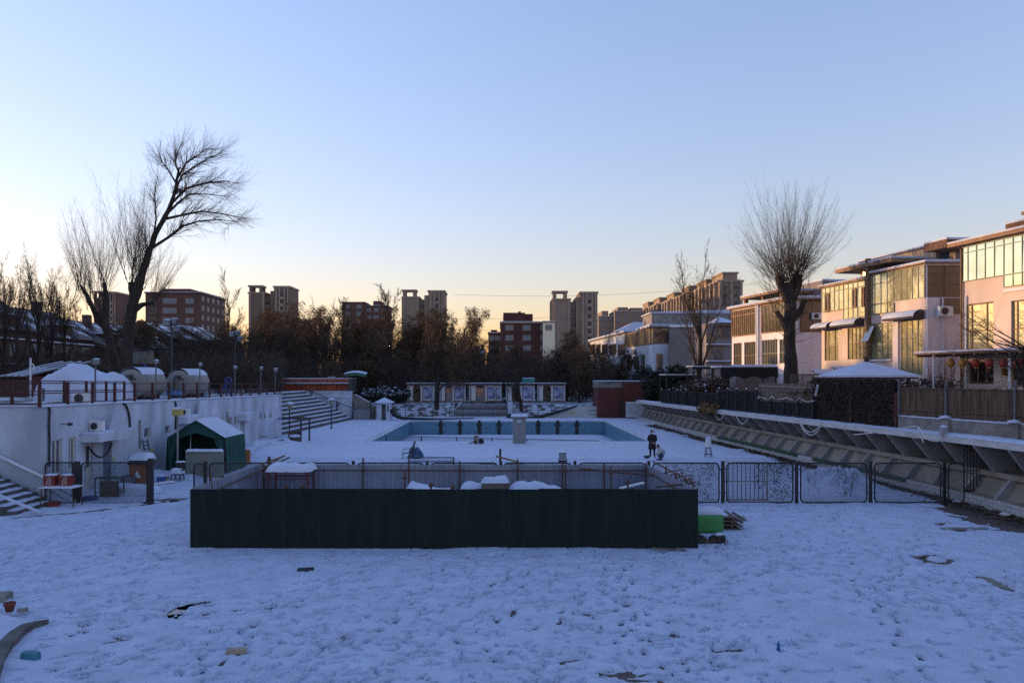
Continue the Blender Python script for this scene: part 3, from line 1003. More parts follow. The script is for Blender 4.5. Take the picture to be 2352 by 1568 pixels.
def window(face, parent, h, cols=2, rows=1, depth=.16, frame=None, glass=None, fw=.05, name='window', tilt=.006, rowfr=None, colfr=None, proud=0.0):
    """a window: frame with mullions, each pane its own sub-part; sits depth behind the wall face (or proud of it)"""
    a0, a1, z0, z1 = h
    m = MB()
    n0, n1 = -depth, -depth + .07 + proud
    cf = colfr or [k / cols for k in range(cols + 1)]
    rf = rowfr or [k / rows for k in range(rows + 1)]
    for k, t in enumerate(cf):
        a = a0 + (a1 - a0) * t
        lo, hi = (a, a + fw) if k == 0 else ((a - fw, a) if k == len(cf) - 1 else (a - fw / 2, a + fw / 2))
        face.box(m, lo, hi, n0, n1, z0, z1)
    for k, t in enumerate(rf):
        z = z0 + (z1 - z0) * t
        lo, hi = (z, z + fw) if k == 0 else ((z - fw, z) if k == len(rf) - 1 else (z - fw / 2, z + fw / 2))
        face.box(m, a0 + .002, a1 - .002, n0 + .003, n1 - .004, lo, hi)
    w = m.obj(name, frame or white_paint, parent)
    for i in range(len(cf) - 1):
        for j in range(len(rf) - 1):
            p0, p1 = a0 + (a1 - a0) * cf[i] + fw * .4, a0 + (a1 - a0) * cf[i + 1] - fw * .4
            q0, q1 = z0 + (z1 - z0) * rf[j] + fw * .4, z0 + (z1 - z0) * rf[j + 1] - fw * .4
            t1, t2 = R.uniform(-tilt, tilt), R.uniform(-tilt, tilt)
            nn = n0 + .03
            W_, H_ = (p1 - p0), (q1 - q0)
            MB().raw([face.pt(p0, nn - t1 * W_ / 2 - t2 * H_ / 2, q0), face.pt(p1, nn + t1 * W_ / 2 - t2 * H_ / 2, q0), face.pt(p1, nn + t1 * W_ / 2 + t2 * H_ / 2, q1), face.pt(p0, nn - t1 * W_ / 2 + t2 * H_ / 2, q1),
                      face.pt(p0, n0 - .01, q0), face.pt(p1, n0 - .01, q0), face.pt(p1, n0 - .01, q1), face.pt(p0, n0 - .01, q1)],
                     [(0, 1, 2, 3), (7, 6, 5, 4), (0, 4, 5, 1), (1, 5, 6, 2), (2, 6, 7, 3), (3, 7, 4, 0)]).obj('pane', glass or win_dark, w)
    return w


def ac_unit(lab, p, rz=0.0, s=1.0, group=None):
    """outdoor air conditioner box with a fan grille; p is the base centre, the fan looks to local -y"""
    t = thing('air_conditioner', lab, 'air conditioner', p, group)
    W, D, H = .84 * s, .32 * s, .58 * s
    MB().cbox(p, W, D, H, 0, .02).obj('case', white_paint, t)
    c = (p[0] - .1 * s, p[1] - D / 2, p[2] + H / 2)
    MB().loft([[(c[0] + r * math.cos(a), c[1] - y, c[2] + r * math.sin(a)) for a in [k * math.pi / 9 for k in range(18)]] for r, y in ((.23 * s, .0), (.23 * s, .02), (.20 * s, .022), (.20 * s, .004))], cap=False).obj('fan_ring', grey_metal, t)
    MB().loft([[(c[0] + r * math.cos(a), c[1] - .006, c[2] + r * math.sin(a)) for a in [k * math.pi / 9 for k in range(18)]] for r in (.2 * s, .001)], cap=False).obj('fan_opening', black_plastic, t)
    for k in range(4):
        MB().box(c[0] - .2 * s, c[0] + .2 * s, c[1] - .016, c[1] - .010, c[2] - .12 * s + k * .08 * s, c[2] - .11 * s + k * .08 * s).obj('grille_bar', grey_metal, t)
    t.rotation_euler = (0, 0, rz)
    return t


# ================================================================== white poolside building, left
WX = -18.05
LW = Face((WX, 29.4), (0, 1), (1, 0))
LF = Face((WX, 29.4), (-1, 0), (0, -1))
bld = thing('poolside_building', 'long white flat roofed building along the left side of the yard', 'building', (WX, 45, 0))
wins = [(119.5, 1008.6, 143, 1089.7), (158, 1004.5, 174, 1076), (194, 1018, 214, 1140), (237, 1012, 257, 1138), (331, 982.6, 345, 1004.5), (379, 977, 391.5, 996), (505, 960, 511.5, 975), (525, 957.8, 532, 977), (538, 956.5, 545, 974), (524.5, 958, 532, 976)]
wins = wins[:7] + [(525, 957.8, 532, 977), (538, 956.5, 545, 974), (552, 968, 562, 1012), (596, 950, 601, 962), (606, 950, 611, 962), (619, 948, 624, 960)]
holes = [LW.rect(*w) for w in wins]
for k in (2, 3, 9):
    holes[k] = (holes[k][0], holes[k][1], .06, holes[k][3])
mb = MB()
holed_wall(mb, LW, 0, 31.6, 0, lambda a: left_z(29.4 + a), holes)
holed_wall(mb, LF, 0, 22, 0, 3.84, [])
mb.raw([(WX - .0, 61, 0), (-24, 61, 0), (-24, 61, left_z(61)), (WX, 61, left_z(61))], [(0, 1, 2, 3)])
mb.raw([(WX - .02, 29.42, 3.835), (WX - .02, 60.98, left_z(61) - .005), (-19.6, 60.98, left_z(61) - .005), (-19.6, 29.42, 3.835)], [(0, 1, 2, 3)])
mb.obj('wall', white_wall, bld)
m1 = MB()
for k in range(12):
    a, b = 29.4 + 31.6 * k / 12, 29.4 + 31.6 * (k + 1) / 12
    m1.loft([[(WX + .06, y, left_z(y) + .002), (-20.0, y, left_z(y) + .002), (-20.0, y, left_z(y) + .07), (WX + .03, y, left_z(y) + .07 + R.uniform(-.01, .01))] for y in (a, b)])
m1.box(-40, WX + .05, 29.34, 29.9, 3.842, 3.91)
m1.obj('roof_snow', snow_soft, bld, True)
frame_w = mat('window_frame', (.50, .50, .48), .6, .1, 3)
pane_l = glass_mat('poolside_glass', (.06, .075, .10), .12)
for k, h in enumerate(holes):
    if k in (2, 3, 9):
        dm = [mat('cream_door', (.42, .43, .42), .6), mat('blue_door', (.13, .16, .22), .6), mat('grey_door', (.3, .32, .33), .6)][(2, 3, 9).index(k)]
        d = MB()
        LW.box(d, h[0] + .01, h[1] - .01, -.14, -.08, h[2], h[3] - .01)
        dr = d.obj('door', dm, bld)
        hd = MB()
        LW.box(hd, h[0] + .1, h[0] + .14, -.08, -.03, 1.0, 1.16)
        hd.obj('handle', steel_dark, dr)
        if k == 2:
            g_ = MB()
            LW.box(g_, h[0] + .25, h[1] - .2, -.079, -.07, 1.1, 2.0)
            g_.obj('glass', pane_l, dr)
    else:
        window(LW, bld, h, 2 if k < 2 else 1, 1, .14, frame_w, pane_l, .06 if k < 2 else .04)


def canopy(u0, uo, u1, vt, vb, fin=True):
    Y0 = F * -WX / (CX - u0)
    X1 = (uo - CX) / F * Y0
    Y1 = F * -X1 / (CX - u1)
    z1, z0 = zv(vt, Y0), zv(vb, Y0)
    c = MB().box(WX + .004, X1, Y0, Y1, z0, z1).obj('door_canopy', white_wall, bld)
    MB().cbox(((WX + X1) / 2, (Y0 + Y1) / 2, z1 + .002), X1 - WX - .02, Y1 - Y0 - .02, .07, 0, .03).obj('snow_cap', snow_soft, c, True)
    if fin:
        ym = Y0 + (Y1 - Y0) * .62
        q = MB()
        q.loft([[(X1 - .34, ym - h * .5, z), (X1 + .05, ym - h * .5, z), (X1 + .05, ym + h * .5, z), (X1 - .34, ym + h * .5, z)] for h, z in ((1.15, z0 - .02), (1.05, z1 + .05), (.22, z1 + .85))])
        q.obj('fin', white_wall, bld)
    return X1, Y0, Y1, z1


c1 = canopy(184, 229, 310, 996, 1015.5)
c2 = canopy(402, 430, 500, 958, 973)
c3 = canopy(545, 566, 588, 950, 966, False)
ac_unit('white air conditioner on the first canopy of the white building', (WX + .32, c1[1] + .75, c1[3] + .08), 0, .72)
ac_unit('small air conditioner on the second canopy behind the yellow lamp', (WX + .32, c2[1] + .6, c2[3] + .08), 0, .62)
# cables and hoses on the wall
def wall_curve(name, lab, cat, pts, r, m, out=.06):
    P = [add(LW.pt(*(lambda q: (q[0], out, q[1]))(LW.uv(u, v))), (0, 0, 0)) for u, v in pts]
    tag(settle(MB().tube(smooth(P), r, 6).obj(name, m)), lab, cat)
wall_curve('black_hose', 'thick black hose curving down the white wall from the roof', 'hose', [(281, 926), (287, 931), (292, 945), (295, 962), (296, 984)], .05, black_plastic)
wall_curve('drain_cable', 'dark cable bundle running down the near corner of the white building', 'cable', [(108.5, 935), (111, 945), (109.5, 975), (110.5, 1010), (110, 1040), (110.5, 1070)], .045, black_plastic)
wall_curve('black_hose', 'sagging black hose looped below the first door canopy', 'hose', [(186, 1024), (195, 1036), (207, 1047), (220, 1049), (232, 1038), (242, 1018)], .045, black_plastic, .3)
wall_curve('drain_pipe', 'dark pipe on the white wall left of the green tent', 'pipe', [(400, 922), (402, 935), (401, 985)], .05, black_plastic)
wall_curve('drain_pipe', 'thin grey standpipe on the white wall above the orange bin', 'pipe', [(319, 964), (319, 1030)], .04, grey_metal)
wall_curve('drain_pipe', 'thin grey pipe between the far small windows of the white building', 'pipe', [(521, 945), (521, 976)], .05, grey_metal)
fl = at(126, 974, 30.2)
t = thing('wall_lamp', 'small dark floodlight on a bracket near the white building corner', 'lamp', (WX + .02, 30.4, fl[2]))
MB().bar((WX, 30.4, fl[2]), (WX + .35, 30.3, fl[2]), .03).obj('bracket', steel_dark, t)
MB().cbox((WX + .42, 30.3, fl[2] - .06), .18, .14, .12, .3, .02).obj('lamp_head', steel_dark, t)
# painted yellow-green marks and a blue drawing on the far wall bits
mk = MB()
for u, v, r in ((345, 1034, 2), (349, 1046, 2.5), (346, 1056, 2.5), (351, 1036, 2.2), (262, 1054, 2.2)):
    a, z = LW.uv(u, v)
    mk.raw([LW.pt(a + .14 * math.cos(q), .006, z + .12 * math.sin(q)) for q in [k * math.pi / 4 for k in range(8)]], [tuple(range(8))])
mk.obj('painted_flower', mat('yellow_green_paint', (.36, .42, .16), .8), bld, kind='stuff')
h = LW.rect(255, 1066, 266, 1106)
p_ = MB(); LW.box(p_, h[0], h[1], .004, .02, h[2], h[3])
p_.obj('poster', mat('blue_poster', (.16, .34, .48), .7, .5, 3, col2=(.45, .52, .55)), bld)
# stair flight at the near left corner
st = thing('outdoor_stairs', 'snow covered stairs beside the white wall at the left edge', 'stairs', (-20.2, 28.2, 0))
for k in range(8):
    x1 = -17.55 - .36 * k
    MB().box(-24, x1, 26.6, 29.2, .17 * k + .002 * k, .17 * (k + 1)).obj('step', concrete_dark, st)
    MB().cbox(((-24 + x1) / 2 - .02, 27.95, .17 * (k + 1) + .002), 24 + x1 - .06, 2.3, .05, 0, .02).obj('step_snow', snow_soft, st, True)
MB().tube([(-17.4, 29.3, .75), (-22.0, 29.3, 2.9)], .05, 6).obj('handrail', white_paint, st)
MB().tube([(-17.4, 29.3, .79), (-22.0, 29.3, 2.95)], .04, 6).obj('rail_snow', snow_soft, st)
MB().bar((-16.7, 26.9, .12), (-18.6, 26.7, 1.0), .16, .05).obj('ramp_plank', snow_soft, st)

# ---- things before the white building
tb = thing('folding_table', 'folding table with snow carrying two red boxes by the left gate', 'table', (xu(143, 28.6), 28.6, 0))
tx0, tx1 = xu(104, 28.6), xu(182, 28.6)
MB().box(tx0, tx1, 28.2, 28.9, .80, .83).obj('table_top', white_paint, tb)
MB().cbox(((tx0 + tx1) / 2, 28.55, .832), tx1 - tx0 - .04, .64, .035, 0, .015).obj('snow_cap', snow_soft, tb, True)
for x, s in ((tx0 + .05, 1), (tx1 - .05, -1)):
    for y in (28.25, 28.85):
        MB().tube([(x - s * .03, y, 0), (x + s * .02, y, .8)], .018, 6).obj('leg', rust, tb)
for y in (28.27, 28.83):
    MB().tube([(tx0 + .25, y, .78), (tx1 - .25, y, .3)], .015, 5).obj('brace', rust, tb)
MB().bar((tx0, 28.5, .22), (tx1, 28.5, .22), .03).obj('shelf_bar', rust, tb)
red_box = mat('red_box_paint', (.17, .028, .024), .6, .15, 4)


def red_crate(lab, u, Y, z, s=1.0, text=True):
    x = xu(u, Y)
    t = thing('red_box', lab, 'box', (x, Y, z))
    MB().loft([[(x - w, Y - d, zz), (x + w, Y - d, zz), (x + w, Y + d, zz), (x - w, Y + d, zz)] for w, d, zz in ((.26 * s, .2 * s, z), (.29 * s, .22 * s, z + .5 * s))]).obj('body', red_box, t)
    MB().cbox((x, Y, z + .502 * s), .56 * s, .42 * s, .05, 0, .02).obj('snow_cap', snow_soft, t, True)
    if text:
        wm = mat('sign_white', (.55, .45, .45), .7)
        yy = Y - .218 * s
        def st_(pts, z0):                       # brush strokes of one character, on the front of the box
            m = MB()
            for (a, b, c, d) in pts:
                m.bar((x + a * .1, yy - .012, z0 + b * .1), (x + c * .1, yy - .012, z0 + d * .1), .018, .006)
            m.obj('lettering', wm, t)
        st_([(-.8, .8, -.6, .5), (-.9, .2, -.6, -.1), (-.9, -.9, -.5, -.3), (.3, 1, .3, .4), (-.2, .8, 0, .5), (.8, .8, .6, .5), (-.2, .3, -.2, -.9), (-.2, .3, .8, .3), (.8, .3, .8, -.9), (-.2, -.1, .8, -.1), (-.2, -.5, .8, -.5)], z + .34 * s)
        st_([(-.8, 1, -.8, -1), (-.8, .9, -.3, .8), (-.3, .8, -.5, .3), (-.5, .2, -.4, -.3), (.4, 1, .5, .7), (-.1, .6, 1, .6), (.3, .6, .2, -.2), (.2, -.2, -.2, -.9), (.3, .1, .8, .1), (.8, .1, .7, -.8)], z + .13 * s)
    return t


red_crate('red fire box, the left one of two on the folding table', 118, 28.55, .87, .78)
red_crate('red fire box, the right one of two on the folding table', 154, 28.55, .87, .78)
small('red_can', 'small red can under the folding table', 'can', MB().cbox((xu(123, 28.7), 28.7, .02), .42, .3, .2, .2, .03), red_box)
bc = thing('work_bench', 'black steel bench frame in front of the blue door of the white building', 'bench', (xu(250, 30.6), 30.6, 0))
bx0, bx1 = xu(222, 30.6), xu(278, 30.6)
MB().box(bx0, bx1, 30.4, 30.9, .86, .90).obj('top', steel_dark, bc)
for x in (bx0 + .03, bx1 - .03):
    for y in (30.42, 30.88):
        MB().bar((x, y, .02), (x, y, .86), .04).obj('leg', steel_dark, bc)
for y in (30.42, 30.88):
    MB().bar((bx0, y, .30), (bx1, y, .30), .03).obj('rail', steel_dark, bc)
small('cardboard_sheet', 'brown board standing under the black bench', 'board', MB().box(bx0 + .12, bx1 - .12, 30.6, 30.66, .03, .72), mat('brown_board', (.12, .085, .06), .85))
gtub = gnd(290, 1085)
small('grey_tub', 'grey plastic tub on the snow beside the bench', 'tub', MB().lathe((xu(294, 33.5), 33.5, .05), [(.28, 0), (.34, .5), (.36, .52), (.32, .5), (.26, .08)], 16), mat('grey_tub', (.12, .13, .15), .6))
small('blue_tub', 'small blue tub by the left gate leaf', 'tub', MB().cbox((xu(207, 29.8), 29.8, .06), .5, .34, .2, .1, .05), mat('blue_tub', (.03, .07, .2), .5))
# orange bin with snow
ob = thing('waste_bin', 'orange waste bin with black lid under thick snow by the white building', 'bin', (xu(325, 34), 34, 0))
ox = xu(325, 34)
orange = mat('orange_plastic', (.26, .075, .02), .55, .2, 3)
MB().loft([[(ox - w, 34 - d, z), (ox + w, 34 - d, z), (ox + w, 34 + d, z), (ox - w, 34 + d, z)] for w, d, z in ((.32, .32, .12), (.40, .38, 1.05))]).obj('body', orange, ob)
MB().cbox((ox, 34, 1.06), .92, .86, .2, 0, .08).obj('lid', black_plastic, ob, True)
MB().cbox((ox, 34, 1.262), .95, .88, .24, 0, .11).obj('snow_cap', snow_soft, ob, True)
MB().raw([(ox - .18, 33.62, .45), (ox + .16, 33.62, .45), (ox - .02, 33.60, .8)], [(0, 1, 2)]).obj('label', white_paint, ob)
for s in (-1, 1):
    MB().tube([(ox + s * .36, 33.7, .11), (ox + s * .30, 33.7, .11)], .11, 10).obj('wheel', black_plastic, ob)
# folded ladder behind the bin
ld = thing('step_ladder', 'short dark ladder leaning on the white wall behind the bin', 'ladder', (WX + .3, 37, .05))
p0, p1 = at(334, 1030, 36.6), at(327, 1008, 36.8)
for du in (0, 12):
    MB().bar(at(332 + du, 1034, 36.4), at(326 + du, 1009, 36.8), .05).obj('rail', steel_dark, ld)
for v in (1014, 1022, 1030):
    MB().bar(at(328 + (v - 1010) * .25, v, 36.6), at(340 + (v - 1010) * .25, v, 36.6), .04).obj('rung', steel_dark, ld)

# lamp post with a yellow head
def lamp_post(name, lab, u, vbase, vtop, head='yellow', Y=None, z0=0.0):
    Y = Y or F * (EYE - z0) / (vbase - CY)
    x = xu(u, Y)
    zt = zv(vtop, Y)
    t = thing(name, lab, 'lamp post', (x, Y, z0))
    MB().tube([(x, Y, z0), (x, Y, zt - .3)], .055, 8).obj('pole', grey_metal if head == 'yellow' else steel_dark, t)
    if head == 'yellow':
        MB().cbox((x, Y, zt - .30), .46, .40, .34, 0, .06).obj('lamp_head', mat('yellow_lamp', (.40, .33, .10), .5, .1, 3), t)
        MB().cbox((x, Y, zt + .042), .42, .36, .06, 0, .03).obj('snow_cap', snow_soft, t, True)
    else:
        MB().lathe((x, Y, zt - .62), [(.06, 0), (.10, .05), (.26, .36), (.28, .42)], 12).obj('lamp_shade', mat('pale_lantern', (.26, .24, .18), .5, .2, 4), t, True)
        MB().lathe((x, Y, zt - .198), [(.36, 0), (.34, .1), (.2, .2), (.02, .24)], 12).obj('snow_cap', snow_soft, t, True)
        MB().lathe((x, Y, z0), [(.16, 0), (.13, .12), (.06, .2)], 10).obj('foot', steel_dark, t)
    return t
lamp_post('street_lamp', 'lamp post with a square yellow head before the green tent', 408, 1063, 940, Y=36.9)
lamp_post('street_lamp', 'black lantern post with snowy cone top near the foot of the steps', 665, 1004, 923, 'cone')
lamp_post('street_lamp', 'black lantern post with snowy cone top halfway along the steps', 761, 985, 914, 'cone')

# ---- green canvas tent
tg = mat('green_canvas', (.012, .062, .056), .75, .25, 1.5, .3, 8, spec=.3)
ty0, ty1 = 38.0, 40.9
tx0, tx1 = xu(384, ty0), xu(517, ty0)
tm = (tx0 + tx1) / 2
ze, zr = zv(1006, ty0), zv(966, ty0)
tent = thing('canvas_tent', 'green canvas carport tent with snow on its pitched roof', 'tent', (tm, 43, 0))
def skin(poly_f, dy=ty1 - ty0):
    return [tuple(p) for p in poly_f]
def tent_side(x, s):
    def fn(a, b):
        y = ty0 + a * (ty1 - ty0)
        sag = .07 * math.sin(a * math.pi * 4) ** 2
        return (x - s * sag * math.sin(b * math.pi) + s * .1 * (1 - b), y, .03 + (ze - .03) * b)
    return MB().grid(fn, 16, 6)
tent_side(tx0, -1).obj('side_sheet', tg, tent, True)
tent_side(tx1, 1).obj('side_sheet', tg, tent, True)
for s, xe in ((-1, tx0), (1, tx1)):
    r = MB().grid(lambda a, b, xe=xe: (xe + (tm - xe) * b, ty0 - .06 + a * (ty1 - ty0 + .12), ze + (zr - ze) * b - .05 * math.sin(b * math.pi) * math.sin(a * math.pi * 3) ** 2), 14, 6).obj('roof_sheet', tg, tent, True)
    MB().grid(lambda a, b, xe=xe: (xe + (tm - xe) * b, ty0 - .02 + a * (ty1 - ty0 + .04), ze + (zr - ze) * b + .03 + .06 * min(1, 6 * b, 6 * a, 6 * (1 - a))), 14, 6).obj('roof_snow', snow_soft, tent, True)
MB().raw([(tx0, ty0, ze), (tx1, ty0, ze), (tm, ty0, zr), (tx0, ty0, ze - .02), (tx0 + .45, ty0, ze - .06), (tm, ty0, zr - .62), (tx1 - .45, ty0, ze - .06), (tx1, ty0, ze - .02)], [(0, 3, 4, 5, 2), (1, 2, 5, 6, 7)]).obj('gable_flap', tg, tent)
for s, x in ((1, tx0), (-1, tx1)):
    MB().grid(lambda a, b: (x + s * (.05 + a * (.16 + .34 * b ** 2)), ty0 - .02 + .05 * math.sin(a * 9), .04 + b * (ze - .1)), 6, 8).obj('curtain', tg, tent, True)
MB().raw([(tx0, ty1, .03), (tx1, ty1, .03), (tx1, ty1, ze), (tm, ty1, zr), (tx0, ty1, ze)], [(0, 1, 2, 3, 4)]).obj('back_sheet', tg, tent)
for x in (tx0 + .05, tx1 - .05):
    for y in (ty0 + .05, (ty0 + ty1) / 2, ty1 - .05):
        MB().tube([(x, y, 0), (x, y, ze)], .025, 6).obj('pole', steel_dark, tent)
# board before the tent
bd = thing('panel_board', 'large pale olive board with rounded corners and snow on top before the tent', 'board', (xu(469, 36.5), 36.5, 0))
b0, b1 = xu(425, 36.5), xu(513, 36.5)
zt = zv(1036, 36.5)
MB().cbox(((b0 + b1) / 2, 36.55, .03), b1 - b0, .12, zt - .03, 0, .04).obj('panel', mat('olive_board', (.17, .18, .15), .7, .1, 2), bd)
MB().cbox(((b0 + b1) / 2, 36.55, zt + .002), b1 - b0 - .05, .3, .12, 0, .06).obj('snow_cap', snow_soft, bd, True)
for x in (b0 + .2, b1 - .2):
    MB().bar((x, 36.62, .03), (x, 37.2, .03), .06).obj('foot', steel_dark, bd)
# plastic chair under snow
ch = thing('plastic_chair', 'dark chair filled with snow in front of the tent', 'chair', (xu(410, 35.2), 35.2, 0))
cx = xu(410, 35.2)
MB().cbox((cx, 35.1, .42), .52, .5, .05, .2, .02).obj('seat', black_plastic, ch)
MB().cbox((cx + .02, 35.4, .46), .46, .06, .5, .2, .03).obj('backrest', black_plastic, ch)
for sx in (-.2, .2):
    for sy in (-.2, .2):
        MB().bar((cx + sx * 1.1, 35.1 + sy * 1.1, .03), (cx + sx, 35.1 + sy, .42), .04).obj('leg', black_plastic, ch)
    MB().bar((cx + sx * 1.25, 34.9, .62), (cx + sx * 1.25, 35.35, .66), .05).obj('armrest', black_plastic, ch)
lump(cx, 35.12, .25, .25, .28, 75, .46).obj('snow_cushion', snow_soft, ch, True)
MB().cbox((cx + .02, 35.4, .962), .46, .12, .07, .2, .03).obj('snow_cap', snow_soft, ch, True)
small('orange_barrel', 'orange drum standing at the right foot of the tent', 'drum', MB().lathe((xu(563, 42.0), 42.0, .03), [(.27, 0), (.29, .04), (.28, .4), (.29, .44), (.28, .8), (.29, .84), (.25, .86)], 16), orange)
for lab, u, Y, m_, s in (('blue crate on the snow beside the orange bin', 371, 35.0, mat('blue_crate', (.03, .09, .28), .5), .36), ('yellow crate on the snow beside the blue crate', 381, 35.3, mat('yellow_crate', (.36, .25, .04), .5), .3)):
    t = thing('plastic_crate', lab, 'crate', (xu(u, Y), Y, .05))
    MB().cbox((xu(u, Y), Y, .06), s, s, s * .8, .3, .03).obj('body', m_, t)
    MB().cbox((xu(u, Y), Y, .06 + s * .8), s * .96, s * .96, .07, .3, .03).obj('snow_cap', snow_soft, t, True)
small('white_plank', 'pale plank lying on the snow near the plastic crates', 'plank', MB().bar((xu(352, 33.9), 33.9, .12), (xu(398, 34.6), 34.6, .16), .22, .06), white_paint)
pl_ = thing('pallet_pile', 'low snow covered pile of boards behind the left gate', 'boards', (xu(300, 31.4), 31.4, 0))
for k in range(4):
    MB().bar((xu(262, 31.2) , 30.9 + k * .25, .12 + .03 * k), (xu(335, 31.6), 31.5 + k * .2, .34 + .05 * k), .2, .05).obj('plank', wood_grey, pl_)
lump(xu(300, 31.3), 31.35, 1.1, .5, .42, 76, .1).obj('snow_cover', snow_soft, pl_, True)
# green leafy clumps poking from the snow bank
for k, (u, v) in enumerate(((607, 1021), (616, 1040), (648, 1030), (632, 1024), (562, 1058))):
    g = gnd(u, v)
    rr = random.Random(90 + k)
    m = MB()
    for j in range(14):
        a, l, e = rr.uniform(0, 6.28), rr.uniform(.12, .26), rr.uniform(.1, .8)
        dx, dy, dz = math.cos(a) * math.cos(e), math.sin(a) * math.cos(e), math.sin(e)
        b = (g[0] + rr.uniform(-.25, .25), g[1] + rr.uniform(-.2, .2), .3 + .25 * (k != 4))
        q = add(b, mul((dx, dy, dz), l))
        m.raw([add(b, (-dy * .04, dx * .04, 0)), add(b, (dy * .04, -dx * .04, 0)), add(q, (dy * .03, -dx * .03, 0)), add(q, (-dy * .03, dx * .03, 0))], [(0, 1, 2, 3)])
    tag(settle(m.obj('leafy_plant', mat('winter_leaf', (.02, .045, .02), .7), kind='stuff')), 'dark green leaf clump poking from the snow bank by the steps' if k != 4 else 'dark green leaf clump at the right foot of the tent', 'plant', 'leaf clumps in the snow bank')

# ---- red railing along the roof edge
rail_red = mat('dark_red_rail', (.055, .014, .014), .6, .25, 4)
rr_ = thing('roof_railing', 'dark red steel railing along the roof edge of the white building', 'railing', (WX - .25, 45, 3.7))
ys_ = [29.3 + 1.9 * k for k in range(17)]
RXX = WX - .2
for y in ys_:
    MB().box(RXX - .05, RXX + .05, y - .05, y + .05, left_z(y) + .01, left_z(y) + 1.0).obj('post', rail_red, rr_)
for k in range(16):
    a, b = ys_[k] + .05, ys_[k + 1] - .05
    for dz in (.95, .55, .14):
        MB().bar((RXX, a, left_z(a) + dz), (RXX, b, left_z(b) + dz), .045).obj('rail', rail_red, rr_)
r2 = thing('roof_railing', 'dark red mesh railing across the near end of the white roof', 'railing', (-21, 29.35, 3.84))
xs_ = [RXX - 1.9 * k for k in range(1, 6)]
for x in xs_:
    MB().box(x - .05, x + .05, 29.3, 29.4, 3.85, 4.84).obj('post', rail_red, r2)
for dz in (.95, .5, .12):
    MB().bar((RXX - .06, 29.35, 3.84 + dz), (xs_[-1], 29.35, 3.84 + dz), .045).obj('rail', rail_red, r2)
mb = MB()
k = 0
for x0_ in (RXX,) + tuple(xs_[:4]):
    for j in range(-11, 20):
        for sg in (1, -1):
            a0, a1 = max(0, j * .1), min(1.8, j * .1 + 1.0)
            if a1 - a0 > .05:
                za, zb = (a0 - j * .1, a1 - j * .1)
                if sg < 0: za, zb = 1 - za, 1 - zb
                mb.tube([(x0_ - a0, 29.36, 3.86 + za), (x0_ - a1, 29.36, 3.86 + zb)], .004, 3, cap=False)
mb.obj('wire_mesh', wire_mat, r2, kind='stuff')
snow_rail = thing('roof_railing', 'second dark red railing standing farther back on the white roof', 'railing', (-21.5, 36, 3.8))
for k in range(6):
    x, y = -20.6 - .02 * k, 31.2 + 1.9 * k
    MB().box(x - .05, x + .05, y - .05, y + .05, left_z(y), left_z(y) + 1.08).obj('post', rail_red, snow_rail)
MB().bar((-20.6, 31.2, left_z(31) + 1.05), (-20.7, 40.7, left_z(40.7) + 1.05), .05).obj('rail', rail_red, snow_rail)
MB().bar((-20.6, 31.2, left_z(31) + .6), (-20.7, 40.7, left_z(40.7) + .6), .05).obj('rail', rail_red, snow_rail)

# ---- things on the terrace behind
md = thing('tarp_mound', 'large white snow covered tarpaulin mound behind the red railing', 'mound', (xu(180, 41), 41.5, left_z(41)))
def mound(a, b):
    u = 93 + a * 176
    top = np.interp(u, [93, 97, 110, 128, 142, 155, 168, 182, 200, 215, 232, 238, 252, 263, 269], [918, 866, 852, 846, 838, 834, 837, 846, 853, 857, 862, 857, 863, 874, 918])
    x = xu(u, 41)
    zt = zv(top, 41)
    zb = left_z(41) - .05
    ph = b * math.pi
    k = math.sin(ph) ** .42
    dn = .22 * float(fbm(x * 1.5, b * 4, .8, 88, 4))
    return (x, 41.2 + 1.5 * (1 - math.cos(ph)) - .9, zb + max(0, zt - zb) * k + dn * k)
MB().grid(mound, 60, 16).obj('tarpaulin', snow_soft, md, True)
for k, (u, Y) in enumerate(((100, 40.3), (262, 40.3))):
    MB().tube([(xu(u, Y), Y, 3.7), (xu(u, Y), Y, 4.4)], .05, 6).obj('stake', steel_dark, md)
ac_unit('grey air conditioner standing on the terrace behind the red railing', (xu(190, 33.5), 33.5, left_z(33.5)), 0, .95)


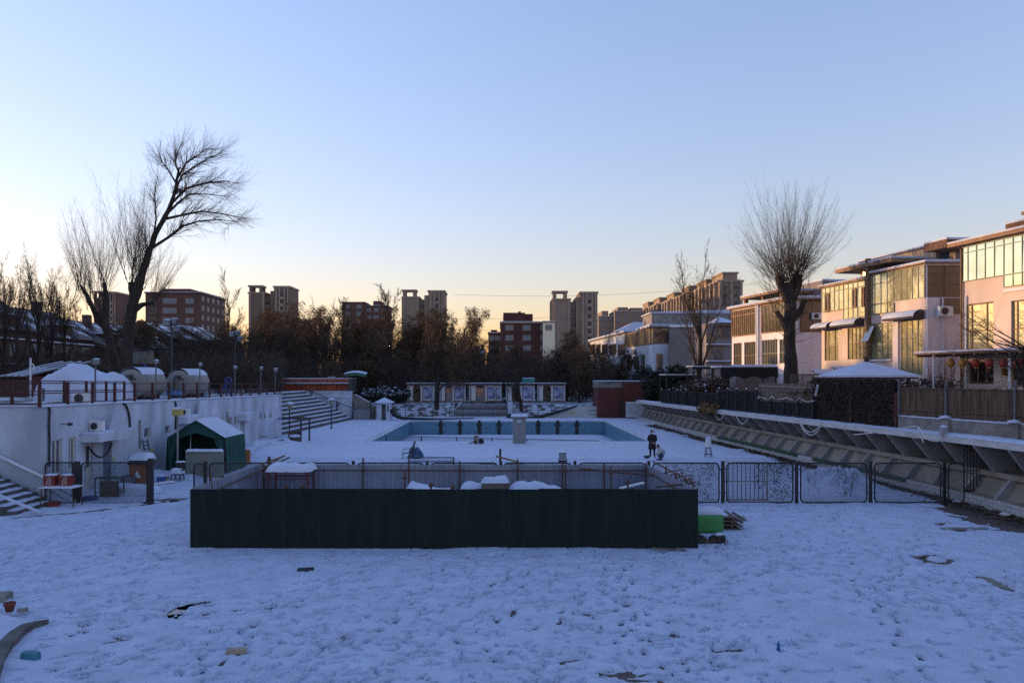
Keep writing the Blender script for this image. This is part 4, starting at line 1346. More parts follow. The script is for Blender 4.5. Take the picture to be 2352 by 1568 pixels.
def tank(lab, u, Y, rz, banner):
    x, z = xu(u, Y), left_z(Y)
    t = thing('water_tank', lab, 'tank', (x, Y, z), 'water tanks on the terrace')
    r, L = .86, 2.3
    tm_ = mat('tank_beige', (.20, .19, .18), .55, .2, 1.5, stretch=(1, 1, .4))
    cz = z + r + .08
    n = 28
    def ring(yy, rr): return [(x + rr * math.cos(2 * math.pi * k / n), Y + yy, cz + rr * math.sin(2 * math.pi * k / n)) for k in range(n)]
    MB().loft([ring(-.09, .3), ring(-.07, .6), ring(0, r - .06), ring(.04, r), ring(L, r), ring(L + .04, r - .06), ring(L + .12, .3)]).obj('shell', tm_, t, True)
    sn = MB()
    def sf(a, b):
        ang = math.radians(38 + 104 * a)
        th = .10 * math.sin(math.pi * min(1, max(0, a))) ** .5 + .012
        return (x + (r + th) * math.cos(ang), Y + .02 + b * (L - .0), cz + (r + th) * math.sin(ang))
    sn.grid(sf, 14, 8).obj('snow_cap', snow_soft, t, True)
    for yy in (.4, L - .4):
        MB().box(x - .6, x + .6, Y + yy - .08, Y + yy + .08, z, z + .35).obj('saddle', steel_dark, t)
    MB().tube([(x + .05, Y - .2, cz + .45), (x - .1, Y - .25, cz + .48), (x - .15, Y - .25, cz + .1), (x - .15, Y - .2, z + .05)], .05, 6).obj('pipe', steel_dark, t)
    MB().lathe((x + .1, Y - .1, cz + .3), [(.12, 0), (.14, .1), (.1, .24)], 10).obj('valve', steel_dark, t)
    MB().tube([(x + .12, Y - .16, cz + .38), (x + .45, Y - .2, cz + .26)], .035, 6).obj('pipe', steel_dark, t)
    if banner:
        MB().box(x - .62, x + .62, Y - .36, Y - .33, z + .22, z + .58).obj('banner', mat('blue_banner', (.06, .18, .42), .6, .4, 3), t)
        for k in range(6):
            bxx = x - .52 + k * .2
            q = MB()
            q.bar((bxx - .06, Y - .365, z + .33), (bxx + .06, Y - .365, z + .33), .025, .006)
            q.bar((bxx - .06, Y - .365, z + .46), (bxx + .06, Y - .365, z + .46), .025, .006)
            q.bar((bxx + (-.04 if k % 2 else .03), Y - .368, z + .27), (bxx + (-.04 if k % 2 else .03), Y - .368, z + .53), .025, .006)
            q.obj('lettering', white_paint, t)
    t.rotation_euler = (0, 0, rz)
    return t
tank('horizontal beige water tank with snow, the nearer of two behind the railing', 300, 43.2, -.12, False)
tank('horizontal beige water tank with snow and a blue banner, the farther of two', 410, 47.0, -.12, True)


def floodlight(lab, u, vb, vt, Y, size=.3, group='floodlight posts along the terrace', yaw=.5):
    x, z0 = xu(u, Y), left_z(Y)
    zt = zv(vt, Y)
    t = thing('floodlight_post', lab, 'floodlight', (x, Y, z0), group)
    MB().tube([(x, Y, z0), (x, Y, zt - size * .8)], .04, 8).obj('pole', mat('pole_grey', (.10, .105, .12), .6), t)
    h = MB().cbox((x + .05, Y, zt - size * .8), size, size * .45, size * .75, yaw, .03).obj('lamp_head', steel_dark, t)
    MB().cbox((x + .05 + size * .1 * math.sin(yaw), Y - size * .24, zt - size * .72), size * .82, .02, size * .58, yaw).obj('lens', mat('lamp_lens', (.13, .16, .19), .3), t)
    MB().cbox((x + .05, Y, zt - size * .05 + .002), size * .95, size * .42, .05, yaw, .02).obj('snow_cap', snow_soft, t, True)
floodlight('tall grey floodlight post in front of the tarp mound', 219, 920, 824, 36.0, .38)
floodlight('floodlight post between the two water tanks', 358, 912, 827, 41, .27)
floodlight('floodlight post right of the second water tank', 459, 908, 834, 46, .26)
floodlight('floodlight post near the blue slide, right of the tanks', 539, 905, 841, 53, .28)
floodlight('small floodlight post left of the steps', 599, 903, 843, 58, .28)
floodlight('floodlight post at the far end of the railing', 632, 903, 846, 60, .34)


def mast(lab, u, vt, Y):
    x, z0, zt = xu(u, Y), left_z(Y), zv(vt, Y)
    t = thing('floodlight_mast', lab, 'floodlight mast', (x, Y, z0), 'tall floodlight masts on the left')
    MB().tube([(x, Y, z0), (x, Y, zt - .4)], .09, 8, .06).obj('pole', steel_dark, t)
    MB().bar((x - .5, Y, zt - .9), (x + .5, Y, zt - .9), .1).obj('crossbar', steel_dark, t)
    for dx, dz, yaw in ((-.28, -.15, .6), (.22, -.05, -.5), (.4, -.55, -.3)):
        h = MB().cbox((x + dx, Y, zt + dz - .3), .5, .25, .4, yaw, .04).obj('lamp_head', steel_dark, t)
        MB().cbox((x + dx, Y, zt + dz + .102), .46, .24, .06, yaw, .03).obj('snow_cap', snow_soft, h, True)
        MB().cbox((x + dx, Y - .14, zt + dz - .26), .4, .02, .3, yaw).obj('lens', mat('lamp_lens', (.13, .16, .19), .3), h)
mast('tall dark floodlight mast rising behind the second water tank', 394, 734, 50)
mast('tall dark floodlight mast left of the concrete steps', 540, 762, 66)

bb = thing('basketball_hoop', 'basketball backboard on a blue arm in front of the big trunks', 'basketball hoop', (xu(316, 62), 64, left_z(62)))
Yb = 62
bx0, bx1, bz0, bz1 = xu(304, Yb), xu(353, Yb), zv(834, Yb), zv(807, Yb)
blue_steel = mat('blue_steel', (.03, .06, .22), .5)
MB().box(bx0, bx1, Yb, Yb + .04, bz0, bz1).obj('backboard', mat('clear_board', (.16, .16, .14), .4, .2, 3), bb)
mb = MB()
for k in range(9):
    x = bx0 + (bx1 - bx0) * k / 8
    mb.bar((x, Yb - .01, bz0), (x, Yb - .01, bz1), .02)
for k in range(6):
    z = bz0 + (bz1 - bz0) * k / 5
    mb.bar((bx0, Yb - .012, z), (bx1, Yb - .012, z), .02)
mb.obj('grid', grey_metal, bb, kind='stuff')
MB().tube([(xu(318, Yb), Yb + 2.2, left_z(62)), (xu(318, Yb), Yb + 1.8, 5.2), (xu(326, Yb), Yb + .1, bz0 + .15)], .13, 8).obj('arm', blue_steel, bb)
for uu in (306, 350):
    MB().bar((xu(326, Yb), Yb + .2, bz0 + .1), (xu(uu, Yb), Yb + .06, bz1 - .2), .06).obj('strut', blue_steel, bb)
MB().tube([(xu(328, Yb) + .23 * math.cos(a), Yb - .3 + .23 * math.sin(a), bz0 + .12) for a in [k * math.pi / 6 for k in range(13)]], .02, 5).obj('rim', mat('orange_rim', (.3, .08, .03)), bb)

sl = thing('playground_slide', 'small blue playground slide beyond the red railing', 'slide', (xu(512, 54), 54, left_z(54)))
MB().grid(lambda a, b: (xu(498 + 24 * a, 54), 54 + b * .5, left_z(54) + .12 + 1.0 * a ** 1.3 + .12 * (2 * b - 1) ** 2), 10, 6).obj('chute', blue_steel, sl, True)
MB().tube([(xu(522, 54) + .25 * math.cos(a), 54.2, left_z(54) + 1.1 + .3 * math.sin(a)) for a in [k * math.pi / 6 for k in range(7)]], .05, 6).obj('arch', blue_steel, sl)
for u in (518, 527):
    MB().bar((xu(u, 54), 54.2, left_z(54)), (xu(u, 54), 54.2, left_z(54) + 1.1), .08).obj('leg', blue_steel, sl)
cf = thing('corrugated_screen', 'pale blue corrugated screen behind the water tanks', 'screen', (xu(350, 56), 56, left_z(56)))
for k in range(9):
    x0 = xu(262 + k * 24, 56)
    MB().box(x0, x0 + .76, 56 + .02 * (k % 2), 56.03 + .02 * (k % 2), left_z(56), left_z(56) + 1.35).obj('panel', mat('blue_sheet', (.14, .20, .27), .6, .2, 2), cf)
hk = thing('white_hook_pole', 'thin white pole with a hooked side arm left of the tarp mound', 'pole', (xu(71, 44), 44, left_z(44)))
MB().tube([(xu(70, 44), 44, left_z(44)), at(70, 822, 44)], .05, 6).obj('pole', white_paint, hk)
MB().tube([at(70, 833, 44), at(77, 838, 44), at(78, 848, 44), at(70, 855, 44)], .035, 6).obj('hook', white_paint, hk)

# ---- the concrete steps (spectators' stand) at the far left
stand = thing('concrete_steps', 'ten broad concrete steps with snow at the far left of the pool', 'steps', (-19.5, 72, 0))
N = 10
for k in range(N):
    x1 = -17.0 - .50 * k
    x1n = -18.5 - .42 * k
    z0, z1 = .335 * k, .335 * (k + 1)
    yf = 84.4 - .3 * k
    xe = -24
    MB().raw([(x1n, 61.1, z0), (x1, yf, z0), (xe, yf, z0), (xe, 61.1, z0), (x1n, 61.1, z1), (x1, yf, z1), (xe, yf, z1), (xe, 61.1, z1)], [(0, 3, 2, 1), (4, 5, 6, 7), (0, 1, 5, 4), (1, 2, 6, 5), (2, 3, 7, 6), (3, 0, 4, 7)]).obj('step', concrete_dark, stand)
    w = .46
    def sn_(a, b, k=k, x1=x1, x1n=x1n, yf=yf, z1=z1):
        y = 61.1 + (yf - 61.1) * b
        xx = x1n + (x1 - x1n) * b
        return (xx - .03 - a * .50 + .03 * float(fbm(y, k * 3.0, 1.2, 85, 3)) * (a < .1), y, z1 + .004 + .07 * min(1, a * 6) + .015 * float(fbm(xx, y, .6, 86, 2)))
    MB().grid(sn_, 5, 40).obj('step_snow', snow_soft, stand, True)
hr = thing('stair_handrail', 'dark handrail with forked posts running down the concrete steps', 'handrail', (-18.5, 80, 0))
p0, p1, p2 = at(712, 896, 83.6), at(760, 918, 83.8), at(810, 937, 84.0)
MB().tube([at(655, 868, 83.4), p0, p1, p2], .045, 6).obj('rail', steel_dark, hr)
for u, v0, v1, in ((713, 897, 923), (774, 922, 947)):
    MB().tube([at(u, v0 - 1, 83.5), at(u, v1, 83.5)], .09, 6).obj('post', steel_dark, hr)
    MB().tube([at(u + 5, v0 + 4, 83.5), at(u - 3, v1 - 4, 83.5)], .06, 6).obj('brace', steel_dark, hr)
ew = thing('end_wall', 'white rendered wall behind the concrete steps', 'wall', (-20, 85, 0))
MB().box(xu(676, 85) - 1.5, xu(808, 85), 84.75, 85.3, 0, zv(900, 85)).obj('wall', white_wall, ew)
MB().box(xu(690, 85), xu(806, 85), 84.68, 84.745, zv(912, 85), zv(907, 85)).obj('ledge', snow_soft, ew)
MB().box(xu(676, 85) - 1.5, xu(810, 85), 84.7, 85.35, zv(900, 85) + .003, zv(900, 85) + .1).obj('snow_cap', snow_soft, ew)
xw0, xw1 = xu(808, 85.6), xu(864, 85.6)
MB().prism([(xw0 + .01, 85.5, 0), (xw1, 85.5, 0), (xw1, 85.5, zv(932, 85.6)), (xw0 + .4, 85.5, zv(906, 85.6)), (xw0 + .01, 85.5, zv(904, 85.6))], (0, .3, 0)).obj('sloped_wall', concrete, ew)
MB().prism([(xw1, 85.45, zv(932, 85.6) + .003), (xw1, 85.45, zv(932, 85.6) + .06), (xw0 + .4, 85.45, zv(906, 85.6) + .06), (xw0 + .4, 85.45, zv(906, 85.6) + .003)], (0, .4, 0)).obj('slope_snow', snow_soft, ew)
sg_ = thing('side_gate', 'grey sheet gate between dark posts below the sloped wall', 'gate', (xu(833, 84.6), 84.6, 0))
for u, v in ((810.5, 918), (851, 918), (859, 936)):
    MB().bar((xu(u, 84.4), 84.4, 0), (xu(u, 84.4), 84.4, zv(v, 84.4)), .12).obj('post', steel_dark, sg_)
MB().box(xu(812, 84.4), xu(850, 84.4), 84.38, 84.42, .05, zv(938, 84.4)).obj('sheet', mat('grey_sheet', (.20, .20, .22), .7), sg_)
MB().bar((xu(810, 84.4), 84.36, zv(938, 84.4)), (xu(862, 84.4), 84.36, zv(937, 84.4)), .06).obj('rail', steel_dark, sg_)
# pergola posts and snowy table by the steps
pg_ = thing('pergola', 'dark open pole frame standing at the foot of the steps', 'frame', (xu(665, 60), 60, 0))
P4 = [gnd(621.7, 1001), gnd(643, 998), gnd(691, 1019), gnd(710.6, 1014)]
T4 = [(x, y, zv(v, y)) for (x, y, _), v in zip(P4, (960, 958, 962, 959))]
for p, q in zip(P4, T4):
    MB().bar(p, q, .11).obj('post', steel_dark, pg_)
for a, b in ((0, 1), (2, 3), (0, 2), (1, 3)):
    MB().bar(T4[a], T4[b], .1).obj('beam', steel_dark, pg_)
tbx, tby, _ = gnd(677, 1020)
tw = thing('wicker_chair', 'round wicker chair heaped with snow at the foot of the steps', 'chair', (tbx, tby, 0))
MB().lathe((tbx, tby, .06), [(.40, 0), (.46, .1), (.44, .42), (.48, .48), (.3, .48)], 16).obj('seat', mat('wicker', (.07, .06, .05), .9, .5, 12), tw, True)
MB().grid(lambda a, b: (tbx + .48 * math.cos(math.pi * a), tby + .48 * math.sin(math.pi * a), .5 + .42 * b), 12, 3).obj('backrest', mat('wicker', (.07, .06, .05)), tw, True)
MB().lathe((tbx, tby, .545), [(.44, 0), (.42, .1), (.3, .17), (.02, .2)], 14).obj('snow_cushion', snow_soft, tw, True)
for k in range(4):
    MB().bar((tbx + .35 * math.cos(k * 1.57 + .7), tby + .35 * math.sin(k * 1.57 + .7), 0), (tbx + .35 * math.cos(k * 1.57 + .7), tby + .35 * math.sin(k * 1.57 + .7), .1), .05).obj('leg', wood_dark, tw)
g = gnd(692, 1024)
small('black_scrap', 'small black scrap lying on the snow by the wicker chair', 'scrap', MB().cbox((g[0], g[1], .08), .35, .14, .06, .5, .02), black_plastic)

# ================================================================== far end of the pool
# kiosk hut
Yk = 83.2
kx0, kx1 = xu(865, Yk), xu(896, Yk)
hut = thing('kiosk_hut', 'tiny white hut with open dark doorway and snowy pyramid roof', 'hut', ((kx0 + kx1) / 2, 84, 0))
kf = Face((kx0, Yk), (1, 0), (0, -1))
mb = MB()
holed_wall(mb, kf, 0, kx1 - kx0, 0, 2.05, [(.55, 1.05, .05, 1.85), (1.12, 1.4, .95, 1.75)], .12)
mb.raw([(kx0, Yk, 0), (kx0, Yk + 1.5, 0), (kx0, Yk + 1.5, 2.05), (kx0, Yk, 2.05)], [(0, 1, 2, 3)])
mb.raw([(kx1, Yk, 0), (kx1, Yk + 1.5, 0), (kx1, Yk + 1.5, 2.05), (kx1, Yk, 2.05)], [(0, 1, 2, 3)])
mb.raw([(kx0, Yk + 1.5, 0), (kx1, Yk + 1.5, 0), (kx1, Yk + 1.5, 2.05), (kx0, Yk + 1.5, 2.05)], [(0, 1, 2, 3)])
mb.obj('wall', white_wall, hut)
kc = ((kx0 + kx1) / 2, Yk + .75)
MB().raw([(kx0 - .25, Yk - .25, 2.06), (kx1 + .3, Yk - .25, 2.06), (kx1 + .3, Yk + 1.75, 2.06), (kx0 - .25, Yk + 1.75, 2.06), (*kc, 2.62), (kx0 - .25, Yk - .25, 2.0), (kx1 + .3, Yk - .25, 2.0), (kx1 + .3, Yk + 1.75, 2.0), (kx0 - .25, Yk + 1.75, 2.0)],
         [(0, 1, 4), (1, 2, 4), (2, 3, 4), (3, 0, 4), (0, 5, 6, 1), (1, 6, 7, 2), (2, 7, 8, 3), (3, 8, 5, 0), (8, 7, 6, 5)]).obj('roof', snow_soft, hut)
window(kf, hut, (1.12, 1.4, .95, 1.75), 1, 1, .1, white_paint, win_dark, .03)
tp = thing('rolled_tarpaulin', 'black rolled tarpaulin trailing from the hut along the pool deck', 'tarpaulin', (xu(920, 83), 83, 0))
MB().tube([at(900, 942, 83.4), at(905, 951, 83), at(914, 957, 82.8), at(926, 960, 82.8), at(960, 961.5, 83.0), at(1010, 962, 83), at(1090, 960, 83.4)], .30, 8, .06).obj('roll', mat('black_sheet', (.016, .02, .02), .7), tp, True)

# orange-red low block beyond the steps
orange_wall = mat('orange_render', (.26, .062, .035), .85, .35, 1.0, stretch=(1, 1, .4))
Yo = 92.0
ox0, ox1 = xu(610, Yo), xu(797, Yo)
ow = thing('orange_block', 'low orange rendered block with a snowy ledge beyond the concrete steps', 'building', ((ox0 + ox1) / 2, Yo + 2, 3.0))
zo0, zo1, zo2 = 2.9, zv(880, Yo), zv(870, Yo)
n_p = 8
for k in range(n_p):
    a, b = ox0 + (ox1 - ox0) * k / n_p, ox0 + (ox1 - ox0) * (k + 1) / n_p
    MB().box(a + .03, b - .03, Yo, Yo + .4, zo0, zo1 - .1).obj('wall_panel', orange_wall, ow)
    MB().box(a + .02, b - .02, Yo + .45, Yo + .8, zo1 + .12, zo2).obj('wall_panel', orange_wall, ow)
MB().box(ox0, ox1, Yo + .82, Yo + 6, zo0 - .02, zo2 - .06).obj('core', concrete_dark, ow)
MB().box(ox0 - .1, ox1 + .15, Yo - .25, Yo + .44, zo1 - .09, zo1).obj('ledge', concrete, ow)
MB().box(ox0 - .1, ox1 + .15, Yo - .25, Yo + .44, zo1 + .003, zo1 + .1).obj('ledge_snow', snow_soft, ow)
MB().box(ox0, ox1, Yo + .4, Yo + 6.1, zo2 + .003, zo2 + .1).obj('roof_snow', snow_soft, ow)
MB().cbox((xu(753, Yo), Yo + 2, zo2 + .1), .9, .7, .22, 0, .08).obj('roof_hatch', concrete, ow)
gx0, gx1 = xu(790, 96), xu(842, 96)
ga_ = thing('green_awning', 'small curved green awning behind the orange block', 'awning', ((gx0 + gx1) / 2, 96, 3.4))
MB().grid(lambda a, b: (gx0 + a * (gx1 - gx0), 95.2 + b * 1.6, zv(866, 96) + .55 * math.sin(b * math.pi / 2) + .25 * math.sin(a * math.pi)), 12, 6).obj('canopy', mat('green_sheet', (.02, .11, .045), .6), ga_, True)
MB().grid(lambda a, b: (gx0 + a * (gx1 - gx0), 95.6 + b * 1.2, zv(866, 96) + .34 + .27 * b + .25 * math.sin(a * math.pi)), 12, 3).obj('snow_cap', snow_soft, ga_, True)
for x in (gx0 + .1, gx1 - .1):
    MB().bar((x, 96.6, 1.4), (x, 96.6, zv(864, 96) + .5), .09).obj('post', steel_dark, ga_)

# ---- raised bank, steps and railings
bank = thing('raised_bank', 'snowy retaining bank with a low wall at the far end of the pool', 'bank', (0, 94, 0))
patchy = mat('patchy_bank', (.06, .055, .05), .9, .3, 1.1, .3, 12, col2=(.46, .52, .64), mixlo=.40, mixhi=.54)
def bank_part(u0, u1, name='bank_snow'):
    x0, x1 = xu(u0, 92), xu(u1, 92)
    def fn(a, b):
        x = x0 + a * (x1 - x0)
        z = 1.42 * min(1, b * 2.6) + .05 + .10 * float(fbm(x, b * 6, 1.2, 96, 3))
        return (x, 90.6 + b * 8.2, max(.03, z))
    return MB().grid(fn, 50, 14).obj(name, patchy, bank, True)
bank_part(860, 1043)
bank_part(1172, 1480)
for u0, u1 in ((903, 1062), (1176, 1330)):
    MB().box(xu(u0, 96.5), xu(u1, 96.5), 96.4, 96.7, 1.2, 1.52).obj('low_wall', concrete, bank)
    MB().box(xu(u0, 96.5), xu(u1, 96.5), 96.35, 96.75, 1.523, 1.58).obj('wall_snow', snow_soft, bank)
fs = thing('garden_steps', 'broad flight of dark steps with snow leading up to the white pavilions', 'steps', (xu(1100, 94), 94, 0))
sx0, sx1 = xu(1034, 92), xu(1166, 92)
for k in range(9):
    y0, z1 = 90.7 + .62 * k, .155 * (k + 1)
    MB().box(sx0 + .12 * k, sx1, y0, 98, z1 - .155, z1 - .02).obj('step', concrete_dark, fs)
    MB().box(sx0 + .12 * k, sx1, y0 + .10, y0 + .66, z1 - .017, z1 + .03).obj('step_snow', snow_soft, fs)
MB().prism([(sx0 - .3, 90.5, 0), (sx0 - .02, 90.5, .2), (sx0 + 1.1, 96.4, 1.7), (sx0 + .8, 96.4, 1.5)], (.25, 0, 0)).obj('stringer', white_wall, fs)
MB().box(sx1 + .01, sx1 + .6, 90.6, 96, 0, 1.75).obj('side_wall', white_wall, fs)


def tube_railing(lab, u0, u1, Y, z0, h, n, bars=3, double=False):
    t = thing('garden_railing', lab, 'railing', (xu((u0 + u1) / 2, Y), Y, z0))
    x0, x1 = xu(u0, Y), xu(u1, Y)
    for k in range(n + 1):
        x = x0 + (x1 - x0) * k / n
        MB().bar((x, Y, z0), (x, Y, z0 + h), .07).obj('post', steel_dark, t)
    for k in range(bars):
        z = z0 + h - k * h * .8 / max(1, bars - 1)
        MB().bar((x0, Y, z - .02), (x1, Y, z - .02), .05).obj('rail', rust, t)
tube_railing('thin dark railing before the left snowy bank, far end of the pool', 900, 1024, 89.6, .06, 1.15, 4, 4)
tube_railing('brown gate railing of close bars at the foot of the garden steps, left leaf', 1032, 1096, 89.4, .06, 1.25, 2, 8)
tube_railing('brown gate railing of close bars at the foot of the garden steps, right leaf', 1099, 1164, 89.4, .06, 1.25, 2, 8)
tube_railing('thin dark railing before the right snowy bank, far end of the pool', 1178, 1325, 89.6, .06, 1.15, 5, 4)

# ramp wall with emblem
Yr = 88.6
rw = thing('ramp_wall', 'pale sloping wall with a blue wave emblem beside the red building', 'wall', (xu(1320, Yr), Yr, 0))
q = [(1254, 959), (1256, 957), (1290, 945), (1325, 933), (1385, 932), (1385, 959)]
MB().prism([(xu(u, Yr), Yr, max(0.0, zv(v, Yr) - .02)) for u, v in q], (0, .5, 0)).obj('wall', mat('stained_white', (.40, .42, .42), .85, .3, .8, col2=(.52, .54, .52)), rw)
em = MB()
for u, v, r in ((1355, 944, .16), (1361, 946, .20), (1364, 943, .14)):
    c = (xu(u, Yr), Yr - .012, zv(v, Yr))
    em.tube([(c[0] + r * math.cos(a), c[1], c[2] + r * .8 * math.sin(a)) for a in [k * math.pi / 8 for k in range(-1, 10)]], .035, 4)
em.obj('emblem', mat('emblem_blue', (.06, .25, .38), .7), rw)
MB().box(xu(1353, Yr), xu(1369, Yr), Yr - .02, Yr - .004, zv(952, Yr), zv(950.5, Yr)).obj('lettering', mat('emblem_blue', (.06, .25, .38)), rw)
for u, w in ((1310, 8), (1317, 5)):
    MB().box(xu(u, Yr), xu(u + w * .4, Yr), Yr - .012, Yr - .003, .4, .85).obj('stain', mat('yellow_stain', (.38, .38, .16), .9, .4, 4), rw)
tt = thing('rolled_tarpaulin', 'long black rolled tarpaulin running down the slope of the ramp wall', 'tarpaulin', (xu(1250, 88), 88, 0))
MB().tube([at(1168, 956, 87.6), at(1185, 961, 87.0), at(1210, 962, 87), at(1240, 957, 87.6), at(1270, 949, 88.2), at(1300, 940, 88.3), at(1326, 931, 88.4)], .38, 8, .09).obj('roll', mat('black_sheet', (.016, .02, .02)), tt, True)

# red building and notice board
brick_red = pattern_mat('red_brick', (.15, .028, .020), (.11, .022, .016), (.07, .03, .025), .24, .07, axes='SZ', msize=.01, bump=.3)
Yd = 87.2
rb = thing('red_brick_hut', 'flat roofed dark red brick building at the far right corner of the pool', 'building', (xu(1430, Yd), Yd + 2, 0))
x0, xm, x1 = xu(1374, Yd), xu(1434, Yd), xu(1489, Yd)
zt = zv(876, Yd)
MB().box(x0, xm - .2, Yd + .35, Yd + 5, 0, zv(890, Yd)).obj('wall', brick_red, rb)
MB().box(x0 - .02, xm - .19, Yd + .30, Yd + 5, zv(890, Yd) + .002, zt - .02).obj('parapet', concrete, rb)
MB().box(xm - .18, x1, Yd, Yd + 5, 0, zt).obj('wall', brick_red, rb)
MB().box(x0 - .05, x1 + .05, Yd - .05, Yd + 5.1, zt + .003, zt + .1).obj('roof_snow', snow_soft, rb)
MB().box(xm - .45, xm - .19, Yd + .05, Yd + .34, .0, 2.3).obj('doorway', black_plastic, rb)
nb = thing('notice_board', 'white notice board covered in fine text in front of the red building', 'notice board', (xu(1460, Yd), Yd - .3, 0))
bx0, bx1, bz0, bz1 = xu(1437, 86.9), xu(1484.5, 86.9), zv(958, 86.9), zv(922, 86.9)
MB().box(bx0, bx1, 86.88, 86.94, bz0, bz1).obj('board', mat('board_white', (.50, .52, .56), .7, .08, 2), nb)
MB().box(bx0 - .06, bx0 - .002, 86.85, 86.98, 0, bz1).obj('post', steel_dark, nb)
MB().box(bx1 + .002, bx1 + .06, 86.85, 86.98, 0, bz1).obj('post', steel_dark, nb)
tx = mat('print_grey', (.22, .24, .28), .8)
mb = MB()
for k in range(11):
    z = bz1 - .35 - k * .115
    x = bx0 + .2
    while x < bx1 - .25:
        w = R.uniform(.05, .3)
        mb.box(x, min(x + w, bx1 - .2), 86.872, 86.878, z, z + .035)
        x += w + R.uniform(.03, .08)
mb.obj('text_lines', tx, nb, kind='stuff')
tag(settle(MB().tube([at(1377, 957, 86.5), at(1390, 948, 86.5), at(1412, 937, 86.5)], .06, 6, .03).obj('fallen_branch', bark)), 'bare branch leaning in front of the red building', 'branch')

# ---- the row of white pavilions
fascia = mat('dark_red_fascia', (.07, .03, .028), .7)
trim_red = mat('red_trim', (.10, .028, .025), .7)
poster = mat('blue_landscape_poster', (.10, .13, .30), .6, .5, 1.6, col2=(.42, .45, .62), mixlo=.4, mixhi=.6)
pav_lab = ['white pavilion with a blue poster, leftmost of the row', 'white pavilion with a blue poster, second from the left', 'white pavilion at the head of the steps, with blue and pink posters', 'white pavilion half hidden by the spreading tree, fourth in the row', 'white pavilion at the right end of the row']
Yp = 98.6
for k, (u0, u1) in enumerate(((936, 997), (1010, 1069), (1077, 1152), (1162, 1228), (1234, 1298))):
    x0, x1 = xu(u0, Yp), xu(u1, Yp)
    z0, z1 = 1.42, zv(880, Yp)
    pv = thing('garden_pavilion', pav_lab[k], 'pavilion', ((x0 + x1) / 2, Yp + 1.5, z0), 'white pavilions along the top of the steps')
    fc = Face((x0, Yp), (1, 0), (0, -1))
    W = x1 - x0
    d0, d1 = W * .22, W * .48
    mb = MB()
    holed_wall(mb, fc, 0, W, z0, z1 - .25, [(d0, d1, z0 + .02, z0 + 2.0), (d0 + .02, d1 - .02, z0 + 2.1, z0 + 2.32)], .15)
    mb.raw([(x0, Yp, z0), (x0, Yp + 3, z0), (x0, Yp + 3, z1 - .25), (x0, Yp, z1 - .25)], [(0, 1, 2, 3)])
    mb.raw([(x1, Yp, z0), (x1, Yp + 3, z0), (x1, Yp + 3, z1 - .25), (x1, Yp, z1 - .25)], [(0, 1, 2, 3)])
    mb.raw([(x0, Yp + 3, z0), (x1, Yp + 3, z0), (x1, Yp + 3, z1 - .25), (x0, Yp + 3, z1 - .25)], [(0, 1, 2, 3)])
    mb.obj('wall', white_paint, pv)
    MB().box(x0 - .15, x1 + .15, Yp - .3, Yp + 3.2, z1 - .245, z1 - .03).obj('fascia', fascia, pv)
    MB().box(x0 - .16, x1 + .16, Yp - .31, Yp + 3.2, z1 - .027, z1 + .06).obj('roof_snow', snow_soft, pv)
    q_ = MB()
    for a in (d0, d1):
        fc.box(q_, a - .035, a + .035, .002, .03, z0 + .02, z0 + 2.08)
    fc.box(q_, d0, d1, .004, .032, z0 + 2.01, z0 + 2.08)
    q_.obj('door_trim', trim_red, pv)
    if k in (1, 2):
        dd_ = MB(); fc.box(dd_, d0 + .02, d1 - .02, -.14, -.1, z0 + .02, z0 + 1.98)
        dd_.obj('glass_door', glass_mat('pavilion_glass', (.08, .1, .12), .1), pv)
    for j, (a, b) in enumerate(((.56, .80), (.84, .97)) if k == 2 else ((.58, .92),)):
        ps = MB(); fc.box(ps, W * a, W * b, .003, .03, z0 + .55, z0 + 2.15)
        ps.obj('poster', poster, pv)
        fr = MB()
        for e in (a, b):
            fc.box(fr, W * e - .03, W * e + .03, .031, .05, z0 + .32, z0 + 2.2)
        fc.box(fr, W * a, W * b, .033, .052, z0 + .30, z0 + .36)
        fr.obj('poster_frame', trim_red, pv)
    fr = MB()
    fc.box(fr, W * .05, W * .07, .003, .03, z0 + .3, z0 + 2.25)
    fc.box(fr, W * .07, W * .20, .003, .03, z0 + .3, z0 + .34)
    fr.obj('wall_trim', trim_red, pv)
    for a, b in ((.0, .2), (.5, 1.0)):
        bs = MB(); fc.box(bs, W * a, W * b, .004, .12, z0, z0 + .26)
        bs.obj('plinth', concrete_dark, pv)
    for a in (0, .965):
        pc = MB(); fc.box(pc, W * a, W * a + W * .04, .004, .1, z0 + .262, z1 - .25)
        pc.obj('pilaster', white_wall, pv)
for lab, u, v0, v1 in (('small turquoise kiosk roof above the fourth pavilion', 1214, 880, 868),):
    tk = thing('turquoise_tank', 'small turquoise tank on the roof of the fourth pavilion', 'tank', (xu(u, 99.5), 99.5, zv(v0, 99.5)))
    MB().cbox((xu(u, 99.5), 99.5, zv(881, 99.5) + .1), 1.7, 1.0, .62, 0, .1).obj('body', mat('turquoise', (.04, .2, .19), .6), tk)
    MB().cbox((xu(u, 99.5), 99.5, zv(881, 99.5) + .722), 1.65, .95, .07, 0, .03).obj('snow_cap', snow_soft, tk, True)
br_ = thing('tree_stump', 'dark person-sized bush stump beside the first pavilion', 'stump', (xu(925, 98), 98, 1.4))
MB().lathe((xu(925, 98), 98, 1.38), [(.3, 0), (.42, .4), (.3, .9), (.1, 1.3)], 8).obj('trunk', bark, br_, True)

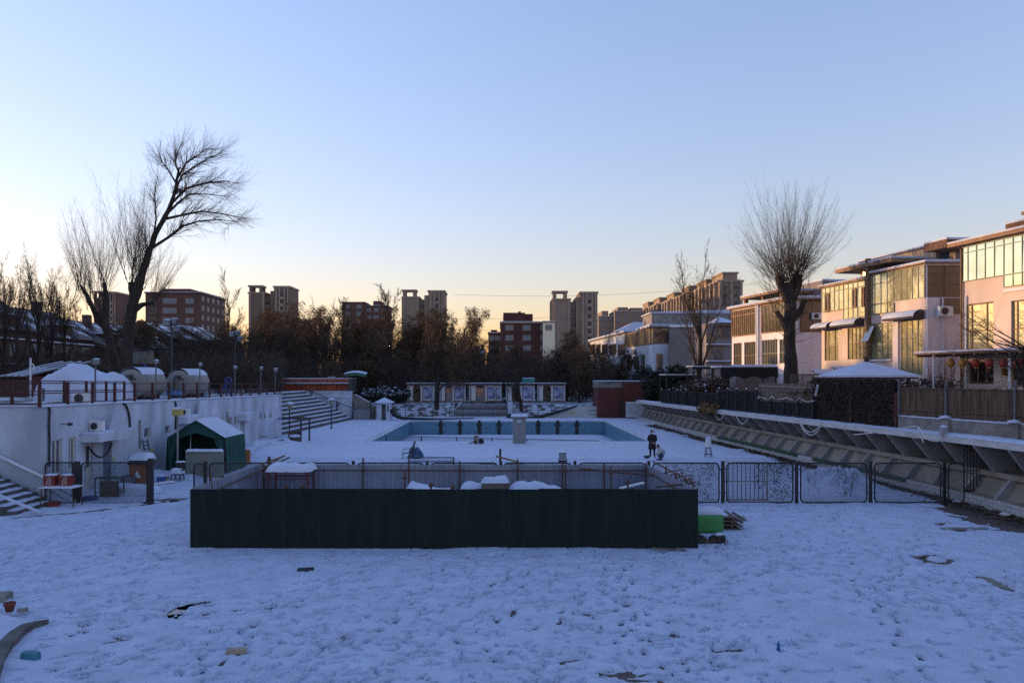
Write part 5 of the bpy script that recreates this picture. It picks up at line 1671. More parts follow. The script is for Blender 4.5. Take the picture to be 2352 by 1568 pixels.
# ================================================================== furniture round the pool
Yq = 54.5
pil = thing('stone_pillar', 'grey granite pillar with snow cap and small plaque at the near pool edge', 'pillar', (xu(1193.5, Yq), Yq, 0))
px0, px1, pzt = xu(1178.3, Yq), xu(1208, Yq), zv(959, Yq)
MB().cbox(((px0 + px1) / 2, Yq + .35, 0), px1 - px0, .7, pzt, 0, .02).obj('shaft', mat('grey_granite', (.20, .20, .22), .7, .3, 9, .1), pil)
MB().cbox(((px0 + px1) / 2, Yq + .35, pzt + .002), px1 - px0 + .28, .98, .09, 0, .02).obj('cap', concrete, pil)
MB().cbox(((px0 + px1) / 2, Yq + .35, pzt + .094), px1 - px0 + .30, 1.0, .16, 0, .07).obj('snow_cap', snow_soft, pil, True)
MB().box(xu(1187.3, Yq), xu(1198.8, Yq), Yq - .02, Yq - .003, zv(969.5, Yq), zv(963.8, Yq)).obj('plaque', mat('pale_plaque', (.35, .5, .58), .4), pil)

wb = thing('wheelbarrow', 'upturned wheelbarrow standing in the snow left of the pillar', 'wheelbarrow', gnd(1092, 1021))
wx, wy, _ = gnd(1092, 1021)
MB().loft([[(wx - .02, wy - .3, .30), (wx + .28, wy - .3, .62), (wx + .28, wy + .3, .62), (wx - .02, wy + .3, .30)], [(wx - .22, wy - .2, .52), (wx + .02, wy - .2, .70), (wx + .02, wy + .2, .70), (wx - .22, wy + .2, .52)]]).obj('tray', mat('tray_rust', (.16, .12, .11), .8), wb)
for s in (-.25, .25):
    MB().tube([(wx + .4, wy + s, .45), (wx - .05, wy + s, .30), (wx - .52, wy + s, .04)], .02, 5).obj('handle', rust, wb)
MB().tube([(wx + .42, wy - .05, .25), (wx + .42, wy + .05, .25)], .22, 14).obj('wheel', black_plastic, wb)
MB().tube([(wx + .02, wy - .05, .17), (wx + .02, wy + .05, .17)], .16, 12).obj('wheel', rust, wb)

cx, cy, _ = gnd(936, 1056)
gc = thing('garden_chair', 'dark garden chair standing in the snow beside a blue tarpaulin', 'chair', (cx, cy, 0))
MB().cbox((cx - .05, cy, .42), .5, .5, .05, .2, .02).obj('seat', steel_dark, gc)
MB().prism([(cx + .18, cy - .22, .42), (cx + .24, cy - .22, .42), (cx + .50, cy - .22, 1.12), (cx + .42, cy - .22, 1.14)], (0, .44, 0)).obj('backrest', steel_dark, gc)
for sx, sy in ((-.28, -.22), (-.28, .22), (.2, -.22), (.2, .22)):
    MB().tube([(cx + sx * 1.1, cy + sy, .03), (cx + sx, cy + sy, .44)], .018, 5).obj('leg', grey_metal, gc)
for sy in (-.26, .26):
    MB().tube([(cx - .28, cy + sy, .44), (cx - .28, cy + sy, .66), (cx + .25, cy + sy, .68)], .018, 5).obj('armrest', grey_metal, gc)
MB().cbox((cx - .08, cy, .472), .42, .44, .05, .2, .02).obj('snow_cap', snow_soft, gc, True)
tq = thing('blue_tarpaulin', 'crumpled blue tarpaulin bundle behind the garden chair', 'tarpaulin', (cx + .35, cy + .5, 0))
MB().loft([[(cx + .38 + r * (1 + .25 * math.sin(3 * a + z * 5)) * math.cos(a), cy + .55 + r * .8 * math.sin(a), z) for a in [k * math.pi / 8 for k in range(16)]] for r, z in ((.48, .03), (.44, .25), (.34, .5), (.22, .72), (.05, .86))]).obj('sheet', mat('blue_tarp', (.035, .075, .16), .6, .4, 4), tq, True)
MB().lathe((cx + .38, cy + .5, .70), [(.2, 0), (.15, .1), (.02, .2)], 10).obj('snow_cap', snow_soft, tq, True)
# frame barrier, bed frames and sign behind the fence
bf = thing('mesh_barrier', 'black mesh barrier frame standing behind the fence left of centre', 'barrier', (xu(990, 40), 40, 0))
x0, x1, zt, zb = xu(939, 40), xu(1042, 40), zv(1050, 40), 0.02
for x in (x0, x1):
    MB().bar((x, 40, 0), (x, 40, zt + .02), .06).obj('post', steel_dark, bf)
for z in (zt, zt - .22, .1):
    MB().bar((x0, 40, z), (x1, 40, z), .045).obj('rail', steel_dark, bf)
mb = MB()
for k in range(24):
    x = x0 + (x1 - x0) * k / 24
    mb.bar((x, 40, .1), (x + .22, 40, zt), .012)
    mb.bar((x + .22, 40.01, .1), (x, 40.01, zt), .012)
mb.obj('mesh', wire_mat, bf, kind='stuff')
for j, (u0, u1, lab) in enumerate(((1098, 1142, 'pale folding chair frame behind the fence, left of the tall post'), (1155, 1207, 'pale folding chair frame behind the fence, right of the tall post'))):
    fcx = thing('folding_chair', lab, 'chair frame', (xu((u0 + u1) / 2, 36), 36, 0))
    x0, x1 = xu(u0, 36), xu(u1, 36)
    zt = zv(1064, 36)
    for y in (35.8, 36.3):
        MB().tube([(x0, y, .03), (x0 + .1, y, zt), (x1 - .1, y, zt), (x1, y, .03)], .022, 5).obj('frame', steel_dark, fcx)
        MB().tube([(x0 + .1, y, .1), (x1 - .2, y, zt + .08)], .022, 5).obj('brace', pale, fcx)
        MB().tube([(x1 - .1, y, .1), (x0 + .35, y, zt)], .022, 5).obj('brace', pale, fcx)
sb = thing('display_sign', 'grey back of a small sign on a dark stand beyond the fence', 'sign', (xu(1292.5, 42.6), 42.6, 0))
x0, x1 = xu(1284, 42.6), xu(1301, 42.6)
MB().box(x0, x1, 42.6, 42.66, zv(1055, 42.6), zv(1041, 42.6)).obj('panel', mat('sign_grey', (.20, .21, .24), .6), sb)
MB().box(x0 - .01, x1 + .01, 42.59, 42.67, zv(1041, 42.6) + .002, zv(1039.5, 42.6)).obj('top_edge', steel_dark, sb)
for x in (x0 - .02, x1 + .02):
    MB().bar((x, 42.55, 0), (x, 42.65, zv(1052, 42.6)), .04).obj('leg', steel_dark, sb)
MB().box(x0, x1, 42.56, 42.6, .08, zv(1056, 42.6)).obj('base_box', black_plastic, sb)
g = gnd(1487, 1054)
small('black_case', 'small black case lying on the snow left of the two people', 'case', MB().cbox((g[0], g[1], .08), .36, .24, .14, .3, .03), black_plastic)
# white lantern box on a wooden tripod
lx, ly, _ = gnd(1627, 1052)
lb = thing('weather_box', 'white box with a pointed snowy top on a brown four-legged stand', 'instrument box', (lx, ly, 0))
for sx, sy in ((-1, -1), (1, -1), (1, 1), (-1, 1)):
    MB().bar((lx + sx * .19, ly + sy * .19, .02), (lx + sx * .12, ly + sy * .12, .68), .035).obj('leg', wood_dark, lb)
for z, w in ((.25, .18), (.66, .14)):
    for sx, sy, tx_, ty_ in ((-1, -1, 1, -1), (1, -1, 1, 1), (1, 1, -1, 1), (-1, 1, -1, -1)):
        MB().bar((lx + sx * w, ly + sy * w, z), (lx + tx_ * w, ly + ty_ * w, z), .025).obj('stretcher', wood_dark, lb)
MB().cbox((lx, ly, .69), .27, .27, .52, .1, .02).obj('box', white_paint, lb)
MB().raw([(lx - .17, ly - .17, 1.212), (lx + .17, ly - .17, 1.212), (lx + .17, ly + .17, 1.212), (lx - .17, ly + .17, 1.212), (lx, ly, 1.36)], [(0, 1, 4), (1, 2, 4), (2, 3, 4), (3, 0, 4), (3, 2, 1, 0)]).obj('roof', snow_soft, lb)

# ================================================================== people
def skin_body(name, verts, edges, radii, m, parent, subsurf=2, root=0, smooth=True):
    off = tuple(parent['_o'])
    me = bpy.data.meshes.new(name)
    me.from_pydata([sub(v, off) for v in verts], edges, [])
    o = link(name, me, m, parent, False, off)
    o.modifiers.new('skin', 'SKIN').use_smooth_shade = smooth
    sv = me.skin_vertices[0] if me.skin_vertices else None
    if sv is None:
        bpy.context.view_layer.objects.active = o
        o.select_set(True)
        bpy.ops.mesh.customdata_skin_add()
        sv = me.skin_vertices[0]
    for i, r in enumerate(radii):
        sv.data[i].radius = r if isinstance(r, tuple) else (r, r)
        sv.data[i].use_root = i == root
    if subsurf:
        s = o.modifiers.new('sub', 'SUBSURF')
        s.levels = s.render_levels = subsurf
    return o


skin_tone = mat('skin', (.42, .25, .17), .6, .08, 20)
black_coat = mat('black_coat', (.012, .012, .016), .85, .25, 12, .2)
def hand(parent, wrist, dirv, side, m):
    """palm, four unequal bent fingers and a thumb that leaves the side of the palm"""
    d = norm(dirv)
    s = norm(cross(d, (0, 0, 1)))
    s = mul(s, side)
    dn = norm(cross(s, d)) if side > 0 else norm(cross(d, s))
    V, E_, Rr = [wrist, add(wrist, mul(d, .05)), add(wrist, mul(d, .09))], [(0, 1), (1, 2)], [(.026, .02), (.034, .018), (.036, .016)]
    for k, l in enumerate((.062, .072, .068, .052)):
        b = add(add(wrist, mul(d, .088)), mul(s, (k - 1.5) * .019))
        i = len(V)
        V += [b, add(b, mul(d, l * .5)), add(add(b, mul(d, l * .85)), (0, 0, -l * .35))]
        E_ += [(2, i), (i, i + 1), (i + 1, i + 2)]
        Rr += [.009, .008, .007]
    i = len(V)
    b = add(add(wrist, mul(d, .035)), mul(s, -.03))
    V += [b, add(add(b, mul(s, -.025)), mul(d, .03)), add(add(b, mul(s, -.03)), mul(d, .06))]
    E_ += [(1, i), (i, i + 1), (i + 1, i + 2)]
    Rr += [.012, .010, .008]
    return skin_body('hand', V, E_, Rr, m, parent, 1)


def head(parent, c, face, hood, hoodmat, mask=True, hairm=None):
    """head with nose, eyes, ears and mouth line; face = horizontal unit vector of the look; optional hood"""
    fx, fy = face
    sx, sy = -fy, fx
    def q(a, b, z): return (c[0] + fx * a + sx * b, c[1] + fy * a + sy * b, c[2] + z)
    prof = [(.03, -.115, .03), (.062, -.09, .05), (.075, -.05, .062), (.082, 0, .070), (.085, .05, .073), (.072, .09, .062), (.03, .118, .03)]
    n = 14
    m = MB()
    m.loft([[q(.012 + rr * 1.15 * math.cos(t), ss * 1.02 * math.sin(t), z) for t in [2 * math.pi * k / n for k in range(n)]] for rr, z, ss in prof])
    m.loft([[q(.095, -.012, -.02), q(.095, .012, -.02), q(.09, .01, .025), q(.09, -.01, .025)], [q(.118, -.008, -.018), q(.118, .008, -.018), q(.1, .006, .02), q(.1, -.006, .02)]])
    for s in (-1, 1):
        m.ball(q(.0, s * .076, -.005), .018, .012, .03, 6, 4)
    hd = m.obj('head', skin_tone, parent, True)
    for s in (-1, 1):
        MB().ball(q(.094, s * .03, .012), .010, .010, .007, 6, 4).obj('eye', black_plastic, hd, True)
    MB().box(*sorted((q(.1, -.02, 0)[0], q(.1, .02, 0)[0] + .001)), *sorted((q(.1, -.02, 0)[1] - .004, q(.1, .02, 0)[1])), c[2] - .062, c[2] - .055).obj('mouth', mat('lip', (.25, .10, .09)), hd)
    if mask:
        MB().grid(lambda a, b: q(.02 + .088 * math.cos((a - .5) * 2.2) + .012 * math.sin(b * math.pi), .08 * math.sin((a - .5) * 2.2) * 1.02, -.095 + b * .085), 8, 4).obj('face_mask', mat('mask_white', (.75, .77, .8), .7), hd, True)
    hm = hoodmat
    def hf(a, b):
        t = (a - .5) * 2 * math.radians(135) + math.pi
        ph = b * math.pi * .62 - .25
        r = .125 if hood else .098
        rz = .155 if hood else .132
        return q(r * math.cos(ph) * math.cos(t) * (1.05) - .012, r * math.cos(ph) * math.sin(t), rz * math.sin(ph) + (.0 if hood else .012))
    MB().grid(hf, 16, 8).obj('hood' if hood else 'hair', hm, parent, True)
    if hairm:
        pass
    return hd


# standing figure in a long black hooded coat, looking down at the other one
sxp, syp, _ = gnd(1498, 1052)
p1 = thing('person', 'person standing in a long black hooded coat and white face mask', 'person', (sxp, syp, .05))
x, y, b = sxp, syp, .06
V = [(x, y, b + .86), (x, y, b + 1.10), (x, y - .01, b + 1.34), (x, y - .02, b + 1.42),
     (x - .10, y, b + .82), (x - .11, y - .02, b + .45), (x - .12, y, b + .07), (x - .14, y - .15, b + .03),
     (x + .10, y, b + .82), (x + .12, y - .03, b + .45), (x + .13, y + .02, b + .07), (x + .15, y - .13, b + .03),
     (x - .19, y, b + 1.32), (x - .26, y + .03, b + 1.06), (x - .10, y - .18, b + .96),
     (x + .19, y, b + 1.32), (x + .27, y + .02, b + 1.06), (x + .10, y - .19, b + .95)]
E_ = [(0, 1), (1, 2), (2, 3), (0, 4), (4, 5), (5, 6), (6, 7), (0, 8), (8, 9), (9, 10), (10, 11), (2, 12), (12, 13), (13, 14), (2, 15), (15, 16), (16, 17)]
Rr = [(.17, .13), (.17, .13), (.17, .11), (.055, .055), (.10, .10), (.075, .075), (.055, .055), (.045, .04), (.10, .10), (.075, .075), (.055, .055), (.045, .04), (.085, .08), (.07, .07), (.05, .05), (.085, .08), (.07, .07), (.05, .05)]
skin_body('body', V, E_, Rr, black_coat, p1)
MB().loft([[(x + r * math.cos(t), y + r * .72 * math.sin(t), b + z) for t in [2 * math.pi * k / 18 for k in range(18)]] for r, z in ((.25, .50), (.24, .62), (.215, .88), (.20, 1.02), (.215, 1.2), (.20, 1.34), (.12, 1.42), (.07, 1.45))], cap=False).obj('coat', black_coat, p1, True)
head(p1, (x + .01, y - .03, b + 1.54), norm((.35, -1, 0))[:2], True, black_coat)
for s, w in ((1, V[14]), (-1, V[17])):
    hand(p1, w, (.35 * s, -.6, -.4), s, skin_tone)
for s in (-1, 1):
    MB().cbox((x + s * .13, y - .09, b - .01), .11, .28, .09, 0, .03).obj('shoe', black_plastic, p1)
MB().box(x + .09, x + .14, y - .165, y - .155, b + 1.22, b + 1.25).obj('badge', mat('red_badge', (.3, .05, .03)), p1)

# crouching figure in a pale hooded jacket and jeans
cxp, cyp, _ = gnd(1516, 1058)
p2 = thing('person', 'person crouching in a pale hooded jacket and jeans beside the black coat', 'person', (cxp, cyp, .05))
x, y, b = cxp + .05, cyp, .06
jacket = mat('pale_jacket', (.36, .37, .36), .85, .15, 8, .2)
jeans = mat('blue_jeans', (.035, .05, .14), .9, .2, 14)
V = [(x + .16, y + .05, b + .30), (x + .12, y + .02, b + .46), (x - .04, y, b + .62), (x - .14, y - .02, b + .70),
     (x - .02, y - .14, b + .62), (x - .14, y - .22, b + .44), (x - .30, y - .16, b + .30),
     (x - .02, y + .14, b + .62), (x - .16, y + .16, b + .42), (x - .32, y + .06, b + .30)]
E_ = [(0, 1), (1, 2), (2, 3), (2, 4), (4, 5), (5, 6), (2, 7), (7, 8), (8, 9)]
Rr = [(.17, .16), (.18, .17), (.15, .14), (.06, .06), (.085, .085), (.065, .065), (.045, .045), (.085, .085), (.065, .065), (.045, .045)]
skin_body('body', V, E_, Rr, jacket, p2)
V2 = [(x + .20, y + .02, b + .24), (x + .05, y - .12, b + .26), (x - .20, y - .14, b + .42), (x - .04, y - .13, b + .10), (x - .06, y - .13, b + .05),
      (x + .05, y + .14, b + .26), (x - .18, y + .16, b + .36), (x + .02, y + .17, b + .10), (x + .02, y + .17, b + .05)]
skin_body('trousers', V2, [(0, 1), (1, 2), (2, 3), (3, 4), (0, 5), (5, 6), (6, 7), (7, 8)], [(.15, .15), (.10, .10), (.085, .085), (.06, .06), (.05, .05), (.10, .10), (.085, .085), (.06, .06), (.05, .05)], jeans, p2)
for s in (-.13, .17):
    MB().cbox((x - .10 if s < 0 else x, y + s, b - .01), .27, .10, .09, 0, .03).obj('shoe', wood_dark, p2)
head(p2, (x - .20, y - .03, b + .80), norm((-1, -.35, 0))[:2], False, black_coat, False)
MB().ball((x - .08, y, b + .72), .11, .12, .07, 10, 5).obj('hood', jacket, p2, True)
for s, w in ((1, V[6]), (-1, V[9])):
    hand(p2, w, (-.8, -.1 * s, -.35), s, skin_tone)
small('snow_lump', 'small heap of snow the crouching person works on', 'snow heap', MB().lathe((x - .48, y - .02, .04), [(.28, 0), (.24, .1), (.15, .2), (.04, .27)], 12), snow_soft, True)

# ================================================================== concrete stand on the right
def top_z(Y): return 2.66 - .0075 * (Y - 26)
beige = mat('beige_concrete', (.235, .205, .165), .9, .2, 1.2, .2, 25, stretch=(1, 1, .5))
rib_grey = mat('rib_grey', (.24, .245, .26), .85, .15, 2)
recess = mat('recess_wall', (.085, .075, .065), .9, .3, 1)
beam_white = mat('stained_beam', (.40, .40, .39), .85, .35, 1.4, col2=(.50, .50, .50), stretch=(1, 1, 3))
plinth_tile = pattern_mat('white_plinth_tile', (.48, .49, .50), (.44, .45, .47), (.16, .16, .17), .15, .15, axes='YZ', msize=.007, rough=.4, offset=0, bump=.3)
st2 = thing('concrete_stand', 'long concrete stand with slanted ribs and white beam along the right of the yard', 'retaining wall', (18.5, 50, 0))
Ys = list(np.arange(20.0, 86.1, 3.0))
def strip(name, pa, pb, m, close=False):
    """longitudinal sheet between two profile points given as (dx, z or 'top'+dz)"""
    q = MB()
    zz = lambda z, Y: top_z(Y) + z[1] if isinstance(z, tuple) else z
    q.grid(lambda a, b: (lambda Y, p: (stand_x(Y) + p[0], Y, zz(p[1], Y)))(20 + 65 * a, pa if b < .5 else pb), 22, 1)
    return q.obj(name, m, st2)
strip('plinth_face', (0, 0.0), (0, .45), plinth_tile)
strip('plinth_top', (0, .45), (.5, .45), beige)
strip('sloped_wall', (.5, .45), (.95, 1.16), beige)
strip('ledge_soffit', (.95, 1.16), (.74, 1.16), beige)
strip('ledge_face', (.74, 1.16), (.72, 1.36), beige)
strip('ledge_top', (.72, 1.36), (1.6, 1.36), beige)
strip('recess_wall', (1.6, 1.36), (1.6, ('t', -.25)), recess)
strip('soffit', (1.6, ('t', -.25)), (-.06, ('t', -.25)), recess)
strip('beam_face', (-.06, ('t', -.25)), (-.06, ('t', 0)), beam_white)
strip('deck', (-.06, ('t', 0)), (2.6, ('t', 0)), concrete)
mb = MB()
mb.grid(lambda a, b: (lambda Y: (stand_x(Y) - .07 + (b * .9) + .04 * float(fbm(Y, b, .8, 99, 3)) * (b < .2), Y, top_z(Y) + .004 + min(1, b * 5) * .07 + .03 * float(fbm(Y, b * 2, .5, 98, 3)) * min(1, b * 5)))(20 + 65 * a), 300, 8)
mb.obj('deck_snow', snow_soft, st2, True)
k = 0
Yk = 28.8 - 1.92 * 3
while Yk < 84:
    x0, tz = stand_x(Yk), top_z(Yk) - .255
    MB().prism([(x0 + .73, Yk - .065, 1.362), (x0 + 1.58, Yk - .065, 1.362), (x0 + 1.58, Yk - .065, tz), (x0 - .03, Yk - .065, tz), (x0 - .03, Yk - .065, tz - .06)], (0, .13, 0)).obj('bracket', rib_grey, st2)
    yf = Yk + .9
    MB().prism([(x0 + .04, yf - .07, .453), (x0 + .52, yf - .07, .453), (x0 + .97, yf - .07, 1.158), (x0 + .62, yf - .07, 1.158)], (0, .14, 0)).obj('fin', rib_grey, st2)
    Yk += 1.92
small('green_mat', 'dark green mat draped along the plinth of the stand, far piece', 'mat', MB().grid(lambda a, b: (lambda Y: (stand_x(Y) - .012 - .1 * max(0, .5 - b) + max(0, b - .5) * .4, Y, .46 - .3 * max(0, .5 - b)))(43.6 + 13 * a), 20, 4), mat('green_mat', (.012, .045, .02), .85, .3, 3))
small('green_mat', 'dark green mat draped along the plinth of the stand, near piece', 'mat', MB().grid(lambda a, b: (lambda Y: (stand_x(Y) - .012 - .1 * max(0, .5 - b) + max(0, b - .5) * .4, Y, .46 - .3 * max(0, .5 - b)))(33.2 + 8.6 * a), 16, 4), mat('green_mat', (.012, .045, .02)))
ge = thing('bar_gate', 'black vertical bar gate under the beam of the concrete stand', 'gate', (18.9, 29.3, .45))
for k in range(9):
    x = 18.52 + k * .13
    MB().bar((x, 29.6, .46), (x, 29.6, 2.3), .028).obj('bar', frame_black, ge)
for z in (.5, 1.3, 2.25):
    MB().bar((18.5, 29.6, z), (19.6, 29.6, z), .035).obj('rail', frame_black, ge)
wbx = thing('junction_box', 'small grey box with snow cap standing on the beam of the stand', 'box', at(2168, 1000, 30.6))
bxp = at(2168, 1001, 30.6)
MB().cbox(bxp, .26, .2, .34, 0, .02).obj('box', mat('box_grey', (.30, .31, .33), .6), wbx)
MB().lathe((bxp[0], bxp[1], bxp[2] + .342), [(.15, 0), (.13, .06), (.02, .12)], 10).obj('snow_cap', snow_soft, wbx, True)
# pale hoses looped over the beam
hose = mat('pale_hose', (.48, .47, .45), .6)
for lab, pts in (('pale hose curving over the beam beside the bamboo fence', [(1960, 998, 34), (2010, 993, 33.4), (2060, 985, 32.5), (2100, 979, 31.4), (2112, 983, 31.0), (2120, 998, 30.6), (2135, 1010, 30.3), (2155, 1013, 30.2), (2166, 1004, 30.2)]),
                 ('short pale hose end hanging on the beam right of the ivy', [(2108, 982, 31.1), (2116, 1000, 30.7), (2121, 1016, 30.5)]),
                 ('pale hose hanging in a loop on the stand beneath the ivy wall', [(1840, 970, 41.3), (1848, 985, 41.0), (1862, 992, 40.4), (1876, 985, 39.9), (1886, 973, 39.6)]),
                 ('second pale hose loop on the stand just below the other', [(1836, 969, 41.4), (1848, 990, 41.0), (1864, 999, 40.3), (1878, 990, 39.8), (1889, 972, 39.5)]),
                 ('thin pale hose loop hanging midway along the stand', [(1690, 954, 52.5), (1700, 968, 52), (1710, 973, 51.4), (1722, 966, 50.8), (1730, 956, 50.4)]),
                 ('thin pale hose loop hanging farther along the stand', [(1646, 946, 57), (1652, 957, 56.6), (1664, 964, 55.9), (1674, 958, 55.2), (1682, 949, 54.7)])):
    P_ = [at(*p) for p in pts]
    P_ = [(min(p[0], stand_x(p[1]) - .09), p[1], p[2]) for p in P_]
    tag(settle(MB().tube(smooth(P_), .028, 6).obj('garden_hose', hose)), lab, 'hose')
# leaf litter along the foot of the stand
def litter(lab, Y0, Y1, n, seed, wid=1.0):
    rr = random.Random(seed)
    m = MB()
    for k in range(n):
        Y = rr.uniform(Y0, Y1)
        x = stand_x(Y) - abs(rr.gauss(0, .5)) * wid - .02
        s, a = rr.uniform(.03, .09), rr.uniform(0, 6.28)
        z = .02 + rr.random() * .09
        m.raw([(x + s * math.cos(a + t), Y + s * math.sin(a + t), z + rr.uniform(-.02, .04)) for t in (0, 1.5, 3.1, 4.7)], [(0, 1, 2, 3)])
    o = m.obj('leaf_litter', mat('litter', (.07, .048, .030), .9, .4, 2), kind='stuff')
    tag(settle(o), lab, 'leaf litter')
litter('dry leaves along the foot of the stand, near part', 24.5, 33, 900, 3, 1.0)
litter('dry leaves and grass along the foot of the stand, middle part', 33, 56, 2200, 4, .9)
litter('dry leaves along the foot of the stand, far part', 56, 76, 1200, 5, 1.0)
for k, (u, v, m_, lab, s) in enumerate(((2212, 1152, red_box, 'red scrap among the litter by the stand corner', .22), (2200, 1157, white_paint, 'white foam scrap among the litter by the stand corner', .35), (2335, 1180, black_plastic, 'black bag among the litter below the tiled plinth', .5), (2310, 1188, mat('pale_plastic', (.5, .48, .5), .5), 'pale plastic bag among the litter below the tiled plinth', .4))):
    g = gnd(u, v)
    small('litter_scrap', lab, 'litter', MB().loft([[(g[0] + s * r * (1 + .3 * math.sin(2.3 * a + k)) * math.cos(a), g[1] + s * r * .7 * math.sin(a), .05 + s * z) for a in [j * math.pi / 6 for j in range(12)]] for r, z in ((.5, 0), (.55, .12), (.35, .3), (.08, .36))]), m_, True)

# ================================================================== fences on the upper right terrace
def sy(u, off):
    Y = 40.0
    for _ in range(40):
        Y = (stand_x(Y) + off) * F / (u - CX)
    return Y


# bamboo fence on a concrete wall
A0, A1 = (22.2, 20.2), (18.48, 34.4)
bf_ = Face(A0, (A1[0] - A0[0], A1[1] - A0[1]), (-1, 0))
BLn = math.hypot(A1[0] - A0[0], A1[1] - A0[1])
cw = thing('concrete_wall', 'low grey concrete wall under the bamboo fence', 'wall', (20, 29, 2.5))
mb = MB(); bf_.box(mb, 0, BLn, -.2, 0, 2.3, 3.2); mb.obj('wall', concrete, cw)
for a in (5.6, 8.8, 12.0):
    mb = MB(); bf_.box(mb, a - .2, a + .2, .002, .12, 2.3, 3.26); mb.obj('pier', concrete, cw)
    p = bf_.pt(a, .05, 3.262)
    MB().lathe(p, [(.26, 0), (.22, .08), (.02, .14)], 10).obj('snow_cap', snow_soft, cw, True)
mb = MB(); bf_.box(mb, 0, BLn, -.22, .02, 3.203, 3.25); mb.obj('wall_snow', snow_soft, cw)
bam = thing('bamboo_fence', 'tall brown bamboo strip fence with razor wire on the right terrace', 'fence', (20, 29, 3.25))
bamboo = mat('bamboo', (.10, .062, .038), .8, .45, 1.2, stretch=(9, 9, .5))
rs = random.Random(8)
mb = MB()
n = 330
for k in range(n):
    a = BLn * (k + .5) / n
    w = BLn / n * .46
    d = rs.uniform(-.012, .012)
    bf_.box(mb, a - w, a + w, -.06 + d, -.03 + d, 3.30 + rs.uniform(-.02, .02), 4.55 + rs.uniform(-.05, .05))
mb.obj('bamboo_strips', bamboo, bam, kind='stuff')
for a in (2.4, 5.6, 8.8, 12.0, 14.6):
    mb = MB(); bf_.box(mb, a - .05, a + .05, -.03, .06, 3.24, 4.92); mb.obj('post', mat('post_grey', (.10, .095, .10), .7), bam)
for z in (3.34, 3.52, 4.5):
    mb = MB(); bf_.box(mb, 0, BLn, -.028, .015, z, z + .045); mb.obj('rail', mat('rail_brown', (.09, .06, .05), .7), bam)
pts = []
for k in range(900):
    a = BLn * k / 900
    t = k * .72
    pts.append(bf_.pt(a, .12 * math.cos(t), 4.75 + .13 * math.sin(t)))
MB().tube(pts, .007, 3).obj('razor_coil', steel_dark, bam)

# ivy wall
yA, yB = 34.6, sy(1869, .35)
IA, IB = (18.5, yA), (stand_x(yB) + .35, yB)
iv = Face(IA, (IB[0] - IA[0], IB[1] - IA[1]), (-1, 0))
IL = math.hypot(IB[0] - IA[0], IB[1] - IA[1])
it = thing('ivy_fence', 'dark fence thick with bare reddish ivy between bamboo and wooden fences', 'fence', (18.4, 39, 2.6))
mb = MB(); iv.box(mb, 0, IL, -.12, -.06, 2.5, 4.86); mb.obj('panel', mat('dark_panel', (.020, .016, .015), .9), it)
for a in (0.02, IL / 2, IL - .05):
    mb = MB(); iv.box(mb, a - .06, a + .06, -.05, .06, 2.5, 4.3); mb.obj('post', mat('red_brown_post', (.09, .035, .028), .8), it)
m = MB()
for k in range(3200):
    a, z = rs.uniform(0, IL), 2.6 + 2.36 * rs.random() ** .75
    s, t, o = rs.uniform(.03, .075), rs.uniform(0, 6.28), rs.uniform(-.04, .18) * (.4 + .6 * (z - 2.6) / 2.3)
    m.raw([iv.pt(a + s * math.cos(t + q), o + s * .6 * math.sin(t * 2 + q), z + s * math.sin(t + q)) for q in (0, 1.6, 3.1, 4.7)], [(0, 1, 2, 3)])
m.obj('ivy_leaves', mat('ivy_dead', (.030, .018, .014), .9, .5, 1.5, col2=(.075, .030, .018), mixlo=.5, mixhi=.75), it, kind='stuff')
m = MB()
for k in range(260):
    a, z = rs.uniform(0, IL), rs.uniform(2.7, 4.9)
    p = [iv.pt(a, .02, z)]
    for j in range(4):
        a += rs.uniform(-.25, .25); z += rs.uniform(-.3, .2)
        p.append(iv.pt(a, rs.uniform(0, .25), min(z, 5.0)))
    m.tube(p, .008, 3)
m.obj('ivy_stems', bark, it, kind='stuff')
sgn = iv.uv(1883, 895)
mb = MB(); p = iv.pt(sgn[0], .2, sgn[1]); q = iv.pt(sgn[0] + .1, .2, sgn[1] + .55)
mb.bar(iv.pt(sgn[0] + .05, .22, sgn[1] - .35), iv.pt(sgn[0] - .22, .22, sgn[1] + .3), .12, .03)
tag(settle(mb.obj('white_board', white_paint)), 'short white slat fixed askew on the ivy wall', 'board')

# wooden board fence
yA, yB = sy(1868, .45), sy(1742, .45)
wf = Face((stand_x(yA) + .45, yA), (stand_x(yB) - stand_x(yA), yB - yA), (-1, 0))
WL = math.hypot(stand_x(yB) - stand_x(yA), yB - yA)
wt = thing('board_fence', 'weathered grey brown board fence behind the black railing panels', 'fence', (17.9, 47, 3))
n = 62
for k in range(n):
    a = WL * k / n
    mb = MB(); wf.box(mb, a + .006, a + WL / n - .006, -.10, -.075 + rs.uniform(-.008, .008), 3.3, zv(880, 47) + rs.uniform(-.02, .02)); mb.obj('slat', wood_grey, wt)
for z in (3.4, 4.35):
    mb = MB(); wf.box(mb, 0, WL, -.06, -.02, z, z + .08); mb.obj('rail', mat('pale_rail', (.22, .19, .16), .85), wt)
for k in range(5):
    mb = MB(); wf.box(mb, WL * k / 4 - .05, WL * k / 4 + .05, -.2, -.11, 2.5, 4.62); mb.obj('post', wood_dark, wt)


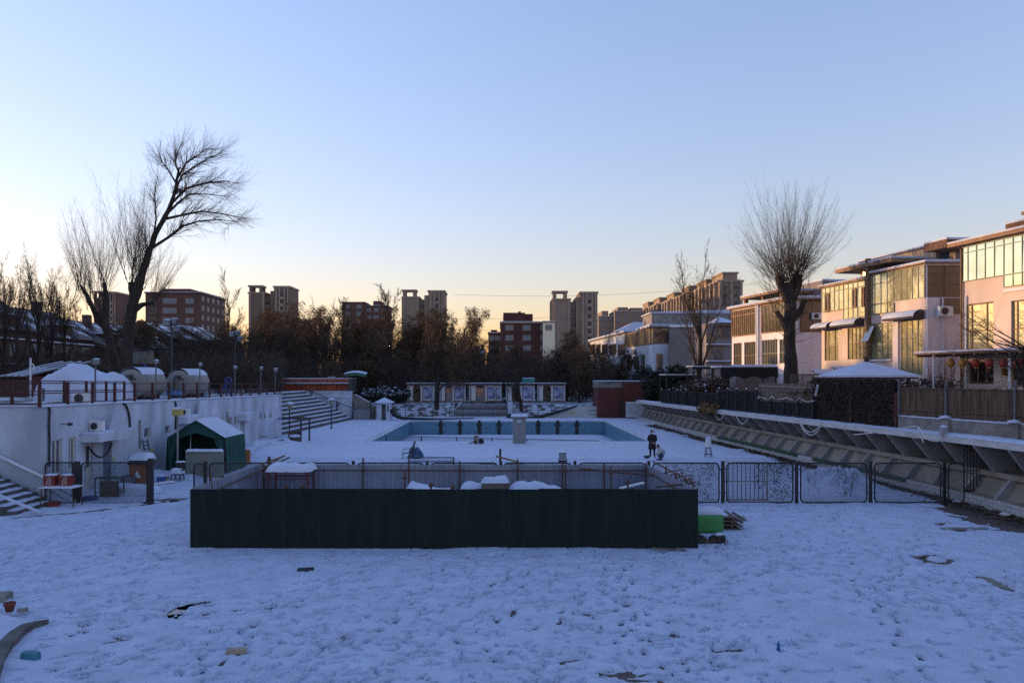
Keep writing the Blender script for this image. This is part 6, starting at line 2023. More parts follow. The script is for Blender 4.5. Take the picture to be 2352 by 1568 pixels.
def black_fence(lab, u0, u1, off, h0, h1, n):
    ya, yb = sy(u1, off), sy(u0, off)
    f = Face((stand_x(ya) + off, ya), (stand_x(yb) - stand_x(ya), yb - ya), (-1, 0))
    L = math.hypot(stand_x(yb) - stand_x(ya), yb - ya)
    t = thing('black_fence', lab, 'fence', f.pt(L / 2, 0, top_z((ya + yb) / 2)))
    for k in range(n + 1):
        a = L * k / n
        z = top_z(ya + (yb - ya) * k / n)
        mb = MB(); f.box(mb, a - .06, a + .06, -.06, .06, z, z + h1 + .12); ps = mb.obj('post', frame_black, t)
        MB().lathe(f.pt(a, 0, z + h1 + .122), [(.09, 0), (.08, .05), (.01, .09)], 8).obj('snow_cap', snow_soft, ps, True)
        if k < n:
            z2 = top_z(ya + (yb - ya) * (k + 1) / n)
            for zz in (h0, h1):
                MB().bar(f.pt(a + .06, 0, z + zz), f.pt(a + L / n - .06, 0, z2 + zz), .05).obj('rail', frame_black, t)
            mb = MB()
            for j in range(1, 14):
                tt_ = j / 14
                zz = z + (z2 - z) * tt_
                mb.bar(f.pt(a + L / n * tt_, 0, zz + h0), f.pt(a + L / n * tt_, 0, zz + h1), .03)
            mb.obj('bars', frame_black, t, kind='stuff')
            mb = MB(); f.box(mb, a + .07, a + L / n - .07, -.12, -.09, min(z, z2) + .05, min(z, z2) + h1 - .02); mb.obj('screen', mat('black_screen', (.020, .018, .018), .9), t)
    return f, L, t
black_fence('black fence panels below the weathered board fence', 1742, 1868, .2, .15, .95, 4)
black_fence('black fence with snowy posts left of the board fence', 1652, 1738, .2, .15, 1.55, 4)
black_fence('black fence at the far end of the right terrace', 1520, 1648, .2, .15, 1.3, 6)
# white rope draped from post to post
P_ = []
for k in range(61):
    u = 1742 + 126 * k / 60
    Y = sy(u, .1)
    P_.append((stand_x(Y) + .1, Y, top_z(Y) + 1.25 - .14 * abs(math.sin(k / 60 * math.pi * 4)) - .1 * (k > 45) * (k - 45) / 15))
tag(settle(MB().tube(P_, .022, 5).obj('white_rope', hose)), 'white rope sagging from post to post before the board fence', 'rope')

# snowy gazebo roof
Yg = 40.0
gx, gz0, gz1 = xu(2030, Yg), zv(866, Yg), zv(830, Yg)
gz = thing('garden_gazebo', 'gazebo with a low snow covered pyramid roof behind the ivy wall', 'gazebo', (gx, Yg + 2, 2.5))
hw = 164 / 2 / F * Yg
gc_ = (gx, Yg + hw)
MB().loft([[(gc_[0] + sx * w, gc_[1] + sy_ * w, z) for sx, sy_ in ((-1, -1), (1, -1), (1, 1), (-1, 1))] for w, z in ((hw, gz0), (hw, gz0 + .10), (hw * .55, gz0 + .48), (.12, gz1), (.02, gz1 + .03))]).obj('roof_snow', snow_soft, gz)
MB().cbox((gc_[0], gc_[1], gz0 - .10), hw * 2 - .06, hw * 2 - .06, .095).obj('eave', mat('eave_brown', (.09, .035, .025), .8), gz)
MB().cbox((gc_[0], gc_[1], gz1 + .03), .18, .18, .28, 0, .03).obj('finial', wood_dark, gz)
for sx in (-1, 1):
    for s2 in (-1, 1):
        MB().bar((gc_[0] + sx * hw * .8, gc_[1] + s2 * hw * .8, 2.5), (gc_[0] + sx * hw * .8, gc_[1] + s2 * hw * .8, gz0 - .1), .14).obj('post', wood_dark, gz)

def awning(lab, u0, u1, v, Y, dep, drop, name='black_awning'):
    x0, x1, z = xu(u0, Y), xu(u1, Y), zv(v, Y)
    t = thing(name, lab, 'awning', ((x0 + x1) / 2, Y + dep / 2, 2.5))
    MB().box(x0, x1, Y, Y + dep, z - .08, z).obj('canopy', black_plastic, t)
    MB().grid(lambda a, b: (x0 + a * (x1 - x0), Y - .01, z - .08 - drop * (1 - b) * (1 + .15 * math.sin(a * 19))), 24, 2).obj('valance', mat('black_cloth', (.014, .014, .016), .9), t)
    MB().box(x0 + .02, x1 - .02, Y + .02, Y + dep, z + .003, z + .10).obj('snow_cap', snow_soft, t)
    for x in (x0 + .12, x1 - .12):
        MB().bar((x, Y + .1, 2.3), (x, Y + .1, z - .08), .09).obj('post', wood_dark, t)
        MB().bar((x, Y + dep - .1, 2.3), (x, Y + dep - .1, z - .08), .09).obj('post', wood_dark, t)
    return t
awning('wide black awning with a thin snow layer left of the big tree', 1657, 1787, 843, 57, 3, .72)
awning('flat black awning with snow near the evergreen bush', 1528, 1602, 861, 75, 3, .15)
awning('dark pergola roof dusted with snow between the two awnings', 1591, 1660, 842, 66, 2.5, .12, 'pergola')
lt = thing('lattice_panel', 'wooden lattice panel above the board fence', 'lattice', (xu(1843, 50), 50, 2.5))
x0, x1, z0, z1 = xu(1817, 50), xu(1870, 50), zv(879, 50), zv(860, 50)
for x in (x0, (x0 + x1) / 2, x1):
    MB().bar((x, 50, 2.5), (x, 50, z1), .06).obj('post', wood_grey, lt)
MB().bar((x0 - .1, 50, z1), (x1 + .1, 50, z1), .08).obj('rail', wood_grey, lt)
MB().bar((x0, 50, z0), (x1, 50, z0), .05).obj('rail', wood_grey, lt)
mb = MB()
for k in range(-5, 16):
    for sg in (1, -1):
        a0, a1 = max(0, k * .1), min(x1 - x0, k * .1 + (z1 - z0))
        if a1 > a0 + .03:
            za, zb = a0 - k * .1, a1 - k * .1
            if sg < 0: za, zb = (z1 - z0) - za, (z1 - z0) - zb
            mb.bar((x0 + a0, 50.01 * 1.0, z0 + za), (x0 + a1, 50.01, z0 + zb), .02)
mb.obj('lattice', wood_grey, lt, kind='stuff')

# ================================================================== houses on the right
pink_wall = mat('pink_render', (.56, .46, .41), .9, .13, .7, .12, 18, stretch=(1, 1, .3))
lav_wall = mat('pale_render', (.70, .64, .67), .9, .12, .7, .1, 18, stretch=(1, 1, .3))
grey_wall = mat('grey_render', (.19, .17, .17), .9, .15, .6, .1, 18)
brown_wood = mat('brown_cladding', (.20, .11, .06), .8, .4, 1.2, .2, 20, stretch=(1, 1, 7))
eave_wood = mat('eave_wood', (.24, .15, .09), .8, .3, 2)
shingle = mat('brown_shingle', (.14, .075, .05), .9, .4, 3, .3, 25, stretch=(5, 5, 1))
curt = glass_mat('coated_glass', (.60, .60, .40), .10, .62, 1, 1.6, .11)
curt_lo = glass_mat('coated_glass_lower', (.42, .40, .24), .16, .45, 1, 1.6, .12)
curt_side = glass_mat('side_glass', (.012, .011, .012), .05, .0, 1, 1.7, .02)
green_glass = glass_mat('green_glass', (.52, .66, .56), .08, .68, 1, 1.6, .03)
mull = mat('mullion', (.22, .20, .16), .6)
brown_frame = mat('brown_frame', (.16, .09, .05), .6)
SLOPE = (-.17, 1.0)


def curtain(face, parent, us, zrows, frame, glass, conv, fw=.05, n=.075, name='curtain_wall'):
    """glazing with given column edges (photo u) and levels; every pane is its own sub-part"""
    As = [face.uv(conv(u), 700)[0] for u in us]
    lo, hi = min(As), max(As)
    As = sorted(As)
    m = MB()
    for a in As:
        face.box(m, a - fw / 2, a + fw / 2, -.05, n + .012, zrows[0], zrows[-1])
    for z in zrows:
        face.box(m, lo, hi, -.047, n + .010, z - fw / 2, z + fw / 2)
    w = m.obj(name, frame, parent)
    for i in range(len(As) - 1):
        for j in range(len(zrows) - 1):
            a0, a1, z0, z1 = As[i] + fw * .4, As[i + 1] - fw * .4, zrows[j] + fw * .4, zrows[j + 1] - fw * .4
            t1, t2 = R.gauss(0, .007), R.gauss(0, .007)
            wd, ht = a1 - a0, z1 - z0
            f1 = lambda sa, sz: n - .02 + t1 * sa * wd / 2 + t2 * sz * ht / 2
            MB().raw([face.pt(a0, f1(-1, -1), z0), face.pt(a1, f1(1, -1), z0), face.pt(a1, f1(1, 1), z1), face.pt(a0, f1(-1, 1), z1),
                      face.pt(a0, -.045, z0), face.pt(a1, -.045, z0), face.pt(a1, -.045, z1), face.pt(a0, -.045, z1)],
                     [(0, 1, 2, 3), (7, 6, 5, 4), (0, 4, 5, 1), (1, 5, 6, 2), (2, 6, 7, 3), (3, 7, 4, 0)]).obj('pane', glass, w)
    return w


def body(root, face, L, W, z0, z1, m, holes, sm=None, side_holes=(), back=True):
    """walls: facade with openings, the end wall towards the camera, far end and back"""
    q = MB()
    holed_wall(q, face, 0, L, z0, z1, holes, .22)
    q.obj('front_wall', m, root)
    A, d, n = face.A, face.d, face.n
    sf = Face(A, (1, 0), (0, -1))
    q = MB()
    holed_wall(q, sf, 0, W, z0, z1, list(side_holes), .18)
    q.obj('end_wall', sm or m, root)
    B = face.pt(L, 0, 0)
    q = MB()
    q.raw([(B[0], B[1], z0), (B[0] + W, B[1], z0), (B[0] + W, B[1], z1), (B[0], B[1], z1)], [(0, 1, 2, 3)])
    q.raw([(A[0] + W, A[1], z0), (B[0] + W, B[1], z0), (B[0] + W, B[1], z1), (A[0] + W, A[1], z1)], [(0, 1, 2, 3)])
    q.raw([(A[0], A[1], z1 - .02), (A[0] + W, A[1], z1 - .02), (B[0] + W, B[1], z1 - .02), (B[0], B[1], z1 - .02)], [(0, 1, 2, 3)])
    q.obj('rear_wall', m, root)
    return sf


def roof_slab(root, face, L, W, z, th, ov, m, snow_t=.12, a0=0, name='roof'):
    p = [face.pt(a0 - ov, ov, 0), face.pt(L + ov, ov, 0)]
    q = [(p[1][0] + W, p[1][1]), (p[0][0] + W, p[0][1])]
    ring = [(p[0][0], p[0][1]), (p[1][0], p[1][1]), q[0], q[1]]
    r = MB().loft([[(x, y, z) for x, y in ring], [(x, y, z + th) for x, y in ring]]).obj(name, m, root)
    if snow_t:
        MB().loft([[(x, y, z + th + .003) for x, y in ring], [(x, y, z + th + snow_t * .6) for x, y in ring], [(x + .12 * (1 if k in (0, 1) else -1), y, z + th + snow_t) for k, (x, y) in enumerate(ring)]]).obj('roof_snow', snow_soft, r)
    return r


def canopy_snow(root, face, a0, a1, z, dep, m=None):
    """small curved door canopy with snow"""
    q = MB().grid(lambda a, b: face.pt(a0 + a * (a1 - a0), .02 + dep * math.sin(b * math.pi / 2), z + .45 * math.cos(b * math.pi / 2)), 8, 6)
    o = q.obj('canopy', m or mat('canopy_brown', (.06, .04, .035), .7), root, True)
    MB().grid(lambda a, b: face.pt(a0 + a * (a1 - a0), .05 + dep * math.sin(b * math.pi / 2) * .99, z + .03 + .45 * math.cos(b * math.pi / 2) + .09 * math.sin(min(1, b * 4) * math.pi / 2)), 8, 6).obj('canopy_snow', snow_soft, o, True)
    for a in (a0, a1):
        MB().raw([face.pt(a, .02, z), face.pt(a, .02, z + .45)] + [face.pt(a, .02 + dep * math.sin(t), z + .45 * math.cos(t)) for t in [k * math.pi / 12 for k in range(1, 7)]], [tuple(range(8))]).obj('canopy_end', m or mat('canopy_brown', (.06, .04, .035)), o)
    return o


# ---------- second house from the right (two wings with a brown fin between)
z6u = lambda z: 1866.2 + z * .293
z6v = lambda z: 430.7 + z * .293
A2 = (26.0, 45.3)
f2 = Face(A2, SLOPE, (-1, 0))
L2a = f2.uv(z6u(440), 700)[0]
L2 = f2.uv(z6u(72), 700)[0]
h2 = thing('villa', 'pink rendered villa with golden glazed upper floors beside the gazebo', 'house', (A2[0] + 3, A2[1] + 5, 2.5))
zc = lambda zx, zy: f2.uv(z6u(zx), z6v(zy))[1]
R2 = lambda a, b, c, d: f2.rect(z6u(a), z6v(b), z6u(c), z6v(d))
zE = zc(880, 598)
zdiv, zb1, zb2 = zc(865, 690), zc(870, 862), zc(540, 985)
holes = [R2(455, 1062, 625, 1345), R2(690, 1030, 865, 1470), R2(95, 1115, 203, 1355), R2(275, 1095, 425, 1345)]
sf2 = body(h2, f2, L2, 7.5, 2.3, zE, pink_wall, holes, lav_wall, [(.12, 3.4, zb1, zE - .1)])
window(f2, h2, holes[0], 4, 3, .12, mull, curt_lo, .05, rowfr=[0, .5, .92, 1], tilt=.012)
window(f2, h2, holes[1], 4, 3, .10, mull, curt_lo, .06, rowfr=[0, .32, .68, 1], tilt=.012)
window(f2, h2, holes[2], 3, 2, .12, brown_frame, curt_lo, .06, colfr=[0, .3, .75, 1], rowfr=[0, .45, 1], tilt=.012)
window(f2, h2, holes[3], 5, 2, .12, brown_frame, curt_lo, .05, rowfr=[0, .5, 1], tilt=.012)
curtain(f2, h2, [455, 495, 543, 592, 643, 700, 746, 790, 836, 884], [zb1, zdiv, zE - .08], mull, curt, z6u, .045)
curtain(f2, h2, [455, 495, 543, 592, 643], [zb2, zb1 - .03], mull, curt, z6u, .045)
zl0, zl1, zl2, zl3 = zc(250, 1032), zc(250, 955), zc(100, 985), zc(100, 790)
curtain(f2, h2, [250, 286, 324, 360, 417], [zl0, zl1, zc(250, 800), zc(250, 762)], mull, curt, z6u, .045)
curtain(f2, h2, [78, 108, 143, 178, 213, 248], [zl1 + .01, zc(250, 800), zc(250, 762)], mull, curt, z6u, .045)
for a, b, c, d in ((322, 790, 354, 940), (395, 780, 417, 935), (108, 830, 140, 975)):
    r = R2(a, b, c, d)
    q = MB()
    for x0_, x1_, z0_, z1_ in ((r[0], r[0] + .12, r[2], r[3]), (r[1] - .12, r[1], r[2], r[3]), (r[0] + .12, r[1] - .12, r[2], r[2] + .12), (r[0] + .12, r[1] - .12, r[3] - .12, r[3])):
        f2.box(q, x0_, x1_, .09, .15, z0_, z1_)
    cs = q.obj('casement', brown_frame, h2)
    q = MB(); f2.box(q, r[0] + .1, r[1] - .1, .091, .11, r[2] + .1, r[3] - .1); q.obj('pane', curt_side, cs)
q = MB(); f2.box(q, L2a - .28, L2a, .003, .28, 2.4, zE + 1.1); q.obj('brown_fin', brown_wood, h2)
r = R2(445, 1085, 492, 1205)
MB().raw([f2.pt(r[0], .05, r[3]), f2.pt(r[1], .05, r[3]), f2.pt(r[1], .55, r[2]), f2.pt(r[0], .55, r[2]), f2.pt(r[0], .08, r[3]), f2.pt(r[1], .08, r[3]), f2.pt(r[1], .58, r[2]), f2.pt(r[0], .58, r[2])], [(0, 1, 2, 3), (7, 6, 5, 4), (0, 4, 5, 1), (2, 6, 7, 3), (1, 5, 6, 2), (3, 7, 4, 0)]).obj('open_casement', white_paint, h2)
q = MB(); f2.box(q, f2.uv(z6u(680), 700)[0], f2.uv(z6u(640), 700)[0], .003, .10, 4.0, zc(660, 1040)); q.obj('pilaster', lav_wall, h2)
q = MB(); f2.box(q, *sorted((f2.uv(z6u(640), 700)[0], 0.0)), .003, .05, zb1 - .08, zb1 - .02); q.obj('band', lav_wall, h2)
q = MB(); f2.box(q, *sorted((f2.uv(z6u(625), 700)[0], f2.uv(z6u(440), 700)[0])), .003, .14, zc(540, 1348) - .1, zc(540, 1348)); q.obj('sill', lav_wall, h2)
canopy_snow(h2, f2, f2.uv(z6u(880), 700)[0], f2.uv(z6u(625), 700)[0], zc(750, 1035), .75)
canopy_snow(h2, f2, f2.uv(z6u(405), 700)[0], f2.uv(z6u(210), 700)[0], zc(300, 1090), .75)
canopy_snow(h2, f2, f2.uv(z6u(195), 700)[0], f2.uv(z6u(70), 700)[0], zc(130, 1112), .9)
roof_slab(h2, f2, L2a - .2, 7.8, zE, .10, .22, eave_wood, .14)
roof_slab(h2, f2, L2, 7.6, zl0 * 0 + zc(250, 758), .16, .2, eave_wood, .12, L2a + .1, 'lower_roof')
# roof terrace slabs and penthouse
for (a0, a1, n0, n1, z0, z1, m_, nm) in ((.5, L2a + 2.6, -2.2, .35, zE + .72, zE + 1.0, eave_wood, 'roof_canopy'),):
    q = MB(); f2.box(q, L2a - 2.6, L2a + 3.3, -2.6, .30, zE + .55, zE + .80); o = q.obj('roof_canopy', eave_wood, h2)
    q = MB(); f2.box(q, L2a - 2.6, L2a + 3.3, -2.6, .28, zE + .803, zE + .92); q.obj('roof_snow', snow_soft, o)
    q = MB(); f2.box(q, -.3, 1.6, -3.6, -1.2, zE + 1.0, zE + 1.5); o = q.obj('shingle_roof', shingle, h2)
    q = MB(); f2.box(q, -.3, 1.6, -3.6, -1.2, zE + 1.503, zE + 1.62); q.obj('roof_snow', snow_soft, o)
ph = Face(f2.pt(.6, -2.6, 0), SLOPE, (-1, 0))
LP = 9.2
q = MB()
holed_wall(q, ph, 0, LP, zE + .0, zE + 1.55, [(.5, 1.6, zE + .55, zE + 1.25)], .3)
q.obj('penthouse_wall', pattern_mat('yellow_tile_wall', (.42, .33, .22), (.38, .30, .2), (.25, .2, .15), .2, .08, axes='SZ', msize=.008), h2)
q = MB(); e = Face(ph.pt(0, 0, 0), (1, 0), (0, -1)); e.box(q, 0, 4.6, -.3, 0, zE + .11, zE + 1.55); q.obj('penthouse_end', grey_wall, h2)
roof_slab(h2, ph, LP, 5.0, zE + 1.55, .12, .1, concrete_dark, .12)
MB().cbox(f2.pt(L2a + 1.2, -1.2, zE + .2), .9, .9, .5, .3, .05).obj('roof_vent', mat('foil', (.6, .5, .35), .25, .2, 3, metal=.8), h2)
window(sf2, h2, (.12, 3.4, zb1, zE - .1), 3, 3, .1, brown_frame, curt_side, .07, rowfr=[0, .42, .74, 1])
q = MB(); sf2.box(q, .9, 2.9, .01, .06, zb1 - 1.0, zb1 - .05); q.obj('end_window', curt_side, h2)
for x in (A2[0] + .07, A2[0] + 1.0):
    MB().tube([(x, A2[1] - .08, 3.0), (x, A2[1] - .08, zb1)], .05, 6).obj('downpipe', lav_wall, h2)
acp = (xu(2174, 44.8), 44.95, zv(725, 44.8))
ac_unit('white air conditioner on the end wall of the pink villa', acp, 0, 1.0)

# ---------- rightmost house
A1h = (26.3, 42.3)
f1 = Face((A1h[0] + .17 * 14, A1h[1] - 14), (-.17, 1.0), (-1, 0))
L1 = 14 * math.hypot(.17, 1)
h1 = thing('villa', 'pink villa with green tinted glazing and red lanterns at the right edge', 'house', (30, 36, 2.5))
zc1 = lambda zx, zy: f1.uv(z6u(zx), z6v(zy))[1]
R1 = lambda a, b, c, d: f1.rect(z6u(a), z6v(b), z6u(c), z6v(d))
zE1 = zc1(1175, 470)
holes = [R1(1195, 905, 1418, 1265), R1(1557, 878, 1740, 1250), R1(1222, 1362, 1420, 1540), R1(1560, 1345, 1700, 1560)]
body(h1, f1, L1, 8, 2.3, zE1 + .05, pink_wall, holes)
window(f1, h1, holes[0], 3, 2, .16, brown_frame, curt, .07, colfr=[0, .27, .8, 1], rowfr=[0, .40, 1], tilt=.008)
window(f1, h1, holes[1], 3, 2, .16, brown_frame, curt, .07, colfr=[0, .35, .8, 1], rowfr=[0, .40, 1], tilt=.008)
window(f1, h1, holes[2], 3, 1, .16, brown_frame, curt_side, .08)
window(f1, h1, holes[3], 2, 1, .16, brown_frame, curt_side, .10, name='door')
ra, rb_ = zc1(1200, 735), zc1(1190, 515)
curtain(f1, h1, [1172, 1226, 1293, 1362, 1434, 1508, 1580, 1652, 1735, 1815], [ra, rb_, zE1 - .04], mat('green_mullion', (.12, .2, .16), .5), green_glass, z6u, .04)
curtain(f1, h1, [1508, 1580, 1652, 1735, 1815], [zc1(1540, 775), ra - .03], mat('green_mullion', (.12, .2, .16)), green_glass, z6u, .04)
r = R1(1505, 780, 1800, 802)
q = MB(); f1.box(q, r[0], r[1], .003, .08, r[2], r[3]); q.obj('sill', lav_wall, h1)
g0 = MB(); f1.box(g0, 0, L1 + .5, .0, .45, zE1 + .06, zE1 + .26); gut = g0.obj('gutter', mat('gutter_brown', (.22, .12, .07), .7), h1)
g0 = MB(); f1.box(g0, 0, L1 + .5, -.05, .46, zE1 + .263, zE1 + .36); g0.obj('gutter_snow', snow_soft, gut)
g0 = MB(); f1.box(g0, 0, L1 - 2.0, -3.5, -1.0, zE1 + .27, zE1 + .95); sg1 = g0.obj('shingle_roof', shingle, h1)
g0 = MB(); f1.box(g0, 0, L1 - 2.0, -3.5, -.98, zE1 + .953, zE1 + 1.06); g0.obj('roof_snow', snow_soft, sg1)
ct = f1.uv(z6u(1640), 500)[0]
g0 = MB(); f1.box(g0, ct - 1.2, ct + .35, -2.8, -1.2, zE1 + 1.07, zE1 + 2.5); tw1 = g0.obj('chimney_tower', pattern_mat('yellow_tile_wall', (.42, .33, .22), (.38, .30, .2), (.25, .2, .15), .2, .08), h1)
g0 = MB(); f1.box(g0, ct - 1.3, ct + .45, -2.9, -1.1, zE1 + 2.502, zE1 + 2.75); g0.obj('tower_cap', lav_wall, tw1)
g0 = MB(); f1.box(g0, ct - 1.6, ct + .75, -3.0, -.7, zE1 + 1.2, zE1 + 1.36); g0.obj('tower_eave', eave_wood, tw1)
MB().tube([f1.pt(L1 - .15, .1, 2.6), f1.pt(L1 - .15, .1, zE1 - .1), f1.pt(L1 - .1, .3, zE1 + .1)], .06, 6).obj('downpipe', brown_frame, h1)
MB().tube([f1.pt(L1 - .45, .08, 2.6), f1.pt(L1 - .45, .08, zc1(1180, 850))], .05, 6).obj('downpipe', white_paint, h1)
pz = zc1(1300, 1290)
po = MB(); f1.box(po, 0, L1 + 1.2, .02, 2.0, pz - .12, pz - .02); por = po.obj('porch_roof', brown_wood, h1)
po = MB(); f1.box(po, 0, L1 + 1.2, .02, 2.02, pz - .017, pz + .09); po.obj('porch_snow', snow_soft, por)
for k in range(9):
    po = MB(); f1.box(po, L1 + 1.0 - k * 1.4, L1 + 1.1 - k * 1.4, .05, 2.0, pz - .22, pz - .121); po.obj('rafter', brown_wood, por)
for a in (L1 - .1, L1 - 5.2, L1 - 10):
    MB().tube([f1.pt(a, 1.85, 2.5), f1.pt(a, 1.85, pz - .12)], .05, 8).obj('porch_post', white_paint, h1)
# lanterns under the porch edge
f1p = Face(f1.pt(0, 1.7, 0), (-.17, 1.0), (-1, 0))
lan_red = mat('red_lantern', (.30, .035, .02), .6, .2, 10)
lan_or = mat('orange_lantern', (.40, .17, .03), .6, .2, 10)
labs = ['orange lantern, first from the left under the porch', 'orange lantern hanging by the white porch post', 'red lantern, third from the left under the porch', 'red lantern, fourth from the left under the porch', 'red lantern, fifth from the left under the porch', 'red lantern, sixth from the left under the porch']
for k, zx in enumerate((1083, 1175, 1278, 1385, 1496, 1612)):
    a, z = f1p.uv(z6u(zx), z6v(1376))
    p = f1p.pt(a, 0, z - .22)
    t = thing('paper_lantern', labs[k], 'lantern', p, 'lanterns under the porch')
    MB().lathe(p, [(.08, .0), (.14, .06), (.19, .16), (.20, .22), (.19, .28), (.14, .38), (.08, .44)], 12).obj('body', lan_or if k < 2 else lan_red, t, True)
    MB().lathe(add(p, (0, 0, -.05)), [(.085, 0), (.085, .05)], 10).obj('base_ring', mat('gold', (.3, .2, .06), .5), t)
    MB().lathe(add(p, (0, 0, .44)), [(.085, 0), (.085, .05)], 10).obj('top_ring', mat('gold', (.3, .2, .06)), t)
    MB().tube([add(p, (0, 0, .49)), (p[0], p[1], pz - .125)], .012, 4).obj('cord', black_plastic, t)
    MB().tube([add(p, (0, 0, -.05)), add(p, (0, 0, -.28))], .018, 5).obj('tassel', lan_red, t)
wl = f1.uv(z6u(1528), z6v(1450))
t = thing('wall_lantern', 'brass wall lantern beside the porch door', 'lantern', f1.pt(wl[0], .2, wl[1]))
MB().cbox(f1.pt(wl[0], .2, wl[1] - .15), .2, .2, .3, 0, .03).obj('cage', mat('brass', (.2, .13, .04), .4, metal=.6), t)
MB().lathe(f1.pt(wl[0], .2, wl[1] + .152), [(.15, 0), (.05, .1), (.02, .2)], 8).obj('cap', mat('brass', (.2, .13, .04)), t)

# ---------- third house (glazed loggias, behind the pollard tree)
z5u = lambda z: 1665.2 + z * .25635
z5v = lambda z: 516.8 + z * .25635
A3 = (23.4, 60.4)
f3 = Face(A3, SLOPE, (-1, 0))
zc3 = lambda zx, zy: f3.uv(z5u(zx), z5v(zy))[1]
R3 = lambda a, b, c, d: f3.rect(z5u(a), z5v(b), z5u(c), z5v(d))
L3 = f3.uv(z5u(62), 700)[0]
h3 = thing('villa', 'white villa with timber framed glazed upper floor behind the big pollard tree', 'house', (27, 66, 2.5))
zE3 = zc3(290, 720)
holes = [R3(76, 1056, 150, 1262), R3(172, 1045, 293, 1265), R3(330, 1025, 470, 1250), R3(488, 1020, 560, 1240)]
sf3 = body(h3, f3, L3, 8.0, 2.3, zE3, lav_wall, holes, lav_wall, [])
for k, (h, c) in enumerate(zip(holes, (4, 6, 6, 3))):
    window(f3, h3, h, c, 2, .14, brown_frame if k < 2 else mull, glass_mat('loggia_glass', (.09, .10, .09), .1, .15, 1, 1.7), .05, rowfr=[0, .45, 1])
lg = glass_mat('loggia_upper', (.13, .12, .085), .10, .35, 1, 1.6, .04)
curtain(f3, h3, [66, 84, 102, 120, 138, 156, 174, 192, 210, 230, 250, 270, 290], [zc3(200, 985), zc3(200, 800), zc3(200, 752)], eave_wood, lg, z5u, .09)
curtain(f3, h3, [335, 365, 398, 430, 458, 486, 515, 545, 575], [zc3(400, 962), zc3(400, 712), zc3(400, 690)], eave_wood, lg, z5u, .07)
for zx in (302, 316):
    a = f3.uv(z5u(zx), 700)[0]
    MB().tube([f3.pt(a, .2, 2.6), f3.pt(a, .2, zE3)], .09, 8).obj('downpipe', white_paint, h3)
roof_slab(h3, f3, L3, 8.2, zE3, .14, .35, eave_wood, .2)
q = MB(); f3.box(q, 1.0, 7.5, -4, .25, zE3 + .75, zE3 + .95); o = q.obj('roof_canopy', eave_wood, h3)
q = MB(); f3.box(q, 1.0, 7.5, -4, .22, zE3 + .953, zE3 + 1.1); q.obj('roof_snow', snow_soft, o)
for a in (1.2, 4.2, 7.3):
    q = MB(); f3.box(q, a - .15, a + .15, -.4, -.1, zE3 + .15, zE3 + .75); q.obj('roof_post', brown_wood, h3)
q = MB(); f3.box(q, -.2, 5, -7.6, -3.0, zE3 + .16, zE3 + 1.6); o = q.obj('penthouse', grey_wall, h3)
q = MB(); f3.box(q, -.3, 5.1, -7.7, -2.9, zE3 + 1.603, zE3 + 1.75); q.obj('roof_snow', snow_soft, o)
zs = zv(762, 60.4)
q = MB(); sf3.box(q, 1.0, 4.0, .004, .06, zs, zE3 - .2); ew_ = q.obj('end_glazing', brown_frame, h3)
for i in range(3):
    for j in range(2):
        q = MB(); sf3.box(q, 1.06 + i * .98, 1.96 + i * .98, .061, .075, zs + .08 + j * 1.5, zs + 1.46 + j * 1.5); q.obj('pane', curt_side, ew_)
q = MB(); sf3.box(q, 4.05, 7.9, .004, .1, 2.4, zE3 - .1); q.obj('end_panel', grey_wall, h3)
ac_unit('white air conditioner on the end wall of the third villa', (xu(1877, 60), 60.1, zv(733, 60)), 0, .9)

# ---------- fourth house (white bay and big grey end wall)
z3u = lambda z: 1091 + z * .25633
z3v = lambda z: 602.9 + z * .25633
A4 = (19.6, 95.0)
f4 = Face(A4, (-.09, 1.0), (-1, 0))
zc4 = lambda zx, zy: f4.uv(z3u(zx), z3v(zy))[1]
R4 = lambda a, b, c, d: f4.rect(z3u(a), z3v(b), z3u(c), z3v(d))
L4 = f4.uv(z3u(1345), 800)[0]
h4 = thing('villa', 'white and grey villa with a broad plain grey end wall left of the trees', 'house', (24, 100, 2.5))
zE4 = zv(752, 95)
holes = [R4(1360, 840, 1396, 960), R4(1422, 835, 1470, 960), R4(1480, 825, 1524, 965)]
sf4 = body(h4, f4, L4, 1.95, 2.3, zv(790, 95), white_wall, holes, white_wall, [])
for h in holes:
    window(f4, h4, h, 3, 1, .2, mull, win_dark, .07)
q = MB(); f4.box(q, 0, L4, -.2, 0, zv(790, 95) + .02, zE4); q.obj('upper_wall', brown_frame, h4)
curtain(f4, h4, [1345, 1395, 1460, 1480, 1520, 1550, 1575, 1600], [zv(788, 95), zE4 - .15], brown_frame, glass_mat('loggia_dark', (.13, .12, .09), .1, .3, 1, 1.6), z3u, .12)
q = MB(); sf4.box(q, 0, 1.95, -.2, 0, zv(790, 95) + .02, zE4); q.obj('upper_end', brown_frame, h4)
for i, (a, b) in enumerate(((.08, .95), (1.0, 1.88))):
    for z0_, z1_ in ((zv(786, 95), zv(766, 95)), (zv(765, 95), zE4 - .1)):
        q = MB(); sf4.box(q, a, b, .004, .03, z0_, z1_); q.obj('pane', curt_side, h4)
holes_e = R4(1552, 815, 1592, 965)
q = MB(); sf4.box(q, .35, 1.2, .004, .05, zv(848, 95), zv(812, 95)); q.obj('end_window', win_dark, h4)
MB().box(A4[0] + 1.96, A4[0] + 10.3, 94.6, 104, 2.3, zv(752, 95)).obj('grey_end_wall', grey_wall, h4)
MB().box(A4[0] + 1.9, A4[0] + 10.5, 94.4, 104.2, zv(752, 95) + .003, zv(752, 95) + .22).obj('eave', lav_wall, h4)
MB().box(A4[0] - .6, A4[0] + 10.5, 94.5, 104.2, zE4 + .225, zE4 + .40).obj('roof_snow', snow_soft, h4)
